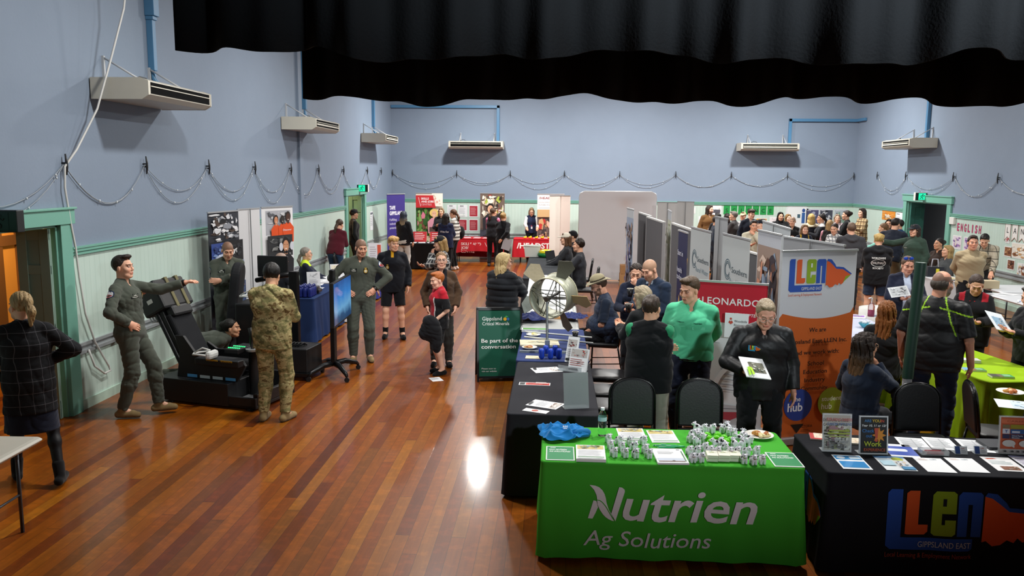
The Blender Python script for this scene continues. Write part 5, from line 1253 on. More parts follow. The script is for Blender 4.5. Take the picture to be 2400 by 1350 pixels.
def cup(loc, label, col=0x1c1c1e, r_=.038, h=.10):
    r = empty('coffee_cup', loc, 0, label, 'cup'); MB().color(col).lathe([(0, 0), (r_*.72, 0), (r_, h), (r_*.93, h), (r_*.9, h-.012)], n=20).build('cup', GLOSS, r); MB().color(0xe9dcc0).lathe([(r_*.9, h-.012), (0, h-.012)], n=20).build('coffee', GLOSS, r); MB().color(0xe6e0d2).tube([(r_*math.cos(a), r_*math.sin(a), h) for a in np.linspace(0, 2*math.pi, 20, endpoint=False)], .0025, 5, True).build('rim', GLOSS, r); return r
cup(on(1348, 796, Z2), 'black paper coffee cup on the slate blue table in front of the hat')
A = Art(.34, .14, 0xc9cdd0); A.rect(.015, .015, .31, .11, 0x4f8a3a); sheet(A, on(1254, 776, Z2), 0, 'clear tray lined with green at the far end of the slate blue table', 'tray', .03, name='tray')
def metal(c, r=.45, m=.6): return plain(c, r, m, .5, (30.0, .3, .01))
def windmill():
    r = empty('windmill_sculpture', (-.075, 8.95, Z2), 0, 'weathered metal windmill with square vanes standing on the slate blue table', 'sculpture')
    zc = 1.33-Z2+.02; ax = Vector((.40, .90, .10)).normalized(); u = ax.cross(Vector((0, 0, 1))).normalized(); v = u.cross(ax); c0 = Vector((0, .12, zc)); R_ = .232; L_ = .30; n = 48
    def P(a, k, rr=R_): return c0+(u*math.cos(a)+v*math.sin(a))*rr+ax*k
    V = []; F = []
    for rr, ks in ((R_, (0, L_)), (R_-.006, (L_, 0))):
        for k in ks: V += [P(2*math.pi*i/n, k, rr) for i in range(n)]
    for k in range(4):
        for i in range(n): F.append((k*n+i, k*n+(i+1) % n, ((k+1) % 4)*n+(i+1) % n, ((k+1) % 4)*n+i))
    mk('drum', V, F, metal(0xa9ab98), r)
    for k in (0.0, L_): MB().tube([P(2*math.pi*i/n, k, R_) for i in range(n)], .008, 6, True).build('rim', metal(0xbdb9a0), r)
    for k, (a0, col) in enumerate(((2.35, 0x9a9077), (1.15, 0x77766a), (-.12, 0xb59a68), (-1.15, 0x54443a), (-2.75, 0x8d9690))):
        s = .115; c = P(a0, L_*.55, R_+s*.95); rd = (c-c0-ax*(ax.dot(c-c0))).normalized(); tn = ax.cross(rd); tl = (tn*.80+ax*.60).normalized(); nn = rd.cross(tl)
        q = [c+rd*(-s*1.1)+tl*(-s*.5), c+rd*(-s*1.1)+tl*(s*.5), c+rd*s*.35+tl*s*1.0, c+rd*s+tl*s*.35, c+rd*s*.7-tl*s*.9]
        mk('vane', [p+nn*.003 for p in q]+[p-nn*.003 for p in q], [(0, 1, 2, 3, 4), (9, 8, 7, 6, 5)]+[(i, 5+i, 5+(i+1) % 5, (i+1) % 5) for i in range(5)], metal(col, .6, .35), r, None, False)
    for k, kk in enumerate((.01, L_-.03)):
        for a in (.0, math.pi/2) if k else (-.45, 1.15):
            for o in (-.022, .022):
                d = u*math.cos(a)+v*math.sin(a); e = (u*-math.sin(a)+v*math.cos(a))*o; MB().tube([c0+ax*kk+e-d*R_*.99, c0+ax*kk+e+d*R_*.99], .0055, 6).build('spoke', metal(0x6f706a), r)
    MB().cyl(c0-ax*.05, c0+ax*(L_+.02), .016).build('axle', metal(0x4a4a48), r); MB().cyl(c0-ax*.055, c0+ax*.02, .03, n=8).build('hub', metal(0x55554f), r)
    MB().cyl((0, 0, .02), c0-ax*.03, .0145, n=12).build('post', metal(0x84898a), r)
    MB().box((0, -.02, .075), (.055, .055, .15)).build('post_socket', metal(0x9aa3a8, .35), r); MB().box((.0, .0, .012), (.62, .028, .024)).box((0, .0, .01), (.05, .34, .02)).build('foot_bar', metal(0x9aa0a0), r)
windmill()
for y, lab in ((9.62, 'nearer of two pale poles lying across the slate blue table'), (9.95, 'farther of two pale poles lying across the slate blue table')):
    tag(MB().cyl((-.36, y, .79), (.46, y-.22, .775), .011).build('display_pole', plain(0xb9bcb8, .4, .4)), lab, 'pole')
folding_table('grey folding table behind the windmill, papers and trays on it', -.45, 10.45, .33, 12.4, 0x9fa2a0)
folding_table('grey folding table under the white poster boards', -.47, 12.5, .30, 15.2, 0xb9bbb8)
o = crumple('navy_cloth', at(1258, 748, .76), .2, .24, .22, .10, 0x27305e, 'navy blue folded cloth on the grey table left of the windmill', 'cloth', 9); o = crumple('navy_cloth', at(1345, 745, .76), .5, .16, .2, .08, 0x2a356a, 'navy blue folded cloth on the grey table right of the windmill', 'cloth', 12)
for k, (y, lab) in enumerate(((11.5, 'nearest'), (12.0, 'second'), (12.75, 'third'))):
    A = page(.62, .40, 20+k, 0x6b7076, (.1, .35, [0xd9dad6, 0xa8aaa8, 0xe9e9e4, 0x8a8c8e])); sheet(A, (-.05, y, .737), 2, lab+' white plan sheet on the grey tables behind the windmill', 'plan')
sheet(Art(.5, .09, 0xb9824a), (-.35, 11.1, .737), 12, 'orange timber board on the grey table behind the windmill', 'board', .03, name='timber_board'); sheet(Art(.36, .09, 0xbd8a52), (.12, 11.2, .737), -8, 'short orange timber board seen through the windmill', 'board', .03, name='timber_board')
A = Art(.70, 1.5, 0xe6e9ea); r_ = random.Random(3)
for i in range(7): A.line(.05, 1.42-i*.07, .05+r_.uniform(.2, .34), 1.41-i*.07, .012, 0x3a3d42)
for i in range(6): A.line(.36, 1.42-i*.06, .36+r_.uniform(.15, .3), 1.42-i*.06, .007, 0xb4b8bc)
A.line(.25, 1.0, .55, 1.0, .012, 0x55585c); A.line(.05, .9, .65, .9, .01, 0x8a8e92); A.lines(.08, .8, .5, 8, .08, 0xc4c7ca, .15)
A.build('poster_board', frame((-.45, 12.9, .80), (1, 0, 0), (0, 1, .10)), None, .012); tag(bpy.context.scene.objects['poster_board'], 'long white board with black handwritten lines on the tables behind the windmill', 'poster board')
tablecloth('table under a dark grey cloth at the far end of the middle row', -.62, 15.5, .06, 19.6, .745, 0x34373b, .03, .014, 41)
r = empty('plastic_tub', at(1247, 601, .745), .05, 'white plastic storage tub on the far dark grey table', 'tub'); m = MB()
for s in (-1, 1): m.add([(s*.17, -.13, 0), (s*.17, .13, 0), (s*.20, .16, .26), (s*.20, -.16, .26)], [(0, 1, 2, 3)]).add([(-.17, s*.13, 0), (.17, s*.13, 0), (.20, s*.16, .26), (-.20, s*.16, .26)], [(0, 1, 2, 3)])
m.b2((-.17, -.13, 0), (.17, .13, .004)); m.build('tub', plain(0xd9dcd4, .4), r); MB().tube([(-.20, -.16, .26), (.20, -.16, .26), (.20, .16, .26), (-.20, .16, .26)], .012, 6, True).build('rim', plain(0xe4e6e0, .4), r)
p = at(1279, 603, .745); r = empty('toy_boat', p, .1, 'green and yellow rounded model beside the white tub', 'model')
MB().color(0x1f7a3c).lathe([(0, 0), (.15, .0), (.20, .06), (.19, .10), (.15, .11), (0, .11)], n=24).build('hull', GLOSS, r); MB().color(0xf0dc1e).lathe([(.0, .19), (.10, .185), (.17, .15), (.16, .11)], n=24).build('top', GLOSS, r)
r = empty('laptop', at(1300, 612, .745), .9, 'open laptop seen edge-on beside the green and yellow model', 'laptop'); MB().box((0, 0, .01), (.33, .23, .018)).build('keyboard', plain(0x6d7072, .4, .4), r); MB().box((0, .13, .12), (.33, .012, .23), Matrix.Rotation(-.25, 3, 'X')).build('screen', plain(0x2a2c2e, .4, .4), r)
# chairs round the tables
for p, rz, lab in (((.72, 6.98), 180, 'black banquet chair behind the green table, left of two'), ((1.33, 7.0), 180, 'black banquet chair behind the green table, right of two'), ((3.27, 7.02), 180, 'black banquet chair behind the black logo table'), ((.60, 7.95), 88, 'near of two black chairs at the side of the charcoal table'), ((.60, 8.5), 92, 'far of two black chairs at the side of the charcoal table'), ((.70, 11.05), 80, 'black chair under the man in the brimmed hat'), ((.62, 9.2), 86, 'empty black chair between the hat man and the charcoal table'), ((.60, 16.2), 88, 'black chair under the man in the dark shirt at the middle row'), ((.55, 17.8), 86, 'black chair under the person in the white cap'), ((4.05, 7.35), 258, 'black chair turned sideways by the lime green table')):
    chair((*p, 0), math.radians(rz), lab)
# A-frame sign
a, b = at(1116, 886), at(1221, 884); ang = math.atan2(b.y-a.y, b.x-a.x); r = empty('pavement_sign', (a+b)/2, ang, 'dark green white-lettered A-frame sign standing on the floor', 'sign')
w = (b-a).length; h = .98; A = Art(w-.05, h-.08, 0x0c4a3a); W_ = A.w; A.poly([(0, 0), (W_*.45, 0), (W_*.78, A.h), (0, A.h)], 0x0b5440)
A.text('Gippsland', .05, .75, .050, 0xdfe6e2, .006, width=.26); A.text('Critical Minerals', .05, .685, .046, 0xdfe6e2, .004, width=.36)
A.ell(.355, .765, .022, .022, 0xe0a92a); A.ell(.395, .765, .017, .020, 0x2f66a8); A.poly([(.345, .79), (.37, .812), (.40, .80), (.375, .785)], 0x3f9a5a)
A.text('Be part of the', .035, .455, .052, 0xe4e8e4, .014, width=W_-.07); A.text('conversation', .035, .375, .052, 0xe4e8e4, .014, width=W_*.82); A.text('Please scan to', .035, .10, .022, 0xd0d8d4, .0, width=.19); A.text('visit our website', .035, .065, .022, 0xd0d8d4, .0, width=.20)
for s in (1, -1):
    M = Matrix.Rotation(0 if s > 0 else math.pi, 4, 'Z') @ Matrix.Translation((0, -.21, 0)) @ Matrix.Rotation(-.19, 4, 'X')
    f = MB(); f.M = M; f.box((-w/2+.012, 0, h/2), (.025, .03, h)).box((w/2-.012, 0, h/2), (.025, .03, h)).box((0, 0, h-.014), (w, .03, .028)).box((0, 0, .06), (w, .03, .028)).build('frame', plain(0x16181a, .4), r)
    (A if s > 0 else Art(W_, h-.08, 0x0c4a3a)).build('sign_panel', M @ frame((-W_/2, -.006, .065), (1, 0, 0), (0, 0, 1)), r, .01)
sheet(page(.15, .21, 3, 0x5a5a5a), at(1022, 889), 25, 'white leaflet dropped on the floor by the red shirt boy')
# ------------------------------------------------------------------ banners and dividers of the middle row
def hp(px, py, Y): return aty(px, py, Y)
def art_llen(w, h):
    A = Art(w, h, 0xd3d5da); n = 24
    A.poly([(0, 0), (w, 0), (w, h*.70)]+[(w-w*i/n, h*(.70-.055*math.sin(math.pi*(.15+.75*i/n)))-h*.02*i/n*0) for i in range(1, n)]+[(0, h*.655)], 0xcb6225)
    llen_logo(A, w*.10, h*.775, w*.84, text=0xe8e8ec)
    for V_, *_ in A.L[1:]: V_[:, 1] = h*.775+(V_[:, 1]-h*.775)*.92
    for t, y, s in (('We are', .575, .23), ('Gippsland East LLEN Inc.', .515, .82), ('and we work with:', .455, .62), ('School', .395, .22), ('Education', .350, .32), ('Industry', .305, .28), ('Community', .26, .36)):
        A.text(t, w*.52, h*y, .046, 0x2a1d18, .010, align='c', width=w*s)
    A.ell(w*.31, h*.185, w*.19, w*.19, 0x27408f, 32); A.text('the', w*.24, h*.205, .05, 0xe6e8ee, .01); A.text('hub', w*.17, h*.152, .09, 0xe6e8ee, .02)
    A.ell(w*.76, h*.185, w*.18, w*.18, 0x8fa02a, 32); A.text('student', w*.63, h*.195, .05, 0xe8ecd8, .01, width=w*.27); A.text('hub', w*.63, h*.150, .065, 0xe8ecd8, .01)
    A.poly([(w*.22, h*.08), (w*.40, h*.08), (w*.31, h*.03)], 0x1d1512); A.text('VICTORIA', w*.34, h*.058, .028, 0x1d1512, .01, width=w*.18); A.lines(w*.36, h*.045, w*.14, 2, .014, 0x1d1512, .3)
    return A
def P2(px, py, Y): p = aty(px, py, Y); return (p.x, p.y)
banner(P2(1833, 590, 8.15), P2(2008, 584, 8.45), 2.0, art_llen, 'tall orange and white pull-up banner behind the man in the black jacket', 0xd6d6d6, .06)
def art_leo(w, h):
    A = Art(w, h, 0xd9dadc); A.rect(0, h*.72, w, h*.28, 0xc01f34)
    A.text('LEONARDO', w*.17, h*.845, .075, 0xf2eef0, .012, 0, width=w*.74, space=1.05); A.ell(w*.13, h*.875, .008, .008, 0xf2eef0, 8); A.text('HELICOPTERS', w*.93, h*.772, .034, 0xf2eef0, .012, .2, align='r', width=w*.36)
    A.text('AW139', w*.30, h*.60, .05, 0x5b5f66, 0, align='r'); A.line(w*.05, h*.575, w*.42, h*.575, .004, 0x8a8e94)
    A.lines(w*.45, h*.46, w*.4, 7, .055, 0x8e9299, .16); A.ring(w*.9, h*.2, w*.5, w*.56, 0xe4e5e7, a0=1.6, a1=3.6); A.rect(0, 0, w, h*.14, 0xb4b4b8)
    A.poly([(w*.25, h*.07), (w*.75, h*.10), (w*.78, h*.085), (w*.6, h*.03), (w*.4, h*.035)], 0xa33c48); A.line(w*.3, h*.10, w*.8, h*.125, .006, 0x6a6a70); return A
lb = banner(P2(1618, 660, 8.75), P2(1801, 668, 8.45), aty(1801, 668, 8.45).z, art_leo, 'red-topped helicopter pull-up sign between the green shirt and the black jacket')
A = Art(.24, .26, 0xe6e8ec); A.poly([(.035, .16), (.06, .14), (.085, .16), (.07, .185), (.06, .17), (.05, .185)], 0xc04a3a); A.ell(.06, .20, .012, .012, 0xc04a3a); A.text('Woodside', .095, .165, .026, 0x26262a, .004, width=.13); A.text('Energy', .095, .125, .026, 0x26262a, .004)
p = aty(1697, 790, 8.52); o = A.build('notice_card', frame((0, 0, 0), (1, -.30, 0), (0, .05, 1)), None, .004); o.location = (p.x, p.y, p.z); tag(o, 'white card with a red leaf mark propped on the red-topped sign', 'card')
def art_srw(w, h):
    A = Art(w, h, 0xc3cacb)
    for k in (0, .045, .08): A.ring(w*.24, h*.775, .120-k*.6, .133-k*.6, 0x4f6875, 26, .2*k*20, 5.6+.2*k*20)
    A.text('Southern', w*.40, h*.765, .075, 0x465862, .004, width=w*.55); A.text('Rural Water', w*.34, h*.69, .072, 0x8aa4b0, .0, width=w*.62); return A
banner((1.955, 11.80), (2.05, 10.80), 2.0, art_srw, 'farther of two pale grey banners with a swirl logo in the divider row', 0xb9bcbd)
banner((2.16, 10.56), (2.27, 9.55), 2.0, art_srw, 'nearer of two pale grey swirl logo banners, above the red-topped sign', 0xb9bcbd)
def art_photo(cols, seed, top=None):
    def f(w, h):
        A = Art(w, h, top or 0xcdd3d8); A.photo(.02, .1, w-.04, h*.85, cols, 50, seed, .4); return A
    return f
def art_navy(w, h):
    A = Art(w, h, 0x1d2350); A.photo(.02, .05, w-.04, h*.4, [0x1d3a70, 0x24528f, 0x162a52, 0x2f68a8], 16, 2); A.text('Start in', w*.1, h*.80, .08, 0xd8dcec, .01, width=w*.6); A.text('health', w*.1, h*.66, .08, 0xd8dcec, .01, width=w*.55); A.text('today', w*.1, h*.60, .08, 0xd8dcec, .01, width=w*.55); return A
banner((1.90, 12.60), (1.935, 11.95), 1.90, art_navy, 'navy blue pull-up banner standing against a grey divider', 0x55575c)
banner((1.585, 18.2), (1.655, 17.35), 2.0, art_photo([0xa8b6cc, 0x8c9cc0, 0x6a6aa0, 0xd0d6e0, 0x5a4a48, 0xc0a08c], 5), 'narrow blue and purple banner seen edge-on left of the grey dividers', 0xb0b4b8)
banner((2.395, 17.5), (2.335, 16.55), 2.0, art_photo([0xcfd3c0, 0xb8bc98, 0xdfe2dc, 0x9aa08a], 6), 'narrow pale green banner seen edge-on between the grey dividers', 0xb9bdb4)
def divider(a, b, h, label, cloth=0x6b6b6e):
    A_, B_ = Vector((*a, 0)), Vector((*b, 0)); w = (B_-A_).length; r = empty('partition_panel', (A_+B_)/2, math.atan2(B_.y-A_.y, B_.x-A_.x), label, 'divider', 'grey partition panels')
    MB().box((0, 0, h/2+.03), (w-.05, .035, h-.10)).build('panel', plain(cloth, .95, 0, .1, (120.0, .3, .004)), r)
    MB().box((0, 0, h-.012), (w, .05, .03)).build('top_rail', plain(0xd2d3d0, .5), r)
    for s in (-1, 1): MB().box((s*(w/2-.012), 0, h/2), (.03, .05, h-.02)).build('upright', plain(0x9a9a9c, .5), r); MB().box((s*(w/2-.05), 0, .02), (.05, .4, .03)).build('foot', plain(0x8a8a8c, .4, .4), r)
divider((1.89, 18.6), (1.96, 17.0), 1.9, 'farthest grey partition panel of the middle row'); divider((1.86, 16.7), (1.96, 14.85), 1.9, 'second grey partition panel of the middle row')
divider((2.08, 14.6), (2.14, 12.65), 1.9, 'third grey partition panel, behind the navy banner'); divider((3.34, 14.3), (3.47, 12.9), 1.45, 'low dark grey partition panel on the right of the banners', 0x5c5d60)
def art_blank(c, fold=True):
    def f(w, h):
        A = Art(w, h, c); A.rect(w*.30, 0, .006, h, 0x9a9c9e) if fold else None; return A
    return f
banner((2.93, 14.1), (2.88, 14.95), 2.0, art_blank(0xc4c6c8), 'grey back of a pull-up banner beyond the low partition', 0x9a9da0)
banner((3.20, 11.3), (3.32, 13.3), 2.02, art_blank(0xc4c6c8), 'wide grey back of a banner screen on the right of the dividers', 0xa9b0b4)
banner((3.12, 8.95), (2.80, 10.15), 2.0, art_blank(0xc6c8ca), 'nearest grey banner back, just behind the tall orange banner', 0x8b8e92)
banner((2.80, 11.35), (2.86, 10.4), 2.0, art_photo([0x9a8478, 0x5a3a30, 0xd8c0b0, 0x8a9ab0, 0x3a3038, 0xc88a70], 8, 0xb8bcc4), 'banner with brown photographs seen edge-on behind the red-topped sign', 0xb4b6b8)
banner((3.05, 20.6), (2.55, 20.75), 2.05, art_blank(0xc9cbcb), 'pale back of a banner beside the big white backdrop', 0xc9cbcb); banner((3.40, 20.35), (3.02, 20.55), 2.08, art_blank(0xc9cbcb), 'pale grey banner back right of the big white backdrop', 0xbfc2c2)
# big curved fabric backdrop
def backdrop():
    r = empty('fabric_backdrop', (1.57, 20.95, 0), 0, 'big white fabric backdrop with rounded corners in the middle of the back of the hall', 'backdrop'); w, h = 1.96, 2.31; n = 30
    P = rr_pts(-w/2, .03, w, h-.03, .13, 6); V = []; K = []
    A = Art(w, h-.04, None); V = []; F = []; nx, nz = 60, 60
    for j in range(nz+1):
        for i in range(nx+1):
            x = -w/2+w*i/nx; z = .03+(h-.04)*j/nz; e = max(0, abs(x)-(w/2-.13)); t = max(0, z-(h-.14))
            if e > 0 and t > 0:
                d = math.hypot(e, t)
                if d > .13: x = math.copysign(w/2-.13+e*.13/d, x); z = h-.14+t*.13/d
            low = max(0, 1-z/1.0); y = -.012*low*abs(math.sin(9*x+5*z))-.008*low*math.sin(16*z+6*x); V.append((x, y-.02, z))
            f = math.exp(-((x-.35)/.5)**2-((z-2.12)/.10)**2); g = math.exp(-((x-.2)/.16)**2-((z-2.0)/.12)**2); b = .5
            c = np.array(C(0xd9d8dc))*(1-.25*b)+np.array(C(0xdfd3cc))*.25*b; c = c*(1-.35*f)+np.array(C(0xb3a5a2))*.35*f; c = c*(1-.35*g)+np.array(C(0xc9a795))*.35*g; K.append(c)
    F = [(j*(nx+1)+i, j*(nx+1)+i+1, (j+1)*(nx+1)+i+1, (j+1)*(nx+1)+i) for j in range(nz) for i in range(nx)]
    mk('fabric', V, F, CLOTHPRINT, r, K); MB().tube([(-w/2, .02, .0), (-w/2, .02, h-.14)]+[(x, .02, z) for x, z in P[13:6:-1]][::1]*0+[(-w/2+.02, .02, h-.06), (-w/2+.13, .02, h-.005), (w/2-.13, .02, h-.005), (w/2-.02, .02, h-.06), (w/2, .02, h-.14), (w/2, .02, 0)], .016, 8).build('frame', plain(0xd8dadb, .35, .4), r)
    for s in (-1, 1): MB().box((s*.8, .0, .012), (.06, .5, .02)).build('foot', plain(0xa8abad, .4, .5), r)
backdrop()
# cardboard boxes and a black bag below it
p = at(1457, 658); tag(MB().box((0, 0, .15), (.36, .3, .30)).build('cardboard_box', plain(0xb08658, .8), None, .004), 'brown cardboard box on the floor by the white backdrop', 'box').location = (p.x+.05, p.y-.9, 0)
tag(MB().box((0, 0, .11), (.34, .3, .22)).build('cardboard_box', plain(0xa87c4e, .8), None, .004), 'second brown cardboard box on top of the first by the backdrop', 'box').location = (p.x+.05, p.y-.9, .302)
tag(MB().ell((0, 0, .12), (.42, .2, .12), 20, 10).build('duffel_bag', plain(0x17181a, .8)), 'black bag lying on the floor in front of the white backdrop', 'bag').location = (2.0, 20.2, 0)
o = MB().box((0, 0, .75), (.03, .09, 1.5)).build('timber_batten', plain(0xc29a5a, .6)); p = at(1590, 690, .7); o.location = (1.83, 12.35, .0); o.rotation_euler = (.0, .10, .2); tag(o, 'pale timber batten leaning against the navy banner', 'timber')
# ------------------------------------------------------------------ back tables and banners on the left
def hemcurve(x, y): return .25+.10*(1-min(1, (x/.85)**2)) if y < 0 else .1
A = Art(1.78, .7); A.text('SKILLS AND', .38, .53, .085, 0xe6c9c6, .02, width=.62); A.text('JOBS', .38, .41, .085, 0xe6c9c6, .02); A.text('CENTRE', .38, .30, .085, 0xd9a09c, .0, width=.42); A.line(1.12, .62, 1.26, .30, .014, 0xe6c9c6)
tablecloth('table under a red cloth with stacked lettering, left of two red tables', -3.30, 24.9, -1.5, 25.6, .74, 0xb3242c, hemcurve, .008, 51, [('f', A, 0, 0)])
A = Art(1.78, .7); A.text('/HEADSTART', .10, .45, .17, 0xeee4e2, .03, width=1.5)
tablecloth('table under a red cloth with one big white word, right of two red tables', -1.30, 25.0, .46, 25.7, .74, 0xb8222c, lambda x, y: .17, .008, 52, [('f', A, 0, 0)])
for x0, lab in ((-3.05, 'left'), (-1.75, 'right')):
    tag(MB().tube([(x0, 25.1, .72), (x0, 25.1, 0)], .014, 6).tube([(x0, 25.5, .72), (x0, 25.5, 0)], .014, 6).tube([(x0, 25.1, .2), (x0, 25.5, .2)], .01, 6).build('trestle', plain(0x6a6e74, .4, .6)), lab+' metal trestle under the left red table', 'trestle')
for x0, lab in ((-1.1, 'left'), (.2, 'right')):
    tag(MB().tube([(x0, 25.2, .72), (x0, 25.2, 0)], .014, 6).tube([(x0, 25.6, .72), (x0, 25.6, 0)], .014, 6).tube([(x0, 25.2, .2), (x0, 25.6, .2)], .01, 6).build('trestle', plain(0x6a6e74, .4, .6)), lab+' metal trestle under the right red table', 'trestle')
rr = random.Random(77)
for i, x in enumerate((-2.75, -2.45, -2.15, -1.8)): sheet(page(.21, .29, i, [0xb8322e, None][i % 2]), (x, 25.15, .743), rr.uniform(-20, 20), ('first', 'second', 'third', 'fourth')[i]+' paper from the left on the left red table')
for i, x in enumerate((-.95, -.8, -.6, -.42, -.2, .05)):
    o = MB().color(0xe9c31c).ell((0, 0, .03), (.06, .045, .03), 10, 6).ell((.03, 0, .06), (.025, .025, .022), 8, 5).build('toy_hat', GLOSS); o.location = (x, 25.12+.05*(i % 2), .743); tag(o, 'small yellow giveaway on the right red table', 'giveaway', 'yellow giveaways')
sheet(page(.5, .25, 4, 0xb8322e), (-.45, 25.4, .743), 3, 'white paper behind the yellow giveaways on the right red table')
A = Art(.30, .42, 0xe2e4e6); A.photo(.03, .30, .24, .09, [0x4a4c50, 0x8a8c90, 0x2a2c30], 8, 3); A.rect(.10, .13, .09, .12, 0x3a3c40); acrylic((-1.95, 25.3, .742), .0, A, 'white sign holder standing on the left red table', 10)
def art_tafe(w, h):
    A = Art(w, h, 0x3b2f7d); A.text('TAFE', w*.14, h*.775, .11, 0xeceaf2, .03, width=w*.32); A.text('GIPPSLAND', w*.14, h*.695, .11, 0xeceaf2, .035, width=w*.74)
    for t, y in (('Fulfilling', .61), ('individual', .55), ('potential', .49)): A.text(t, w*.14, h*y, .068, 0xc9c4e2, .01)
    A.poly([(0, 0), (w*.5, 0), (w*.32, h*.28)], 0x2c2260); return A
banner((-4.98, 23.7), (-4.57, 24.35), 2.1, art_tafe, 'tall purple pull-up banner by the left back corner')
def figure(A, x, y, k, skin, hairc, top, r=1.0):
    A.poly([(x-.30*k, y-1.0*k), (x+.30*k, y-1.0*k), (x+.33*k, y-.42*k), (x+.12*k, y-.22*k), (x-.12*k, y-.22*k), (x-.33*k, y-.42*k)], top); A.ell(x, y+.03*k, .155*k*r, .20*k, hairc); A.rect(x-.06*k, y-.26*k, .12*k, .15*k, skin); A.ell(x, y-.02*k, .12*k, .165*k, skin)
    A.rect(x-.07*k, y+.01*k, .04*k, .016*k, 0x3a2a22); A.rect(x+.03*k, y+.01*k, .04*k, .016*k, 0x3a2a22); A.ell(x, y-.10*k, .045*k, .014*k, 0xe8dcd4); return A
def art_skills(w, h):
    A = Art(w, h, 0xe9dccb); A.photo(0, h*.28, w*.62, h*.55, [0x3f6b2f, 0x58883a, 0x2f5a28, 0x8aa860, 0xd87a92, 0x7a4a3a], 36, 3, .5); A.photo(0, h*.12, w, h*.22, [0xcfc2a4, 0xb54a6a, 0x5a7a3a, 0xe0d8c4], 20, 4); A.photo(w*.6, h*.8, w*.4, h*.2, [0xf0e6da, 0xe0a898, 0xd9c8b0], 8, 6)
    figure(A, w*.68, h*.69, .62, 0xe2b090, 0xe2c470, 0xd795a6, 1.5); A.rect(w*.5, h*.40, w*.42, h*.08, 0x5a4440); A.rect(w*.5, h*.345, w*.40, h*.035, 0xd8a92c)
    A.poly([(0, h*.78), (w*.74, h*.78), (w*.64, h*.97), (0, h*.97)], 0xc22a30); A.line(w*.10, h*.94, w*.18, h*.80, .012, 0xf0dcdc); A.text('SKILLS', w*.2, h*.905, .062, 0xf2e8e8, .03); A.text('AND JOBS', w*.2, h*.86, .062, 0xf2e8e8, .03); A.text('CENTRES', w*.2, h*.815, .058, 0xe8b8b8, 0)
    A.poly([(w*.12, .0), (w, 0), (w, h*.16), (w*.22, h*.16)], 0xc22a30)
    for i in range(4): A.rect(w*.32, h*(.03+.03*i), w*.5, .016, 0xf0d4d4)
    return A
banner((-4.38, 25.25), (-3.55, 25.35), 2.1, art_skills, 'pull-up banner with a red heading and gardening photo')
def art_chef(w, h):
    A = Art(w, h, 0x5a4c44); A.photo(0, h*.45, w, h*.55, [0x6a5a50, 0xd8d0c0, 0x2a2624, 0xe8e4d4, 0xa8b84a, 0x8a3a30, 0xc8b8a0], 40, 9, .4); figure(A, w*.42, h*.76, .75, 0xd8a888, 0x1a1614, 0x1f2026); A.poly([(w*.22, h*.30), (w*.62, h*.30), (w*.58, h*.58), (w*.28, h*.58)], 0x24242a); A.ell(w*.38, h*.53, .10, .06, 0x9c2c30); A.ell(w*.88, h*.60, .14, .22, 0x1f1b1a); A.rect(0, 0, w, h*.30, 0xe4e6ea); A.photo(0, h*.3, w, h*.12, [0x3a3e4a, 0x22242c, 0x6a6a72], 10, 3); return A
banner((-2.43, 25.95), (-1.65, 26.0), 2.1, art_chef, 'pull-up banner with a smiling young cook photo on the back wall')
def art_head(w, h):
    A = Art(w, h, 0xe8e8e8); A.text('/HEADSTART', w*.06, h*.92, .075, 0x8a2a30, .02, width=w*.9); A.text('DEVELOPING', w*.06, h*.86, .045, 0x9a9a9c, 0); A.text('FUTURE WORK', w*.06, h*.82, .045, 0x9a9a9c, 0); A.lines(w*.06, h*.78, w*.6, 1, .03, 0xb0b0b2); A.photo(0, h*.1, w, h*.65, [0x6a5a54, 0xb8322e, 0xd8b09a, 0xc8a070, 0x3a3434, 0x8a4a40], 40, 12, .4); A.rect(0, h*.64, w, h*.12, 0xc9a878); return A
banner((-.60, 25.8), (.25, 25.95), 2.1, art_head, 'white-topped pull-up banner half hidden behind two white banners')
banner((-.20, 24.2), (.12, 24.35), 2.1, art_blank(0xe2ddd4, False), 'left of two white banner backs standing in front of the white-topped banner', 0xdcd8d0); banner((.13, 24.36), (.42, 24.2), 2.1, art_blank(0xe4d6cc, False), 'right of two white banner backs standing in front of the white-topped banner', 0xdcd8d0)
tablecloth('table under a black cloth at the foot of the purple banner', -4.35, 22.85, -3.30, 23.55, .74, 0x1d1e21, .03, .02, 61)
for i, (x, c) in enumerate(((-4.1, 0xe2d6a0), (-3.85, 0xb03a3a), (-3.6, 0x5a5a90))): sheet(page(.2, .28, i, c), (x, 23.1+.05*i, .743), 10*i, ('yellow', 'red', 'purple')[i]+' brochure on the black table by the purple banner')
for i, (x, lab) in enumerate(((-3.95, 'left'), (-3.45, 'right'))):
    o = MB().color(0xb8282e).b2((-.2, 0, 0), (.2, .004, .3)).build('poster', GLOSS); 
    A = Art(.40, .30, 0xb8282e); A.lines(.05, .24, .3, 4, .055, 0xf0d8d8, .3); bpy.data.objects.remove(o); acrylic((x, 23.35, .742), 0, A, lab+' red sign holder on the black table below the gardening banner', 15)
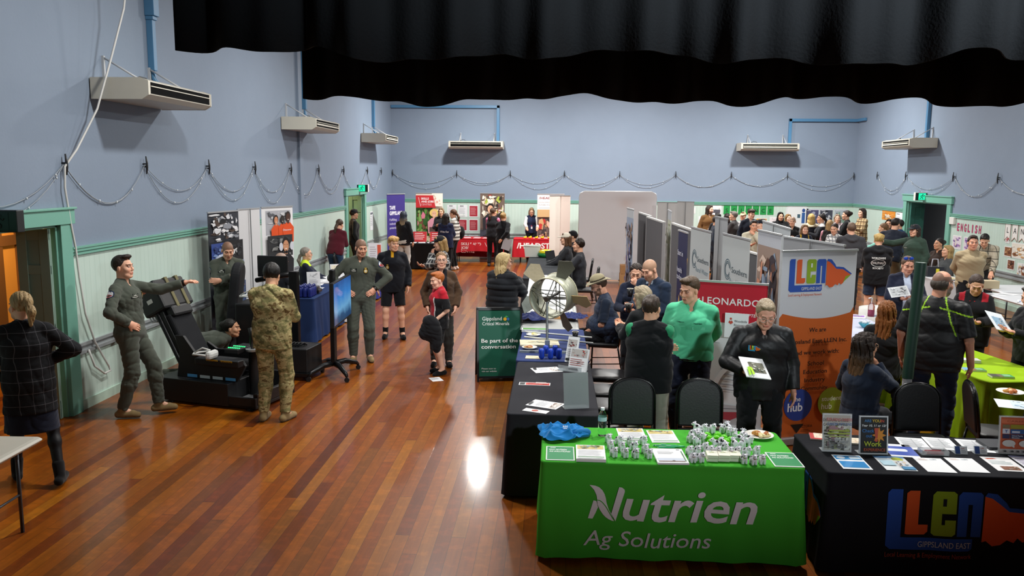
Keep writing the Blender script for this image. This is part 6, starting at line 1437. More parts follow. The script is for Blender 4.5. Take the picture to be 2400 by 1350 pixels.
# papers pinned on the back wall
def pin(art, x, z, label, cat='poster', wall='back', name='poster'):
    M = frame((x-art.w/2, YB-.006, z), (1, 0, 0), (0, 0, 1)) if wall == 'back' else frame((XR-.006, x+art.w/2, z), (0, -1, 0), (0, 0, 1)) if wall == 'right' else frame((XL+.006, x-art.w/2, z), (0, 1, 0), (0, 0, 1))
    o = art.build(name, M, None, .003); return tag(o, label, cat)
for r_ in range(3):
    for c_ in range(4):
        red = (r_, c_) in ((0, 2), (0, 3), (1, 1), (1, 2), (1, 3), (2, 3)); A = Art(.30, .40, 0xe3e5e8)
        if r_ == 1 and c_ == 0: continue
        if red: A.rect(.02, .03, .26, .34, 0xa92c3a); A.lines(.05, .30, .19, 7, .035, 0xd8a0a4, .3)
        else: A.rect(.06, .35, .12, .025, 0x4a4c50); A.lines(.03, .31, .22, 9, .03, 0xb4b8bc, .25, r_*4+c_); A.photo(.04, .03, .2, .08, [0xdfe3e2, 0x9ab09a, 0xc0ccd0], 6, c_)
        pin(A, -3.43+.36*c_, 1.30-.46*r_, '%s sheet in row %s, column %s of the notices behind the left red table' % ('red' if red else 'white', 'one two three'.split()[r_], 'one two three four'.split()[c_]))
pin(Art(.38, .55, 0xe4e6ea).lines(.04, .45, .3, 7, .05, 0xa0a4aa, .3).rect(.04, .47, .3, .05, 0x6a6e78), 23.6, 1.05, 'small notice on the left wall between the doorway and the purple banner', wall='left')
for i, ch in enumerate('SCIENCE'):
    A = Art(.20, .29, 0x1f9145); A.text(ch, .10, .07, .125, 0x0f3a22, .01, align='c'); pin(A, 5.50+.232*i, 1.49, 'green card with the letter %s in the %s word' % (ch, 'SCIENCE, %s place' % 'first second third fourth fifth sixth seventh'.split()[i]), 'letter card')
WP = [(4.35, 1.50, .3, .2, 0xe4e4e0), (4.36, 1.15, .16, .22, 0xd8a890), (4.4, .75, .3, .32, 0x8aa0c8), (4.72, .75, .3, .3, 0xc8dae2), (4.78, 1.2, .34, .22, 0xdfe6ea), (5.15, 1.42, .36, .36, 0xe6e8ea), (6.62, 1.10, .36, .28, 0xcf9a4c), (7.10, 1.14, .44, .28, 0xe6dfe2)]
for i, (x, z, w, h, c) in enumerate(WP):
    A = Art(w, h, 0xe4e6e8); A.photo(.015, .015, w-.03, h-.03, [c, 0xe8e8e6, c, 0x8a8c94, 0xd8d4cc], 9, 30+i)
    if i == 5: A.rect(.04, .12, .28, .10, 0x50505a); A.text('?', .1, .14, .06, 0xe0e0e4)
    pin(A, x, z, ['plain white sheet at the far left of the science display', 'sheet with two round portraits on the science display', 'blue picture low on the science display', 'pale blue sheet low on the science display', 'sheet with a small grey photo beside the bearded man', 'white sheet with a dark label left of the SCIENCE cards', 'orange portrait poster below the SCIENCE cards', 'white VCE sheet below the SCIENCE cards'][i])
A = Art(.72, 1.0, 0xd3d8da, .12); A.rrect(.05, .04, .62, .92, .08, 0xdfe3e4); A.rect(.52, .45, .10, .34, 0x2f5a9a); A.ell(.57, .86, .05, .06, 0x2a4a8a); A.rect(.38, .62, .09, .12, 0x3a5a6a); pin(A, 7.73, .78, 'large white rounded poster with a small blue rocket figure right of SCIENCE')
for i, (x, cols, lab) in enumerate(((8.22, [0x4a4a6a, 0x6a6c86, 0x34345a, 0x9a9cb0], 'purple'), (8.66, [0x3f4250, 0x8a8c94, 0xb8bac0, 0x24262e], 'dark grey'), (9.12, [0xa8b4bc, 0xd8dce0, 0x4a4e58, 0x7a9a8a], 'pale photo'))):
    A = Art(.43, .62, 0xc9ccd6); A.photo(.02, .02, .39, .56, cols, 14, 60+i, .6); A.text('Physics' if i == 0 else 'Science', .05, .55, .03, 0xe8e8ee, .01); pin(A, x, 1.08, lab+' poster near the right back corner')
A = Art(.92, .26, 0xd98a2a); A.photo(.03, .03, .86, .2, [0xd98a2a, 0xf0d9a8, 0xe8b45a, 0xb8641e], 22, 3, .3); A.text('Maths', .28, .08, .10, 0xf4ecd8, .03); pin(A, 23.78, 1.51, 'orange MATHS poster on the right wall before the doorway', wall='right')
pin(page(.40, .46, 3, 0x7a7c86), 23.05, 1.30, 'white notice next to the orange poster on the right wall', wall='right'); pin(Art(.16, .14, 0xe0e0e0).rect(.02, .04, .12, .05, 0x55555a), 23.8, 1.32, 'tiny notice below the orange poster', wall='right')
for i, ch in enumerate('ENGLISH'):
    A = Art(.13, .20, None); A.text(ch, .065, .01, .18, 0xb53a66, .035, align='c', width=.10 if ch != 'I' else .045); o = pin(A, 19.70-.165*i, 1.49, 'pink cut-out letter %s in the %s place of ENGLISH' % (ch, 'first second third fourth fifth sixth seventh'.split()[i]), 'letter', 'right', 'wall_letter')
for i, ch in enumerate('LANGUAGES'):
    A = Art(.22, .40, None); A.poly([(0, .40), (0, .0), (.11, .085), (.22, 0), (.22, .40)], 0x8a6a58); A.poly([(.014, .39), (.014, .03), (.11, .105), (.206, .03), (.206, .39)], 0xe6e2de); A.text(ch, .11, .18, .12, 0x1d1d1f, .01, align='c'); pin(A, 17.58-.27*i, 1.42, 'pennant with the letter %s, %s in the LANGUAGES bunting' % (ch, 'first second third fourth fifth sixth seventh eighth ninth'.split()[i]), 'pennant', 'right', 'bunting_pennant')
for i, (y, z, w, h, cols, lab) in enumerate(((19.70, 1.06, .42, .32, [0xd8cfd8, 0x7a5a9a, 0xb08ac0, 0xe8dccc], 'purple book poster below the pink letters'), (19.18, 1.06, .40, .32, [0xd8cfd8, 0x6a4a8a, 0xa87ab8], 'second purple poster behind the man in the beige jumper'), (17.56, 1.38, .16, .14, [0xd8dcdc, 0xc23030], 'small red and white flag card under the bunting'), (17.50, 1.10, .30, .22, [0x8a5a3a, 0x6a3a28, 0xc89a70], 'brown photo under the bunting'), (17.08, 1.10, .60, .32, [0xe0d8cc, 0xc89a68, 0xf0e8dc, 0x8a5a3a], 'wide food poster under the bunting'), (17.35, .84, .28, .22, [0x7a4a38, 0xb88a6a, 0x4a3028], 'low brown photo under the bunting'), (16.9, .72, .42, .30, [0xe4e4e4, 0x6a3a28, 0x9a5a3a, 0xd8b890], 'framed warm photo low on the right wall'))):
    A = Art(w, h, 0xe4e4e2); A.photo(.02, .02, w-.04, h-.04, cols, 14, 80+i, .5); pin(A, y, z, lab, wall='right')
# ------------------------------------------------------------------ defence force stand on the left
BLK = plain(0x131416, .5, 0, .4); BLKM = plain(0x1a1b1d, .35, .5)
def simulator():
    r = empty('flight_simulator', (-4.0, 9.42, 0), math.radians(-15), 'black ejection seat flight simulator beside the man in camouflage', 'flight simulator')
    lean = .49; R = Matrix.Rotation(-lean, 3, 'Y')
    b = MB().b2((-.66, -.40, .03), (.35, .40, .30)).b2((.35, -.40, .03), (.72, -.36, .16)).b2((.35, .36, .03), (.72, .40, .30)).b2((.35, -.40, .03), (.72, .40, .07)).b2((.66, -.36, .07), (.72, .36, .20)); b.build('base', BLK, r, .008)
    for x, y in ((-.5, -.34), (.6, -.34), (-.5, .34), (.6, .34)): MB().cyl((x, y, 0), (x, y, .035), .04, n=12).build('foot', BLK, r)
    t = plain(0x6e7072, .5, .5, .5, (60.0, .8, .01)); MB().b2((.37, -.34, .071), (.65, .34, .09)).build('tread_plate', t, r)
    for s in (-1, 1):
        if s > 0: MB().prism([(-.45, .30), (.40, .30), (.52, .50), (.48, .54), (-.30, .54), (-.44, .62)], .25, .29, 1).build('side_panel', BLK, r, .004)
        else: MB().prism([(-.45, .30), (.40, .30), (.52, .50), (.48, .56), (-.02, .54), (-.16, .58), (-.34, .80), (-.46, .80), (-.40, .60)], s*.27-.02, s*.27+.02, 1).build('side_panel', BLK, r, .004)
        MB().b2((-.10, s*.34-.055, .50), (.50, s*.34+.055, .575)).build('console', BLK, r, .008)
        MB().cyl((-.38, s*.2, .28), (-.83, s*.2, 1.12), .028, n=10).build('rail', BLKM, r)
    m = MB(); m.M = Matrix.Translation((-.52, 0, .72)) @ R.to_4x4(); m.b2((-.09, -.2, -.46), (.0, .2, .42)); m.build('tower', BLK, r, .01)
    m = MB(); m.M = Matrix.Translation((-.55, 0, .74)) @ R.to_4x4(); m.box((.05, 0, .0), (.075, .38, .58)); m.build('back_cushion', plain(0x1c1d20, .85, 0, .2, (60.0, .3, .005)), r, .025)
    MB().b2((-.22, -.2, .38), (.28, .2, .47)).build('seat_cushion', plain(0x1c1d20, .85), r, .025)
    m = MB(); m.M = Matrix.Translation((-.84, 0, 1.20)) @ R.to_4x4(); m.box((0, 0, 0), (.34, .52, .38)); m.box((.12, 0, -.24), (.12, .34, .14)); m.build('head_box', BLK, r, .03)
    for y in (-.04, .14):
        m = MB(); m.M = Matrix.Translation((-.84, 0, 1.20)) @ R.to_4x4(); m.box((.005, y, 0), (.352, .045, .392)); m.build('strap', plain(0x6a6444, .8), r)
    m = MB().color(0xb4552c); m.M = Matrix.Translation((-.84, 0, 1.20)) @ R.to_4x4(); m.box((.02, -.2615, .10), (.12, .002, .03)).color(0xc8c8c4).box((.0, -.2615, -.03), (.08, .002, .05)).color(0x3fa0e0).box((-.13, -.2615, .09), (.012, .002, .03)); m.build('warning_label', PRINT, r)
    m = MB(); m.M = Matrix.Translation((-1.02, 0, 1.10)) @ R.to_4x4(); m.box((0, 0, 0), (.12, .30, .26)); m.build('power_unit', BLK, r, .03)
    w = MB()
    for k in range(6): w.tube([(-1.0, -.1+.04*k, .98), (-.90, -.16+.05*k, .90), (-.76, -.1+.03*k, .92)], .008, 5)
    w.build('cable_loom', plain(0xb9bcbc, .4), r)
    A = Art(.16, .018, 0xd8a41c); [A.poly([(.02*i, 0), (.02*i+.01, 0), (.02*i+.018, .018), (.02*i+.008, .018)], 0x141414) for i in range(8)]
    for k, x in enumerate((.06, .26)): A.build('hazard_stripe', frame((x, -.396, .555), (1, 0, 0), (0, -.1, 1)), r, .002)
    m = MB().color(0x2f7fb8)
    for k, x in enumerate((-.30, -.12, .06, .24)): m.color((0x4f98cc, 0xb9c4c8, 0xb9c4c8, 0x4f98cc)[k]).b2((x, -.292, .31), (x+.14, -.289, .345))
    m.build('status_light_strip', GLOSS, r)
    MB().b2((.15, -.18, .60), (.34, .18, .66)).build('instrument_panel', BLK, r, .01); m = MB()
    for i in range(14): m.ell((.17+.025*(i % 7), -.12+.10*(i//7), .665), (.009, .012, .006), 6, 4)
    m.build('green_lit_buttons', glow(0x2fe07a, 2.0), r)
    MB().cyl((.42, 0, .07), (.42, 0, .62), .055, n=16).build('pedestal', BLK, r); MB().cyl((.42, 0, .62), (.42, 0, .645), .085, n=20).build('pedestal_ring', plain(0xb4b6b6, .3, .6), r)
    MB().tube([(.42, 0, .64), (.40, 0, .72), (.43, -.01, .80), (.40, -.01, .90)], [.02, .022, .035, .028], 10).build('control_stick', BLK, r)
    MB().box((.64, .05, .72), (.03, .42, .22), Matrix.Rotation(.5, 3, 'Y')).build('display', plain(0x55585a, .3, .3), r, .01)
    return r
simulator()
def headset(loc, rz, label):
    r = empty('vr_headset', loc, rz, label, 'headset'); wm = plain(0xc9cac6, .4)
    m = MB(); m.box((0, 0, .05), (.075, .19, .10)); m.build('visor', wm, r, .035); MB().tube([(-.02, .085, .055), (-.12, .095, .06), (-.21, .06, .05), (-.24, 0, .05), (-.21, -.06, .05), (-.12, -.095, .06), (-.02, -.085, .055)], .012, 8).build('head_strap', wm, r); MB().tube([(-.02, 0, .10), (-.12, 0, .12), (-.23, 0, .06)], .010, 6).build('top_strap', wm, r)
headset((-3.97, 9.02, .58), math.radians(-12), 'white virtual reality headset on the near console of the flight simulator')
headset((-4.02, 10.62, 1.02), math.radians(-5), 'second white virtual reality headset beside the camouflage sleeve')
def pad_seat(loc, rz, hgt, w, label):
    r = empty('padded_seat', loc, rz, label, 'seat'); vin = plain(0x1b1c1f, .75, 0, .25, (50.0, .3, .006)); MB().b2((-w/2, -.25, .0), (w/2, .25, .42)).build('seat_base', vin, r, .04)
    n = 14; P = [(-w/2, 0)]+[(-w/2*math.cos(math.pi*i/n)*(1 if i not in (0, n) else 1), hgt-.42-w*.42+w*.42*math.sin(math.pi*i/n)) for i in range(n+1)]+[(w/2, 0)]
    o = MB().prism(P, .0, .13, 1).build('backrest', vin, r, .03); o.location = (0, .16, .42); o.rotation_euler = (-.13, 0, 0); return r
pad_seat((-4.76, 10.95, 0), math.radians(-80), 1.50, .42, 'tall black padded seat back behind the flight simulator, label on top')
pad_seat((-4.42, 11.5, 0), math.radians(-75), 1.14, .36, 'short black rounded seat back between the simulator and the banner')
MB().b2((-4.25, 10.42, .0), (-3.75, 10.85, 1.0)).build('equipment_plinth', BLK, None, .02); tag(bpy.data.objects['equipment_plinth'], 'black equipment plinth carrying the second headset', 'plinth')
def tv_stand():
    r = empty('television_stand', (-2.98, 10.62, 0), math.radians(92), 'black wheeled television on a stand beside the middle man in flight suit', 'television')
    MB().box((0, 0, .80), (.13, .06, 1.30)).build('post', BLKM, r, .008); MB().box((0, -.05, 1.04), (.40, .05, .30)).build('mount', BLK, r); tc = MB().box((0, -.11, 1.04), (1.02, .05, .585)).build('television_case', plain(0x17181a, .3), r, .006)
    t = NT('screen_picture'); s = t.n('SeparateXYZ'); t.l(t.coord((1, 1, 1), 'Generated'), s.inputs[0]); n = t.noise(t.coord((3, 1, 2)), 1.6, 3); c = t.ramp(t.math('ADD', t.math('MULTIPLY', s.outputs[2], .8), t.math('MULTIPLY', n.outputs[0], .35)), [(0, C(0x0a1830)), (.3, C(0x24507e)), (.45, C(0x6fb0e0)), (.7, C(0x2f86d8)), (1, C(0x1a4f9a))])
    t.col((0.01, 0.01, 0.012)); t.l(c, t.b.inputs['Emission Color']); t.b.inputs['Emission Strength'].default_value = .75; t.set(.08)
    MB().box((0, -.1365, 1.045), (.985, .004, .545)).build('screen', t.m, tc)
    for a in (35, 145, 215, 325):
        c, s_ = math.cos(math.radians(a)), math.sin(math.radians(a)); ft = MB().tube([(0, 0, .17), (.2*c, .2*s_, .17), (.40*c, .40*s_, .11), (.44*c, .44*s_, .075)], [.04, .038, .03, .02], 8).build('foot', BLKM, r); w = MB(); w.cyl((.44*c-.012, .44*s_, .033), (.44*c+.012, .44*s_, .033), .033, n=14).cyl((.44*c, .44*s_, .03), (.44*c, .44*s_, .09), .01, n=6); w.build('caster', BLK, ft)
    MB().box((.0, -.02, .45), (.30, .20, .03)).build('shelf', BLK, r) if False else None
tv_stand()
def rig():
    r = empty('equipment_cart', (-3.42, 10.55, 0), math.radians(-8), 'black wheeled equipment cart with a tall post and arm behind the camouflage soldier', 'cart')
    MB().b2((-.22, -.22, .10), (.20, .25, .42)).build('cabinet', BLK, r, .01); MB().b2((-.26, -.26, .06), (.24, .29, .10)).build('tray', BLKM, r)
    for x in (-.22, .2):
        for y in (-.22, .25): MB().cyl((x-.015, y, .035), (x+.015, y, .035), .035, n=14).build('caster', BLK, r)
    MB().b2((-.22, .16, .42), (-.10, .24, 1.40)).build('post', BLKM, r, .006); MB().tube([(-.16, .2, 1.37), (-.75, .26, 1.25)], .035, 8).build('arm', BLKM, r); MB().box((-.62, .5, 1.42), (.46, .04, .30)).build('monitor', BLK, r, .01); w = MB()
    for k in range(5): w.tube([(-.15+.04*k, -.1, .43), (-.12+.05*k, -.05, .47), (-.05+.03*k, .05, .43)], .012, 6)
    w.build('cable_loom', BLK, r)
rig()
# pull-up banners against the left wall
def art_raaf(w, h):
    A = Art(w, h, 0x20242c); A.photo(0, h*.78, w, h*.22, [0x2c3038, 0xd4d6da, 0x8a8e96, 0x4a3c34, 0x14161a, 0xe8e8ea], 40, 3, .4); A.photo(0, h*.55, w*.52, h*.22, [0x2f478a, 0x6a86b8, 0x24386e, 0xa8b8d4], 20, 5, .5); A.poly([(w*.08, h*.655), (w*.40, h*.675), (w*.42, h*.69), (w*.2, h*.685)], 0xb8c4da)
    A.photo(w*.53, h*.62, w*.47, h*.16, [0x16171a, 0x2c2e32], 10, 2); A.text('SUPT', w*.55, h*.665, .065, 0xe8e8e8, .03, .0, rot=.25); A.photo(w*.45, h*.45, w*.55, h*.17, [0x8a9ac0, 0xb8c0dc, 0x4a5a86], 14, 4); A.photo(0, h*.24, w, h*.22, [0x39486a, 0x8a6a5a, 0xc89a70, 0x2a2c38, 0x5a6a8a], 30, 8, .4); A.rect(w*.28, 0, w*.72, h*.23, 0xdfe0e4); A.text('AVIATION', w*.32, h*.15, .05, 0x2a3a70, .01, width=w*.6); A.text('TECH', w*.36, h*.07, .075, 0x2a3a70, .01); return A
banner((-5.20, 11.85), (-5.05, 12.65), 2.12, art_raaf, 'pull-up banner of dark aircraft photos behind the man looking down')
banner((-5.02, 13.55), (-5.16, 12.95), 2.12, lambda w, h: Art(w, h, 0xd8d8dc).rect(w*.3, h*.45, w*.12, h*.35, 0x3a3440).rect(w*.3, h*.1, w*.1, h*.2, 0x8a8490), 'white banner turned edge-on between the two photo banners on the left wall', 0xcfd0d2)
def art_navy2(w, h):
    A = Art(w, h, 0xdfe0e2); A.photo(w*.12, h*.76, w*.80, h*.21, [0xa8aab0, 0xc8cacc, 0x8a8c92, 0x5a5c62], 20, 4, .4)
    for x, k, c in ((.42, .26, 0xc98a68), (.62, .22, 0x33302e), (.80, .30, 0x4a3026)): figure(A, w*x, h*(.89+(.02 if x > .7 else 0)), k*1.5, c, 0x2a2420, 0xd9501f)
    A.text('Discover', w*.62, h*.79, .035, 0xe8e8ea, .005, width=w*.28); A.photo(w*.12, h*.57, w*.80, h*.185, [0x2c2e30, 0x5a5c5c, 0x3a3c3e, 0x8a8c8a], 24, 9, .5); figure(A, w*.66, h*.665, .62, 0xc28c68, 0x1c1816, 0x1c1c20); A.ell(w*.50, h*.655, .05, .075, 0xc8ccd4); A.ell(w*.85, h*.655, .05, .075, 0xc8ccd4); A.ell(w*.66, h*.605, .035, .03, 0x15151a)
    A.photo(w*.14, h*.40, w*.16, h*.09, [0xd0d2d4, 0x5a4a44, 0x8a8a90], 6, 3); A.photo(w*.45, h*.40, w*.16, h*.09, [0xe0e0e2, 0x2a2a2e, 0x9a7a66], 6, 4); A.photo(w*.14, h*.12, w*.75, h*.2, [0xe0e0e4, 0xd0d2d6, 0xb8bcc4], 8, 6); return A
banner((-5.08, 13.75), (-4.78, 14.5), 2.12, art_navy2, 'white pull-up banner with orange vests and a headset portrait photo')
tablecloth('table under a navy blue cloth by the left wall, water bottles on it', -4.46, 12.6, -3.85, 14.3, .74, 0x22355e, .03, .014, 71)
tablecloth('table under a white cloth beyond the navy one by the left wall', -4.44, 14.5, -3.82, 16.3, .74, 0xd9dade, .02, .012, 72)
tablecloth('table under a purple cloth near the left wall behind the middle flight suit', -4.55, 17.2, -3.85, 19.0, .74, 0x3d3f92, .03, .012, 73)
def drink(loc, label, grp): 
    r = empty('drink_bottle', loc, 0, label, 'bottle', grp); MB().color(0x1b2a74).lathe([(0, 0), (.033, .003), (.035, .02), (.033, .05), (.035, .08), (.035, .13), (.022, .155)], n=16).build('body', GLOSS, r); MB().color(0x17246a).lathe([(.022, .155), (.024, .165), (.022, .185), (.010, .19), (0, .20)], n=14).build('cap', GLOSS, r)
for i in range(4):
    for j in range(3): drink((-3.93-.075*j, 12.68+.085*i, .743), 'dark blue drink bottle in the tight group on the navy table', 'dark blue drink bottles')
for i, (x, y, lab) in enumerate(((-4.12, 13.55, 'first small white sign on the navy and white tables'), (-4.05, 14.75, 'second white sign, yellow mark on top, on the white table'), (-3.98, 15.7, 'third small white sign with a photo on the white table'))):
    A = Art(.22, .30, 0xdfe1e4); A.photo(.02, .19, .18, .09, [[0xdadcdf, 0x6a6c70, 0xa8aab0], [0xe4e0cc, 0xc8a850, 0xdfe1e4], [0xb8c0cc, 0x5a6a8a, 0x8a98b4]][i], 7, i); A.lines(.03, .16, .16, 6, .022, 0xa8abb0, .3); acrylic((x, y, .742), math.radians(25), A, lab, 12)
for i in range(6): sheet(page(.21, .29, 40+i), (-4.3+.14*(i % 2), 13.2+.5*i, .743), 80+8*i, 'paper number %s from the near end on the left wall tables' % 'one two three four five six'.split()[i])
tag(MB().color(0x1d1e20).box((0, 0, .05), (.28, .2, .06)).color(0x2a2c30).box((0, 0, .10), (.22, .14, .05)).build('headphone_case', GLOSS, None, .015), 'black case lying on the navy table corner', 'case').location = (-4.02, 13.12, .743)
A = Art(.3, .4, 0xe4e0e2); A.rect(.2, .02, .08, .34, 0xd2502e); A.lines(.03, .3, .15, 5, .05, 0xb4a8a8, .3); acrylic((-4.1, 18.2, .742), math.radians(15), A, 'white and red sign standing on the purple table', 12)
chair((-4.85, 18.6, 0), math.radians(-95), 'dark chair with a round back behind the purple table'); chair((-4.98, 13.55, 0), math.radians(-90), 'black chair under the bald man at the navy table'); chair((-4.98, 15.05, 0), math.radians(-85), 'black chair under the woman in the yellow safety collar')
folding_table('cream plastic folding table cut off at the lower left corner', -5.28, 5.05, -3.86, 5.74, 0xc4c0b4, rot=math.radians(2))
# ------------------------------------------------------------------ right-hand stands
tablecloth('table under a lime green cloth with deep folds on the right', 4.15, 8.10, 4.98, 9.85, .75, 0x93b81a, .03, .05, 81, rot=math.radians(9))
ZL = .752
for px, py, c, lab, st in ((2282, 868, [0x5f9ac8, 0x8a4a3a, 0x3f8a3f], 'blue and green brochure stack in the middle of the lime green table', .015), (2346, 884, [0x3a3a30, 0x6a5a48, 0x3a9a4a], 'dark and green brochure stack at the near end of the lime green table', .018), (2270, 848, [0xe6e8ea, 0xd8dcde, 0xf0f0f0], 'white booklet stack at the far end of the lime green table', .03)):
    A = Art(.21, .12, 0xdfe2e2); A.rect(0, 0, .075, .12, c[0]); A.rect(.075, 0, .04, .12, c[1]); A.rect(.115, 0, .095, .12, c[2]); A.lines(.125, .09, .07, 4, .018, 0xd8ecd8, .3); sheet(A, at(px, py, ZL), -6, lab, 'brochure stack', st)
tablecloth('table under a dark green-black cloth at the right picture edge', 4.42, 6.75, 5.8, 7.62, .74, 0x1d2724, .03, .02, 82)
plate(at(2368, 922, .742), 'white plate of pastries on the dark green table at the right edge', FOOD, 12, .12)
A = Art(.4, .3, 0xe6edf2); A.photo(.12, .02, .26, .26, [0xd0e0ea, 0xa8c4d8, 0xeef2f4], 12, 4); sheet(A, at(2395, 950, .742), -20, 'white and pale blue poster on the dark green table at the right edge')
tablecloth('table under a pale cloth behind the orange banner, sanitiser on it', 3.55, 10.3, 4.45, 12.0, .74, 0xb9bdd0, .03, .012, 83)
r = empty('sanitiser_bottle', at(2041, 742, .743), 0, 'pump bottle of pink hand sanitiser behind the orange banner', 'bottle'); MB().color(0xd9769a).lathe([(0, 0), (.045, .003), (.046, .09), (.046, .092)], n=18).build('pink_liquid', GLOSS, r); MB().lathe([(.046, .0), (.0465, .15), (.03, .19), (.014, .20), (.014, .22)], n=18).build('body', glass(0xf4e4ec), r); MB().color(0xecebec).tube([(0, 0, .22), (0, 0, .27), (-.02, -.01, .275), (-.055, -.02, .268)], .009, 8).build('pump', GLOSS, r)
r = empty('paper_bowl', at(2028, 768, .743), 0, 'blue bowl of white sweets behind the orange banner', 'bowl'); MB().color(0x3f9ab0).lathe([(.04, 0), (.09, .06), (.088, .06), (.04, .006)], n=20).build('bowl', GLOSS, r); m = MB().color(0xdfe4ea); q = random.Random(3)
for i in range(14): m.ell((q.uniform(-.055, .055), q.uniform(-.055, .055), .06+q.uniform(0, .025)), (.022, .016, .014), 7, 5)
tag(m.build('sweets', GLOSS, r), kind='stuff')
for i, (px, py, c) in enumerate(((2010, 742, 0x9a5ac0), (2062, 742, 0x6a8ab0), (2068, 800, 0x7a6ab0), (2095, 815, 0x4a5a7a), (2040, 800, 0xdfe4ea), (2112, 795, 0x5f5a9a))): sheet(page(.21, .29, 60+i, c, (.35, .5, [c, 0xdfe2e6, 0x8a90a4])), at(px, py, .743), -20+17*i, ('purple', 'blue photo', 'violet', 'slate', 'plain white', 'indigo')[i]+' leaflet on the pale table behind the orange banner', 'leaflet', .004)
pp_ = aty(2134, 760, 7.6); r = empty('display_post', (pp_.x, 7.6, 0), 0, 'tall post, dark green above and pale grey below, beside the man in the black polo', 'post'); MB().cyl((0, 0, .02), (.01, 0, .92), .042, n=14).build('lower_tube', plain(0xa9acb0, .4), r); MB().cyl((.01, 0, .88), (.05, 0, 1.97), .050, n=14).build('upper_sleeve', plain(0x1f4034, .45), r); MB().cyl((0, 0, 0), (0, 0, .03), .16, n=20).build('base_plate', plain(0x55585a, .4, .4), r)
folding_table('white folding table covered with worksheets by the right wall', 7.55, 12.4, 8.75, 14.6, 0xd6d8dc); folding_table('second white folding table behind the beige jumper', 7.95, 14.75, 9.1, 15.75, 0xd2d4d8)
for i in range(7): sheet(page(.3, .42, 90+i, 0x6a7ab0 if i % 2 else None), (7.8+.27*(i % 3), 12.7+.28*i, .737), 20*i, 'worksheet number %s from the near end of the white folding table' % 'one two three four five six seven'.split()[i], 'worksheet')
sheet(Art(.24, .26, 0xe2c41f).lines(.03, .17, .17, 3, .03, 0x8a7a20, .2), (7.60, 12.37, .50), 0, 'yellow note hanging on the near end of the white folding table', 'note'); o = bpy.data.objects['flyer']; 
for o in bpy.data.objects:
    if o.get('category') == 'note': o.rotation_euler = (math.pi/2, 0, 0); o.location = (7.72, 12.36, .62)
chair((9.05, 13.2, 0), math.radians(80), 'black chair at the right wall beside the worksheet table'); tag(MB().b2((-.14, -.1, 0), (.14, .1, .14)).build('cardboard_box', plain(0xcfc0a0, .8)), 'small open cardboard box under the hands of the man bending in plaid', 'box').location = (7.95, 15.2, .738)
tablecloth('low table with food and a drink can in front of the seated women', 7.50, 16.1, 8.10, 16.95, .74, 0xcfd0d4, .03, .012, 84)
plate((7.80, 16.32, .743), 'white plate of sandwiches beside the beige jumper', [0xe6dcc0, 0xd8c898, 0xf0ead8], 22, .16, 12)
r = empty('drink_can', (7.72, 16.72, .743), 0, 'yellow drink can on the food table', 'can'); MB().color(0xc9c03a).lathe([(0, 0), (.03, 0), (.033, .01), (.033, .15), (.027, .165), (0, .163)], n=16).build('can', GLOSS, r)
tag(MB().color(0x2a2c34).b2((-.16, -.1, 0), (.16, .1, .20)).color(0xb9bcc8).tube([(-.1, -.1, .2), (-.08, -.1, .36), (.02, -.1, .36), (.04, -.1, .2)], .012, 6).build('tote_bag', CLOTH), 'navy tote bag with pale handles on the food table', 'bag').location = (7.70, 16.85, .743)
MB().lathe([(0, .0), (.33, 0), (.36, .04), (.36, .72), (.0, .74)], n=28).build('round_stool', plain(0xd6d6d2, .5)); o = bpy.data.objects['round_stool']; o.location = (5.1, 12.7, 0); tag(o, 'white round drum stool beside the person in shorts', 'stool')
# ------------------------------------------------------------------ the visitors
def lod_of(y): return 0 if y < 9.6 else 1 if y < 14 else 2 if y < 18.5 else 3
def PP(label, px, py, Y, face, foot=None, **k):
    """head crown seen at (px, py) at distance Y; standing height or sitting torso follow from it"""
    sit = k.get('sit'); top_ = aty(px, py, Y)
    if foot: loc = at(*foot); Y = loc.y; top_ = aty(px, py, Y)
    else: loc = Vector((top_.x, Y, 0))
    loc.z = 0
    if 'h' not in k:
        z = top_.z-.012
        k['h'] = 1.72*(z-sit-.095)/.793 if sit else z
    k.setdefault('lod', lod_of(Y))
    r, J, HP = person(loc, face, label, **k)
    if not foot:
        c = r.matrix_basis @ Vector(HP(0, 0, .06)); t = aty(px, py, Y); r.location.x += t.x-c.x; r.location.y += Y-c.y
    return r, J, HP
def roundel():
    A = Art(.085, .085, None); A.ell(.0425, .0425, .0425, .0425, 0x1f2b52, 24); A.ell(.0425, .0425, .036, .036, 0xd8dade, 24); A.poly([(.0425+.036*math.cos(t), .0425+.036*math.sin(t)) for t in np.linspace(.25, 2.6, 10)], 0x7f9cc4); A.poly([(.0425+.034*math.cos(t), .0425+.034*math.sin(t)) for t in np.linspace(3.0, 5.9, 12)]+[(.05, .04), (.035, .045)], 0xc23a3e); A.w = A.h = .105
    for V_, *_ in A.L: V_ *= .105/.085
    return A
def crest():
    A = Art(.07, .10, None); A.ell(.035, .05, .034, .048, 0x1c1a16, 20); A.ell(.035, .045, .026, .030, 0xb89a4a, 18); A.ell(.035, .045, .016, .018, 0xd8d0b8, 14); A.rect(.02, .08, .03, .012, 0xc8a850); return A
def nametape():
    A = Art(.09, .05, None); A.rect(0, 0, .09, .05, 0x14161a); A.rect(.012, .010, .066, .006, 0xd8d8d0); A.poly([(.02, .025), (.045, .04), (.07, .025), (.045, .03)], 0xd8d8d0); return A
def small(t, w, h, c, bold=.0, it=0.0):
    A = Art(w, h, None); A.text(t, 0, h*.2, h*.6, c, bold, it, width=w); return A
SUIT = ('suit', 0x4b5047)
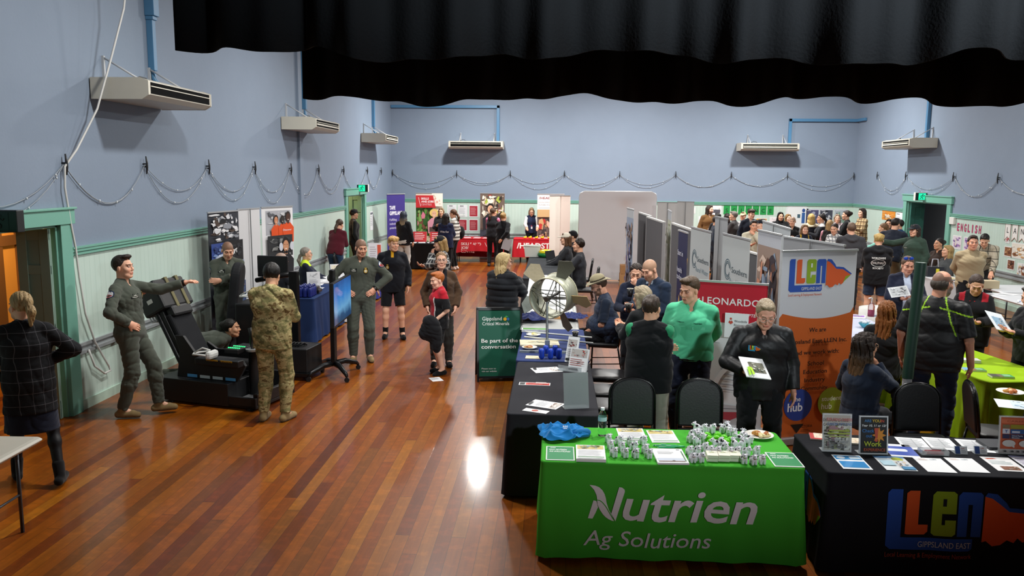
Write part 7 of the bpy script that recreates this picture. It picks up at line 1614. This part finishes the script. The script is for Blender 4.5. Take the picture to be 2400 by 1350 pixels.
def suit_decals(): return [(roundel(), 'flight_suit', (.3, .30, 'sl')), (roundel(), 'flight_suit', (-.2, .34, 'sr')), (crest(), 'flight_suit', (-.075, .36, 'f')), (nametape(), 'flight_suit', (.085, .37, 'f'))]
PLAIDCOAT = plaid_mat('dark_windowpane_wool', 0x1f2023, 0x56565b, 9.5, .05)
PLAIDBW = plaid_mat('grey_check_flannel', 0x2a2b2e, 0xa6a6a4, 13, .22, 0x55575a); PLAIDTAN = plaid_mat('tan_check_flannel', 0xa38a66, 0x5a4632, 9, .22, 0xc9b48c); PLAIDCREAM = plaid_mat('cream_check_overshirt', 0xb3aa98, 0x3c3a36, 7, .10, 0xa39a88); PLAIDGREY = plaid_mat('white_grey_check_shirt', 0xd4d4d0, 0x6a6c72, 12, .22, 0xb4b6b8)
STRIPED = stripe_mat('striped_knit', [0xd8d6cf, 0x8a8680, 0xd8d6cf, 0x55524e], 5.2); CAMO = camo_mat()
# --- left side
PP('person in a dark checked jacket, navy skirt and blonde ponytail, back turned', 45, 690, 6.62, 28, h=1.70, female=True, arms=('front', ((.17, .12, .16), (1, -.4, -.2), (0, 0, 1))), top=('coat', 0x202124, {'hem': -.26, 'hood': False, 'ease': .8}), cloth=PLAIDCOAT, bottom=('skirt', 0x1b2133, 0x141418, .44), shoes=(0x141416,), hair=('pony', 0xa98f63), head=(30, 5), feet=((-.16, .14, .085), (.20, -.16, .085)), lod=0, twist=5)
PP('person in an olive flight suit leaning one arm on the flight simulator', 285, 597, 8.55, -72, foot=(318, 975), arms=(((.30, .50, .43), (.3, -.3, -1), (0, 0, -1)), 'hip'), top=SUIT, bottom=('trousers', 0), shoes=(0x8a7550,), hair=('quiff', 0x2b2019), skin=0xdba88c, feet=((-.02, .26, .085), (.06, -.12, .085)), head=(-6, -2), decals=suit_decals(), wrist='L', twist=-16, lean=-5)
PP('person in an olive flight suit looking down with crossed arms by the photo banner', 533, 562, 11.35, 205, arms=('cross', ((-.05, .22, .30), (.7, .1, -1), (0, -1, 0))), top=SUIT, bottom=('trousers', 0), shoes=(0x8a7550,), hair=('crop', 0x4a3728), head=(8, 22), decals=suit_decals(), lod=1)
PP('person with dark tied hair kneeling in an olive flight suit behind the simulator', 543, 768, 10.3, -82, kneel=True, lean=82, h=1.66, arms=('reach', 'front'), top=SUIT, bottom=('trousers', 0), shoes=(0x8a7550,), hair=('bun', 0x17130f), skin=0xc99878, head=(0, -30), female=True, lod=1)
PP('person in camouflage uniform with black hair, back turned beside the simulator', 632, 634, 8.4, -8, foot=(645, 985), h=1.76, arms=('front', 'front'), top=('jacket', 0x7f7a50, {'hem': -.12}), cloth=CAMO, cloth2=CAMO, bottom=('trousers', 0x7f7a50), shoes=(0x8b7650,), hair=('short', 0x15110e, .006), head=(12, 22), w=1.1, skin=0xcf9c7c)
PP('bald person in a dark shirt seated behind the navy table', 660, 598, 13.7, -60, sit=.45, h=1.76, arms=('table', 'table'), top=('shirt', 0x23262c), bottom=('trousers', 0x1a1d24), hair=('crop', 0x8a8078), head=(-10, 4), w=1.1)
PP('seated person in a navy jumper with a yellow safety collar and grey tied hair', 718, 577, 15.1, -75, sit=.45, h=1.66, female=True, arms=('table', 'table'), top=('jumper', 0x1c2133, {'paint': lambda V, K: np.where(((V[:, 2] > .44) & (np.abs(V[:, 0]) < .17))[:, None], np.array(C(0xc6e02a)), K)}), bottom=('trousers', 0x1a1d24), hair=('lowpony', 0x8c857c), glasses=0x30302e)
PP('person in a maroon jumper and blue jeans seen from behind near the far left doorway', 797, 513, 18.9, -18, h=1.66, lean=18, w=1.15, female=True, arms=('front', 'front'), top=('jumper', 0x571a26), bottom=('jeans', 0x2f4560), hair=('lowpony', 0x4a3628), head=(0, 12))
PP('person in black wearing a black cap by the far left doorway', 830, 490, 21.2, -62, arms=('down', 'down'), top=('shirt', 0x17181a), bottom=('trousers', 0x17181c), hair=('short', 0x2a201a), cap=0x17171a, skin=0xc99a80)
PP('person in an olive flight suit with both hands on hips beside the television', 868, 557, 11.4, 193, foot=(848, 847), arms=('hip', 'hip'), top=SUIT, bottom=('trousers', 0), shoes=(0x8a7550,), hair=('crop', 0x3a2c22), head=(18, 12), decals=suit_decals(), wrist='LR', skin=0xd9a488, w=1.06, lod=0)
PP('blond youth in a navy fleece, black shorts and black trainers', 938, 553, 13.1, 192, foot=(922, 793), arms=('down', 'down'), top=('jumper', 0x14171f, {'hem': -.13, 'ease': 1.7, 'paint': lambda V, K: np.where(((V[:, 2] > .455) & (np.abs(V[:, 0]) < .026) & (V[:, 1] > 0))[:, None], np.array(C(0xd09a1e)), K)}), bottom=('shorts', 0x131419), shoes=(0x121316,), feet=((-.15, .02, .085), (.13, -.06, .085)), hair=('mop', 0xc29a5c), head=(28, 3), skin=0xe0ae92, lod=1, decals=[(crest(), 'jumper', (.085, .30, 'f'))])
PP('person in glasses and an open brown jacket standing behind the red shirt boy', 1027, 591, 11.45, 188, foot=(1035, 857), arms=('pocket', 'pocket'), top=('jacket', 0x4e3a2a, {'hem': -.12, 'paint': lambda V, K: np.where(((np.abs(V[:, 0]+.01) < .075) & (V[:, 1] > 0))[:, None], np.array(C(0x1a1b1f)), K)}), bottom=('trousers', 0x33322f), shoes=0x121214, hair=('lowpony', 0x8c6c48), head=(4, -6), female=True, glasses=0x8a8a88, skin=0xe0b096, lod=0)
PP('red-haired boy in a red and black polo shirt holding a dark jacket', 1030, 637, 10.74, 118, foot=(1030, 876), arms=(((.16, .12, .02), (.4, -1, 0), (0, 0, -1)), ((.16, .16, .0), (.4, -1, 0), (0, 0, -1))), top=('polo', 0xb51e2e, {'hem': -.14, 'ease': 1.3, 'paint': lambda V, K: np.where(((np.abs(V[:, 0]) > .115) & (V[:, 2] < .38))[:, None], np.array(C(0x17171a)), np.where(((np.abs(np.abs(V[:, 0])-.108) < .010) & (V[:, 2] < .40))[:, None], np.array(C(0xe0d8d4)), K))}), bottom=('shorts', 0x141518), shoes=0x121214, hair=('short', 0xb5652c), head=(10, 10), skin=0xe2b198, w=.92, lod=0)
F = Field(.04); F.ell((0, 0, .0), (.13, .09, .16)); F.ell((-.08, .02, -.05), (.10, .08, .10)); F.ell((.06, 0, -.16), (.08, .06, .16)); F.ell((-.03, -.02, .10), (.09, .07, .09)); V, Q = F.mesh(.010, .009, seed=4)
o = mk('bundled_jacket', V, Q, CLOTH, None, [C(0x15161a)]*len(V)); p = aty(1012, 772, 10.55); o.location = p; tag(o, 'black jacket bundled in the hands of the red shirt boy', 'jacket')
PP('person in a black cap and checked flannel jacket behind the girl with glasses', 1030, 557, 13.6, 100, h=1.68, arms=('chin', 'front'), top=('jacket', 0x2b2c30, {'hem': -.14}), cloth=PLAIDBW, bottom=('trousers', 0x22242a), hair=('bob', 0xa98a58), cap=0x1d1e21, head=(0, 8), skin=0xddaa8e)
PP('person with long dark blue tipped hair and a black jacket at the purple banner', 946, 495, 21.8, -12, female=True, arms=('front', 'down'), top=('jacket', 0x17181c, {'hem': -.13}), bottom=('trousers', 0xc9c6c0), hair=('straight', 0x2f3a48, .004, .36, 0x9a8a70), lod=2)
PP('person in a navy hoodie with white script on the back at the black table', 1045, 500, 21.7, -8, female=True, arms=('front', 'front'), top=('hoodie', 0x1c2340, {'hem': -.16}), bottom=('leggings', 0x15161a), hair=('longwavy', 0x251a16, 0, .22), decals=[(small('White Fox', .24, .09, 0xe4e6ea, .01, .3), 'hoodie', (.0, .30, 'b'))], lod=2)
PP('fair-haired person in black half hidden behind the navy hoodie', 1034, 487, 24.2, 175, female=True, arms=('front', 'front'), top=('jacket', 0x1b1b1e), bottom=('trousers', 0x1a1a1e), hair=('long', 0x8d7658), lod=2)
PP('person in a striped cream and brown jumper and black leggings facing left', 1061, 490, 22.9, 75, female=True, arms=('front', 'down'), top=('jumper', 0xb0aca4, {'hem': -.08}), cloth=STRIPED, bottom=('leggings', 0x16171a), shoes=0xc9b4a8, hair=('lowpony', 0x5a3c28), head=(0, 10), lod=2)
p = aty(1080, 545, 23.4); MB().ell((0, 0, 0), (.12, .10, .19), 14, 10).build('backpack', CLOTH); o = bpy.data.objects['backpack']; a_ = o.data.attributes.get('Col'); a_.data.foreach_set('color', [.006, .006, .007, 1]*len(o.data.vertices)); o.location = p; tag(o, 'small black backpack behind the striped jumper', 'backpack')
PP('person in a black vest over a pink shirt at the red tables', 1157, 487, 23.9, -12, female=True, arms=('front', 'front'), top=('vest', 0x1b1a1e, {'hem': -.06}, 0xd07a98), bottom=('trousers', 0x18191c), shoes=0x2a2a2c, hair=('lowpony', 0x4f3a2a), head=(-35, 0), lod=2)
PP('person all in black with a clipboard tucked behind, at the red tables', 1180, 498, 22.6, -20, female=True, w=1.08, arms=('front', 'back'), top=('jacket', 0x15161a, {'hem': -.1}), bottom=('trousers', 0x15161a), hair=('bun', 0x9a7a48), lod=2)
A = Art(.24, .32, 0xb9bcc2); A.rect(.09, .295, .06, .025, 0x8a7a6a); p = aty(1184, 569, 22.4); o = A.build('clipboard', frame((-.12, 0, -.16), (1, 0, -.3), (.3, .05, 1)), None, .006); o.location = p; tag(o, 'grey clipboard held behind the back of the person in black', 'clipboard')
PP('person in a navy vest, white sleeves and a red lanyard behind the right red table', 1246, 492, 26.0, 185, female=True, h=1.66, arms=('table', 'table'), top=('vest', 0x1d2640, {'hem': -.06}, 0xd9d6d0), bottom=('trousers', 0x1b1c20), hair=('bob', 0x8f7a5a), head=(0, 18), lod=2, glasses=0x3a3a3a, decals=[((lambda A: A.line(.0, .30, .05, .0, .016, 0xb52a38).line(.10, .30, .05, .0, .016, 0xb52a38).rect(.03, -.08, .05, .075, 0xd8dade))(Art(.10, .30, None)), 'vest', (0, .33, 'f'))])
# --- middle row
PP('seated person in a white cap and dark shirt far along the middle row', 1326, 545, 18.0, 88, sit=.45, arms=('table', 'table'), top=('shirt', 0x26282c), bottom=('trousers', 0x1d1e22), hair=('bob', 0x5a3f2a, 0, .12), cap=0xcfc8b8, skin=0xd8a68a, lod=2)
PP('person in a dark beanie seated behind the white cap', 1342, 541, 19.3, 95, sit=.45, arms=('table', 'table'), top=('jacket', 0x202226), bottom=('trousers', 0x1d1e22), hair=('short', 0x201814), cap=(0x17181b, True), skin=0xc99a7c)
PP('dark-haired seated person in a charcoal shirt at the middle row', 1356, 558, 16.4, 85, sit=.45, arms=('table', 'table'), top=('shirt', 0x2a2c32), bottom=('trousers', 0x1d1e22), hair=('curly', 0x241a14), skin=0xcf9e82, lod=2)
PP('person with blonde hair in a black puffer jacket holding a coffee by the green sign', 1183, 604, 11.15, -35, female=True, w=1.12, arms=('cup', 'cup'), top=('puffer', 0x1f2227), bottom=('trousers', 0x1d2026), hair=('long', 0xc4ae7c, .006, .22), head=(-35, 4), glasses=0x2a2a2a, skin=0xdba88c, lod=1, h=1.64)
cup(aty(1209, 658, 11.35)-Vector((0, 0, .07)), 'black paper coffee cup in the hand of the blonde person in the puffer jacket')
PP('heavy seated person in a wide brimmed felt hat, navy vest and short sleeves', 1400, 662, 11.1, 92, sit=.45, h=1.80, w=1.22, belly=.07, lean=10, arms=('lap', 'lap'), top=('vest_short', 0x232f45, {}, 0x1f2a3c), bottom=('trousers', 0x17191e), shoes=(0x3a2c20,), hair=('short', 0x4a3426), hat=0x9d9478, beard=0x5f4534, head=(4, 16), glasses=0x222222, skin=0xcf9a80, lod=0)
PP('person with slicked dark hair and glasses eating beside the bald man', 1491, 630, 10.3, 172, female=True, arms=('face', 'hold'), top=('jumper', 0x1b2236), bottom=('trousers', 0x1c1e24), hair=('bun', 0x2a1d17), glasses=0x9a8a78, head=(0, 14), skin=0xdcaa90, lod=0, h=1.62)
PP('balding person in a navy quarter-zip leaning forward behind the grey-blonde woman', 1520, 615, 9.75, 128, h=1.76, lean=8, w=1.14, arms=('hold', 'front'), top=('jacket', 0x1e2c42, {'paint': lambda V, K: np.where(((V[:, 2] > .49) & (V[:, 1] > 0) & (np.abs(V[:, 0]) < .05))[:, None], np.array(C(0xb4c0d0)), K)}), bottom=('trousers', 0x20242c), hair=('crop', 0xa3836a), beard=0xb08468, head=(6, 20), skin=0xdaa68c, lod=0)
PP('person with grey-blonde hair in a black jacket seen between the chairs and the bald man', 1504, 681, 8.75, 40, female=True, h=1.54, arms=('front', 'front'), top=('jacket', 0x17181b), bottom=('trousers', 0x17181b), hair=('bob', 0xa89a80, .004), head=(0, 5), lod=0)
cup(aty(1473, 712, 9.1)-Vector((0, 0, .1)), 'black paper cup at the left of the grey-blonde hair'); cup(aty(1477, 684, 9.8)-Vector((0, 0, .06)), 'black paper cup held by the person eating')
PP('person with wet-look tied hair in a black vest over green sleeves, back turned', 1528, 706, 7.45, -14, female=True, h=1.64, w=1.12, arms=('cross', 'cross'), top=('vest', 0x16181b, {'hem': -.14, 'ease': 1.2}, 0x2f8f63), bottom=('trousers', 0x9a9a8c), shoes=0x1a1a1c, hair=('bun', 0x3d3128), head=(-12, 2), skin=0xd8a486, lod=0)
PP('person in a bright mint green work shirt, navy trousers and a belt', 1615, 653, 7.95, 160, arms=('back', 'pocket'), w=1.08, top=('shirt', 0x5cc99a, {'tuck': True, 'ease': 1.35}), bottom=('trousers', 0x171d30), shoes=(0x3a2a1c,), hair=('quiff', 0x4b3a28, .002), head=(-26, 14), skin=0xdca88c, lod=0, h=1.76, decals=[(small('Nutrien', .075, .024, 0x143a2a, .02), 'shirt', (-.085, .36, 'f')), (small('COMMUNITY', .08, .018, 0x143a2a, .01), 'shirt', (.08, .365, 'f')), ((lambda A: A.rect(0, 0, .13, .14, 0x50b98b).rect(0, .105, .13, .035, 0x70d8ac))(Art(.13, .14, None)), 'shirt', (.09, .26, 'f')), ((lambda A: A.rect(0, 0, .12, .03, 0x70d8ac))(Art(.12, .03, None)), 'shirt', (-.09, .31, 'f'))])
def llen_small(w):
    A = Art(w, w*.5, None); llen_logo(A, 0, 0, w, 0x3fa0d0, 0xe06a2a, 0xa8c83a, 0xdfe4e8); A.L = A.L[:-2]; return A
jr, J, HPj = PP('grey-haired person in a black zip jacket and glasses reading a booklet', 1797, 709, 7.05, 176, h=1.69, w=1.14, arms=('down', ((.15, .27, .17), (.8, -.3, -.8), (0, 0, 1))), top=('jacket', 0x141518, {'hem': -.13, 'ease': 1.15, 'fold': .003}), cloth=SHINY, bottom=('trousers', 0x17181c), shoes=0x141416, hair=('short', 0xa39378), head=(2, 24), glasses=0xb9b4aa, skin=0xd79f88, lod=0, decals=[(llen_small(.10), 'jacket', (.09, .35, 'f'))])
A = Art(.21, .29, 0xe3e6e8); A.photo(.06, .07, .13, .15, [0x6a6a5a, 0x3a4a3a, 0xa88a70, 0xc8c8c0], 14, 3); A.poly([(.03, .12), (.05, .13), (.045, .02), (.02, .0)], 0x9fdc1e); A.poly([(.05, .13), (.07, .12), (.075, .03), (.055, .015)], 0xb4ea2a)
p = aty(1772, 876, 6.73); o = A.build('booklet', frame((-.10, -.10, 0), (1, .1, -.12), (-.2, .8, .35)), None, .008); o.location = p; tag(o, 'white booklet with a lime ribbon held by the grey-haired person', 'booklet')
PP('person with long dark curls and glasses in a navy shirt, seated', 2030, 778, 7.45, -62, sit=.45, female=True, h=1.68, arms=(((.10, .20, .34), (.8, .2, -1), (0, -1, 0)), 'chin'), top=('shirt', 0x1d2739, {'ease': 1.4}), bottom=('trousers', 0x191b20), hair=('longwavy', 0x2b1f18, .006, .34, 0x6b5138), glasses=0x9a7a5a, head=(-5, -2), skin=0xd39c7c, lod=0, decals=[(llen_small(.07), 'shirt', (.06, .30, 'f'))])
PP('person with long wavy ginger hair in a black jacket seated with back turned', 2080, 718, 9.25, -30, sit=.45, female=True, h=1.74, arms=('table', 'table'), top=('jacket', 0x16171a), bottom=('trousers', 0x16171a), hair=('longwavy', 0x8a552a, .008, .36), head=(-8, 0), lod=0)
PP('person in a black polo with lime piping and a grey beard, seen from behind', 2212, 634, 8.1, -38, w=1.18, belly=.03, h=1.84, arms=('down', 'down'), top=('polo', 0x141518, {'hem': -.12, 'ease': 1.25, 'fold': .0035, 'paint': lambda V, K: np.where(((np.abs(np.abs(V[:, 0])-.10-.35*(.47-V[:, 2])) < .0055) & (V[:, 2] > .22) & (V[:, 1] < .0))[:, None] | ((np.abs(V[:, 2]-.475+.25*np.abs(V[:, 0])) < .0055) & (V[:, 1] < 0.02) & (np.abs(V[:, 0]) > .04))[:, None], np.array(C(0xa8e02a)), K)}), cloth=SHINY, bottom=('jeans', 0x1e2a40), shoes=0x17181a, hair=('balding', 0x4d463f), beard=0x7d766d, head=(-26, 4), skin=0xd2987e, lod=0)
PP('person in a navy jacket with sunglasses on the hair reading a leaflet', 2130, 600, 11.6, 172, female=True, w=1.12, arms=('hold', 'hold'), top=('jacket', 0x1c2236, {'hem': -.12, 'paint': lambda V, K: np.where(((np.abs(V[:, 0]) < .05) & (V[:, 1] > 0))[:, None], np.array(C(0xb7c3da)), K)}), bottom=('trousers', 0x1a1c24), hair=('lowpony', 0x5f4632), head=(4, 14), skin=0xd8a088, lod=1)
hd_ = aty(2130, 606, 11.45); r = empty('sunglasses', hd_, math.pi, 'blue mirrored sunglasses pushed up on the hair of the person in navy', 'sunglasses')
for s in (-1, 1): MB().color(0x2348b0).ell((s*.036, .0, 0), (.034, .012, .024), 14, 8).build('lens', GLOSS, r)
MB().color(0x15161a).tube([(-.075, -.06, 0), (-.07, .0, .01), (0, .008, .012), (.07, .0, .01), (.075, -.06, 0)], .005, 6).build('frame', GLOSS, r)
A = Art(.26, .17, 0xc9ccd0); A.photo(.02, .02, .22, .13, [0xb0b4b8, 0x4a4c50, 0x8a8e92, 0xdfe1e4], 16, 4); p = aty(2113, 688, 11.25); o = A.build('leaflet', frame((-.13, 0, -.06), (1, .0, .15), (-.1, .7, .7)), None, .003); o.location = p; tag(o, 'grey photo leaflet held by the person with sunglasses', 'leaflet')
PP('dark-haired person in a black hoodie with red cords looking down beside the lime table', 2290, 650, 9.9, 148, female=True, h=1.60, arms=('hold', 'hold'), top=('hoodie', 0x15161a, {'hem': -.15, 'paint': lambda V, K: np.where(((V[:, 2] > .44) & (np.abs(V[:, 0]) > .10) & (np.abs(V[:, 0]) < .17))[:, None], np.array(C(0xa8202e)), K)}), bottom=('leggings', 0x15161a), hair=('lowpony', 0x3a2a22), head=(12, 26), skin=0xd9a68a, lod=1, decals=[((lambda A: A.line(.01, .2, .03, .0, .012, 0xc2262e).line(.06, .2, .05, .04, .012, 0xc2262e))(Art(.08, .2, None)), 'hoodie', (.0, .34, 'f')), (small('THE GOAT', .10, .05, 0xc2302e, .02, .2), 'hoodie', (.10, .27, 'f'))])
er, J, HPj = PP('person in black at the right picture edge holding out a brochure', 2412, 722, 8.9, 105, h=1.60, arms=('front', 'front'), top=('jacket', 0x17181c, {'hem': -.1}), bottom=('trousers', 0x14151a), hair=('short', 0x2a1f18), head=(0, 14), lod=0, female=True)
A = Art(.21, .30, 0xdfe5ea); A.photo(.04, .06, .13, .16, [0x8fb0c8, 0x5a6a7a, 0xd8c8b0, 0x3a4a5a], 12, 4); p = aty(2342, 766, 8.9); o = A.build('brochure', frame((-.10, -.14, 0), (1, .2, -.25), (.0, .8, .5)), None, .003); o.location = p; tag(o, 'open brochure held out at the right picture edge', 'brochure')
# --- right side
PP('person in a dark green hoodie and black cap standing before the right doorway', 2145, 526, 17.2, 118, arms=('down', 'out'), top=('hoodie', 0x33463c, {'hem': -.1}), bottom=('trousers', 0x1e2024), hair=('bob', 0x2f231c), cap=0x23272e, head=(-5, 0), skin=0xd8a88e, lod=1, w=1.05, decals=[(small('GANT', .10, .03, 0xd8dcd8, .01), 'hoodie', (.08, .33, 'f'))])
A = Art(.30, .26, None); A.text('WORLDWIDE', .03, .205, .035, 0xe4e4e2, .02, width=.24); A.ring(.15, .13, .118, .128, 0xe4e4e2, 28); 
V_ = A.L[-1][0]; V_[:, 1] = .13+(V_[:, 1]-.13)*.52; A.text('HALFHALF', .045, .112, .045, 0xe4e4e2, .02, width=.21); A.text('SOCIETY', .055, .02, .032, 0xe4e4e2, .02, width=.19)
PP('fair-haired person in a black hoodie with white oval lettering and denim shorts, back turned', 2062, 536, 15.4, -12, h=1.70, w=1.1, arms=('front', 'front'), top=('hoodie', 0x15161a, {'hem': -.16}), bottom=('shorts', 0x2b3a52), shoes=0x17181a, hair=('mop', 0xb59a5c), head=(-10, 18), lod=1, decals=[(A, 'hoodie', (0, .25, 'b'))])
PP('broad person in a dark navy jacket bending behind the white-lettered hoodie', 2100, 518, 18.2, -50, lean=14, h=1.86, w=1.22, arms=('reach', 'reach'), top=('jacket', 0x1d2330), bottom=('trousers', 0x6a5a40), hair=('short', 0x241c18), lod=2)
PP('person in a mint green jumper leaning over left of the broad navy jacket', 2070, 522, 19.9, 60, female=True, lean=20, h=1.66, arms=('reach', 'reach'), top=('jumper', 0x8fd3c4), bottom=('jeans', 0x33456a), hair=('lowpony', 0x7a5a3c), lod=2)
PP('dark-haired person in blue by the right doorway frame', 2108, 515, 20.3, 40, h=1.70, arms=('front', 'front'), top=('jacket', 0x2d4f78), bottom=('trousers', 0x1c1e24), hair=('short', 0x1c1613), lod=2)
PP('person with dark hair peering out behind the broad navy jacket', 2084, 517, 21.6, 150, female=True, h=1.64, arms=('front', 'front'), top=('jacket', 0x22252c), bottom=('trousers', 0x1c1e24), hair=('bob', 0x2a1e18), lod=2)
PP('dark-haired seated person in a brown jacket by the right doorway', 2202, 558, 18.6, 110, sit=.45, female=True, arms=('lap', 'lap'), top=('jacket', 0x33251f), bottom=('trousers', 0x1c1e24), hair=('bun', 0x231915), skin=0xd09a7a, head=(-8, -4), lod=2)
PP('seated person with very long blonde hair in a grey jacket', 2222, 575, 17.3, 95, sit=.45, female=True, arms=('lap', 'lap'), top=('jacket', 0x45484a), bottom=('trousers', 0x1c1e24), hair=('straight', 0xab9160, .004, .38), head=(-4, -6), lod=2)
PP('person in a beige jumper standing with hands behind the back', 2282, 551, 14.4, 176, arms=('back', 'back'), w=1.12, top=('jumper', 0xa8987a), bottom=('trousers', 0x17181c), hair=('short', 0x2d2119), head=(-10, 2), skin=0xd69e84, lod=1)
PP('person in a cream checked shirt bending over the table behind the beige jumper', 2308, 558, 16.5, 150, h=1.78, lean=38, w=1.1, arms=('reach', 'table'), top=('jacket', 0xb9b09c, {'hem': -.14}), cloth=PLAIDCREAM, bottom=('trousers', 0x2a2c2e), hair=('short', 0x15120f), head=(0, 20), lod=1)
# --- the science crowd at the back
CROWD = [
 ('long-haired bearded person in a brown coat below the white sheets', 1664, 481, 24.6, 200, dict(top=('coat', 0x6a4a28, {'hood': False}), hair=('long', 0x2f221a, 0, .2), beard=0x33241b, head=(25, 0))),
 ('laughing dark-haired person in a navy shirt in front of the brown coat', 1682, 506, 20.6, -95, dict(top=('jumper', 0x2a313e), hair=('short', 0x2a211c), head=(0, 10))),
 ('dark head just behind the laughing person', 1682, 499, 23.0, 20, dict(top=('jacket', 0x1d1e22), hair=('short', 0x17120f))),
 ('person with dark hair low between the brown coat and the grey man', 1704, 500, 24.9, 10, dict(top=('jacket', 0x26262a), hair=('bob', 0x2a211e), female=True)),
 ('grey-haired person in a charcoal jacket in profile under the letter C', 1719, 495, 22.6, 62, dict(top=('jacket', 0x3f3c3c), hair=('short', 0x77706a), head=(10, 0))),
 ('person in a sand cap and pale checked shirt', 1742, 497, 24.2, 150, dict(top=('shirt', 0xc9b8a8), cloth=PLAIDGREY, cap=0xc9b894, hair=('short', 0x5a4030), female=True)),
 ('tall mop-haired youth in a navy blazer', 1762, 489, 22.2, 190, dict(top=('jacket', 0x171d2a, {'paint': lambda V, K: np.where(((np.abs(V[:, 0]) < .04) & (V[:, 1] > 0) & (V[:, 2] > .3))[:, None], np.array(C(0xcfcac6)), K)}), hair=('mop', 0x3d2c22), head=(12, 8))),
 ('person in a cream jumper with a hand at the mouth', 1767, 516, 18.6, 175, dict(top=('jumper', 0xc9c4ae), hair=('short', 0x2a201a), arms=('chin', 'front'), head=(10, 4))),
 ('person in a white jumper and backwards black cap beside the hand-at-mouth person', 1786, 514, 19.5, 85, dict(top=('jumper', 0xd8d8d6), hair=('short', 0x3a2a20), cap=(0x1f2530, False, True), bottom=('trousers', 0x9a948a))),
 ('person with long black hair and a black top behind the bald man', 1830, 497, 23.6, 180, dict(top=('hoodie', 0x17171a), hair=('long', 0x17120f), female=True, w=1.15)),
 ('person with golden brown hair between the black top and the bald man', 1848, 502, 24.4, 195, dict(top=('jacket', 0x22242a), hair=('bob', 0x8a6a40), female=True)),
 ('bald person in a black vest over a grey shirt', 1858, 507, 20.8, 165, dict(top=('vest', 0x17181b, {}, 0x8a8a8c), hair=('crop', 0x8a7a6a), w=1.05, head=(-8, 4))),
 ('brown-haired head just above the divider corner', 1836, 527, 19.6, 0, dict(h=1.42, top=('jacket', 0x3a3a3c), hair=('short', 0x7a6450))),
 ('long-haired girl in a navy jumper with yellow stripes facing the camera', 1887, 521, 20.2, 182, dict(h=1.55, top=('jumper', 0x1a2233, {'paint': lambda V, K: np.where(((np.abs(np.abs(V[:, 0])-.10) < .015) & (V[:, 1] > 0))[:, None], np.array(C(0xc9a52a)), K)}), hair=('straight', 0x7a5c3c, 0, .3), female=True)),
 ('person with blonde hair and a cream fur collar, back turned', 1902, 501, 22.8, -10, dict(top=('hoodie', 0x1b1e28, {'paint': lambda V, K: np.where((V[:, 2] > .44)[:, None], np.array(C(0xc9bda4)), K)}), hair=('straight', 0xc4a766, .004, .26), female=True)),
 ('dark-haired person in profile with a white collar', 1925, 501, 22.2, 80, dict(top=('jacket', 0x1a1c22, {'paint': lambda V, K: np.where((V[:, 2] > .47)[:, None], np.array(C(0xd8d4d0)), K)}), hair=('lowpony', 0x1f1714), female=True)),
 ('fair-haired person with pink sleeves and a black vest, back turned', 1946, 511, 21.2, -20, dict(top=('vest', 0x24221f, {}, 0xd59ca8), hair=('bob', 0xa8895c), female=True, h=1.62)),
 ('grey-haired person in white and pink at the back', 1963, 502, 24.2, 170, dict(top=('shirt', 0xd8c4c8), hair=('bob', 0x9a8a78), female=True)),
 ('person in a white checked shirt with dark tied hair looking down left', 1956, 523, 19.2, 130, dict(top=('shirt', 0xc9c9c6), cloth=PLAIDGREY, hair=('bun', 0x2c201b), female=True, head=(10, 14))),
 ('person in black with a dark messy bun by the corner', 1984, 493, 22.7, 70, dict(top=('jacket', 0x17181b), hair=('bun', 0x30241e), female=True)),
 ('person in a grey hoodie with cropped brown hair, back turned', 1996, 521, 17.0, -5, dict(top=('hoodie', 0x3c3c40), hair=('short', 0x6a5646), w=1.15)),
 ('tall person in a tan checked shirt at the right back corner', 2021, 488, 23.9, 105, dict(top=('shirt', 0xb09a78), cloth=PLAIDTAN, hair=('bob', 0x2d211c, 0, .1), female=True))]
for lab, px, py, Y, f, k in CROWD:
    k = dict(k); k.setdefault('arms', ('front', 'down')); k.setdefault('bottom', ('trousers', 0x1c1e24)); k.setdefault('skin', [0xdba98e, 0xd29d80, 0xe0b29a][len(lab) % 3]); k.setdefault('lod', 2)
    PP(lab, px, py, Y, f, **k)
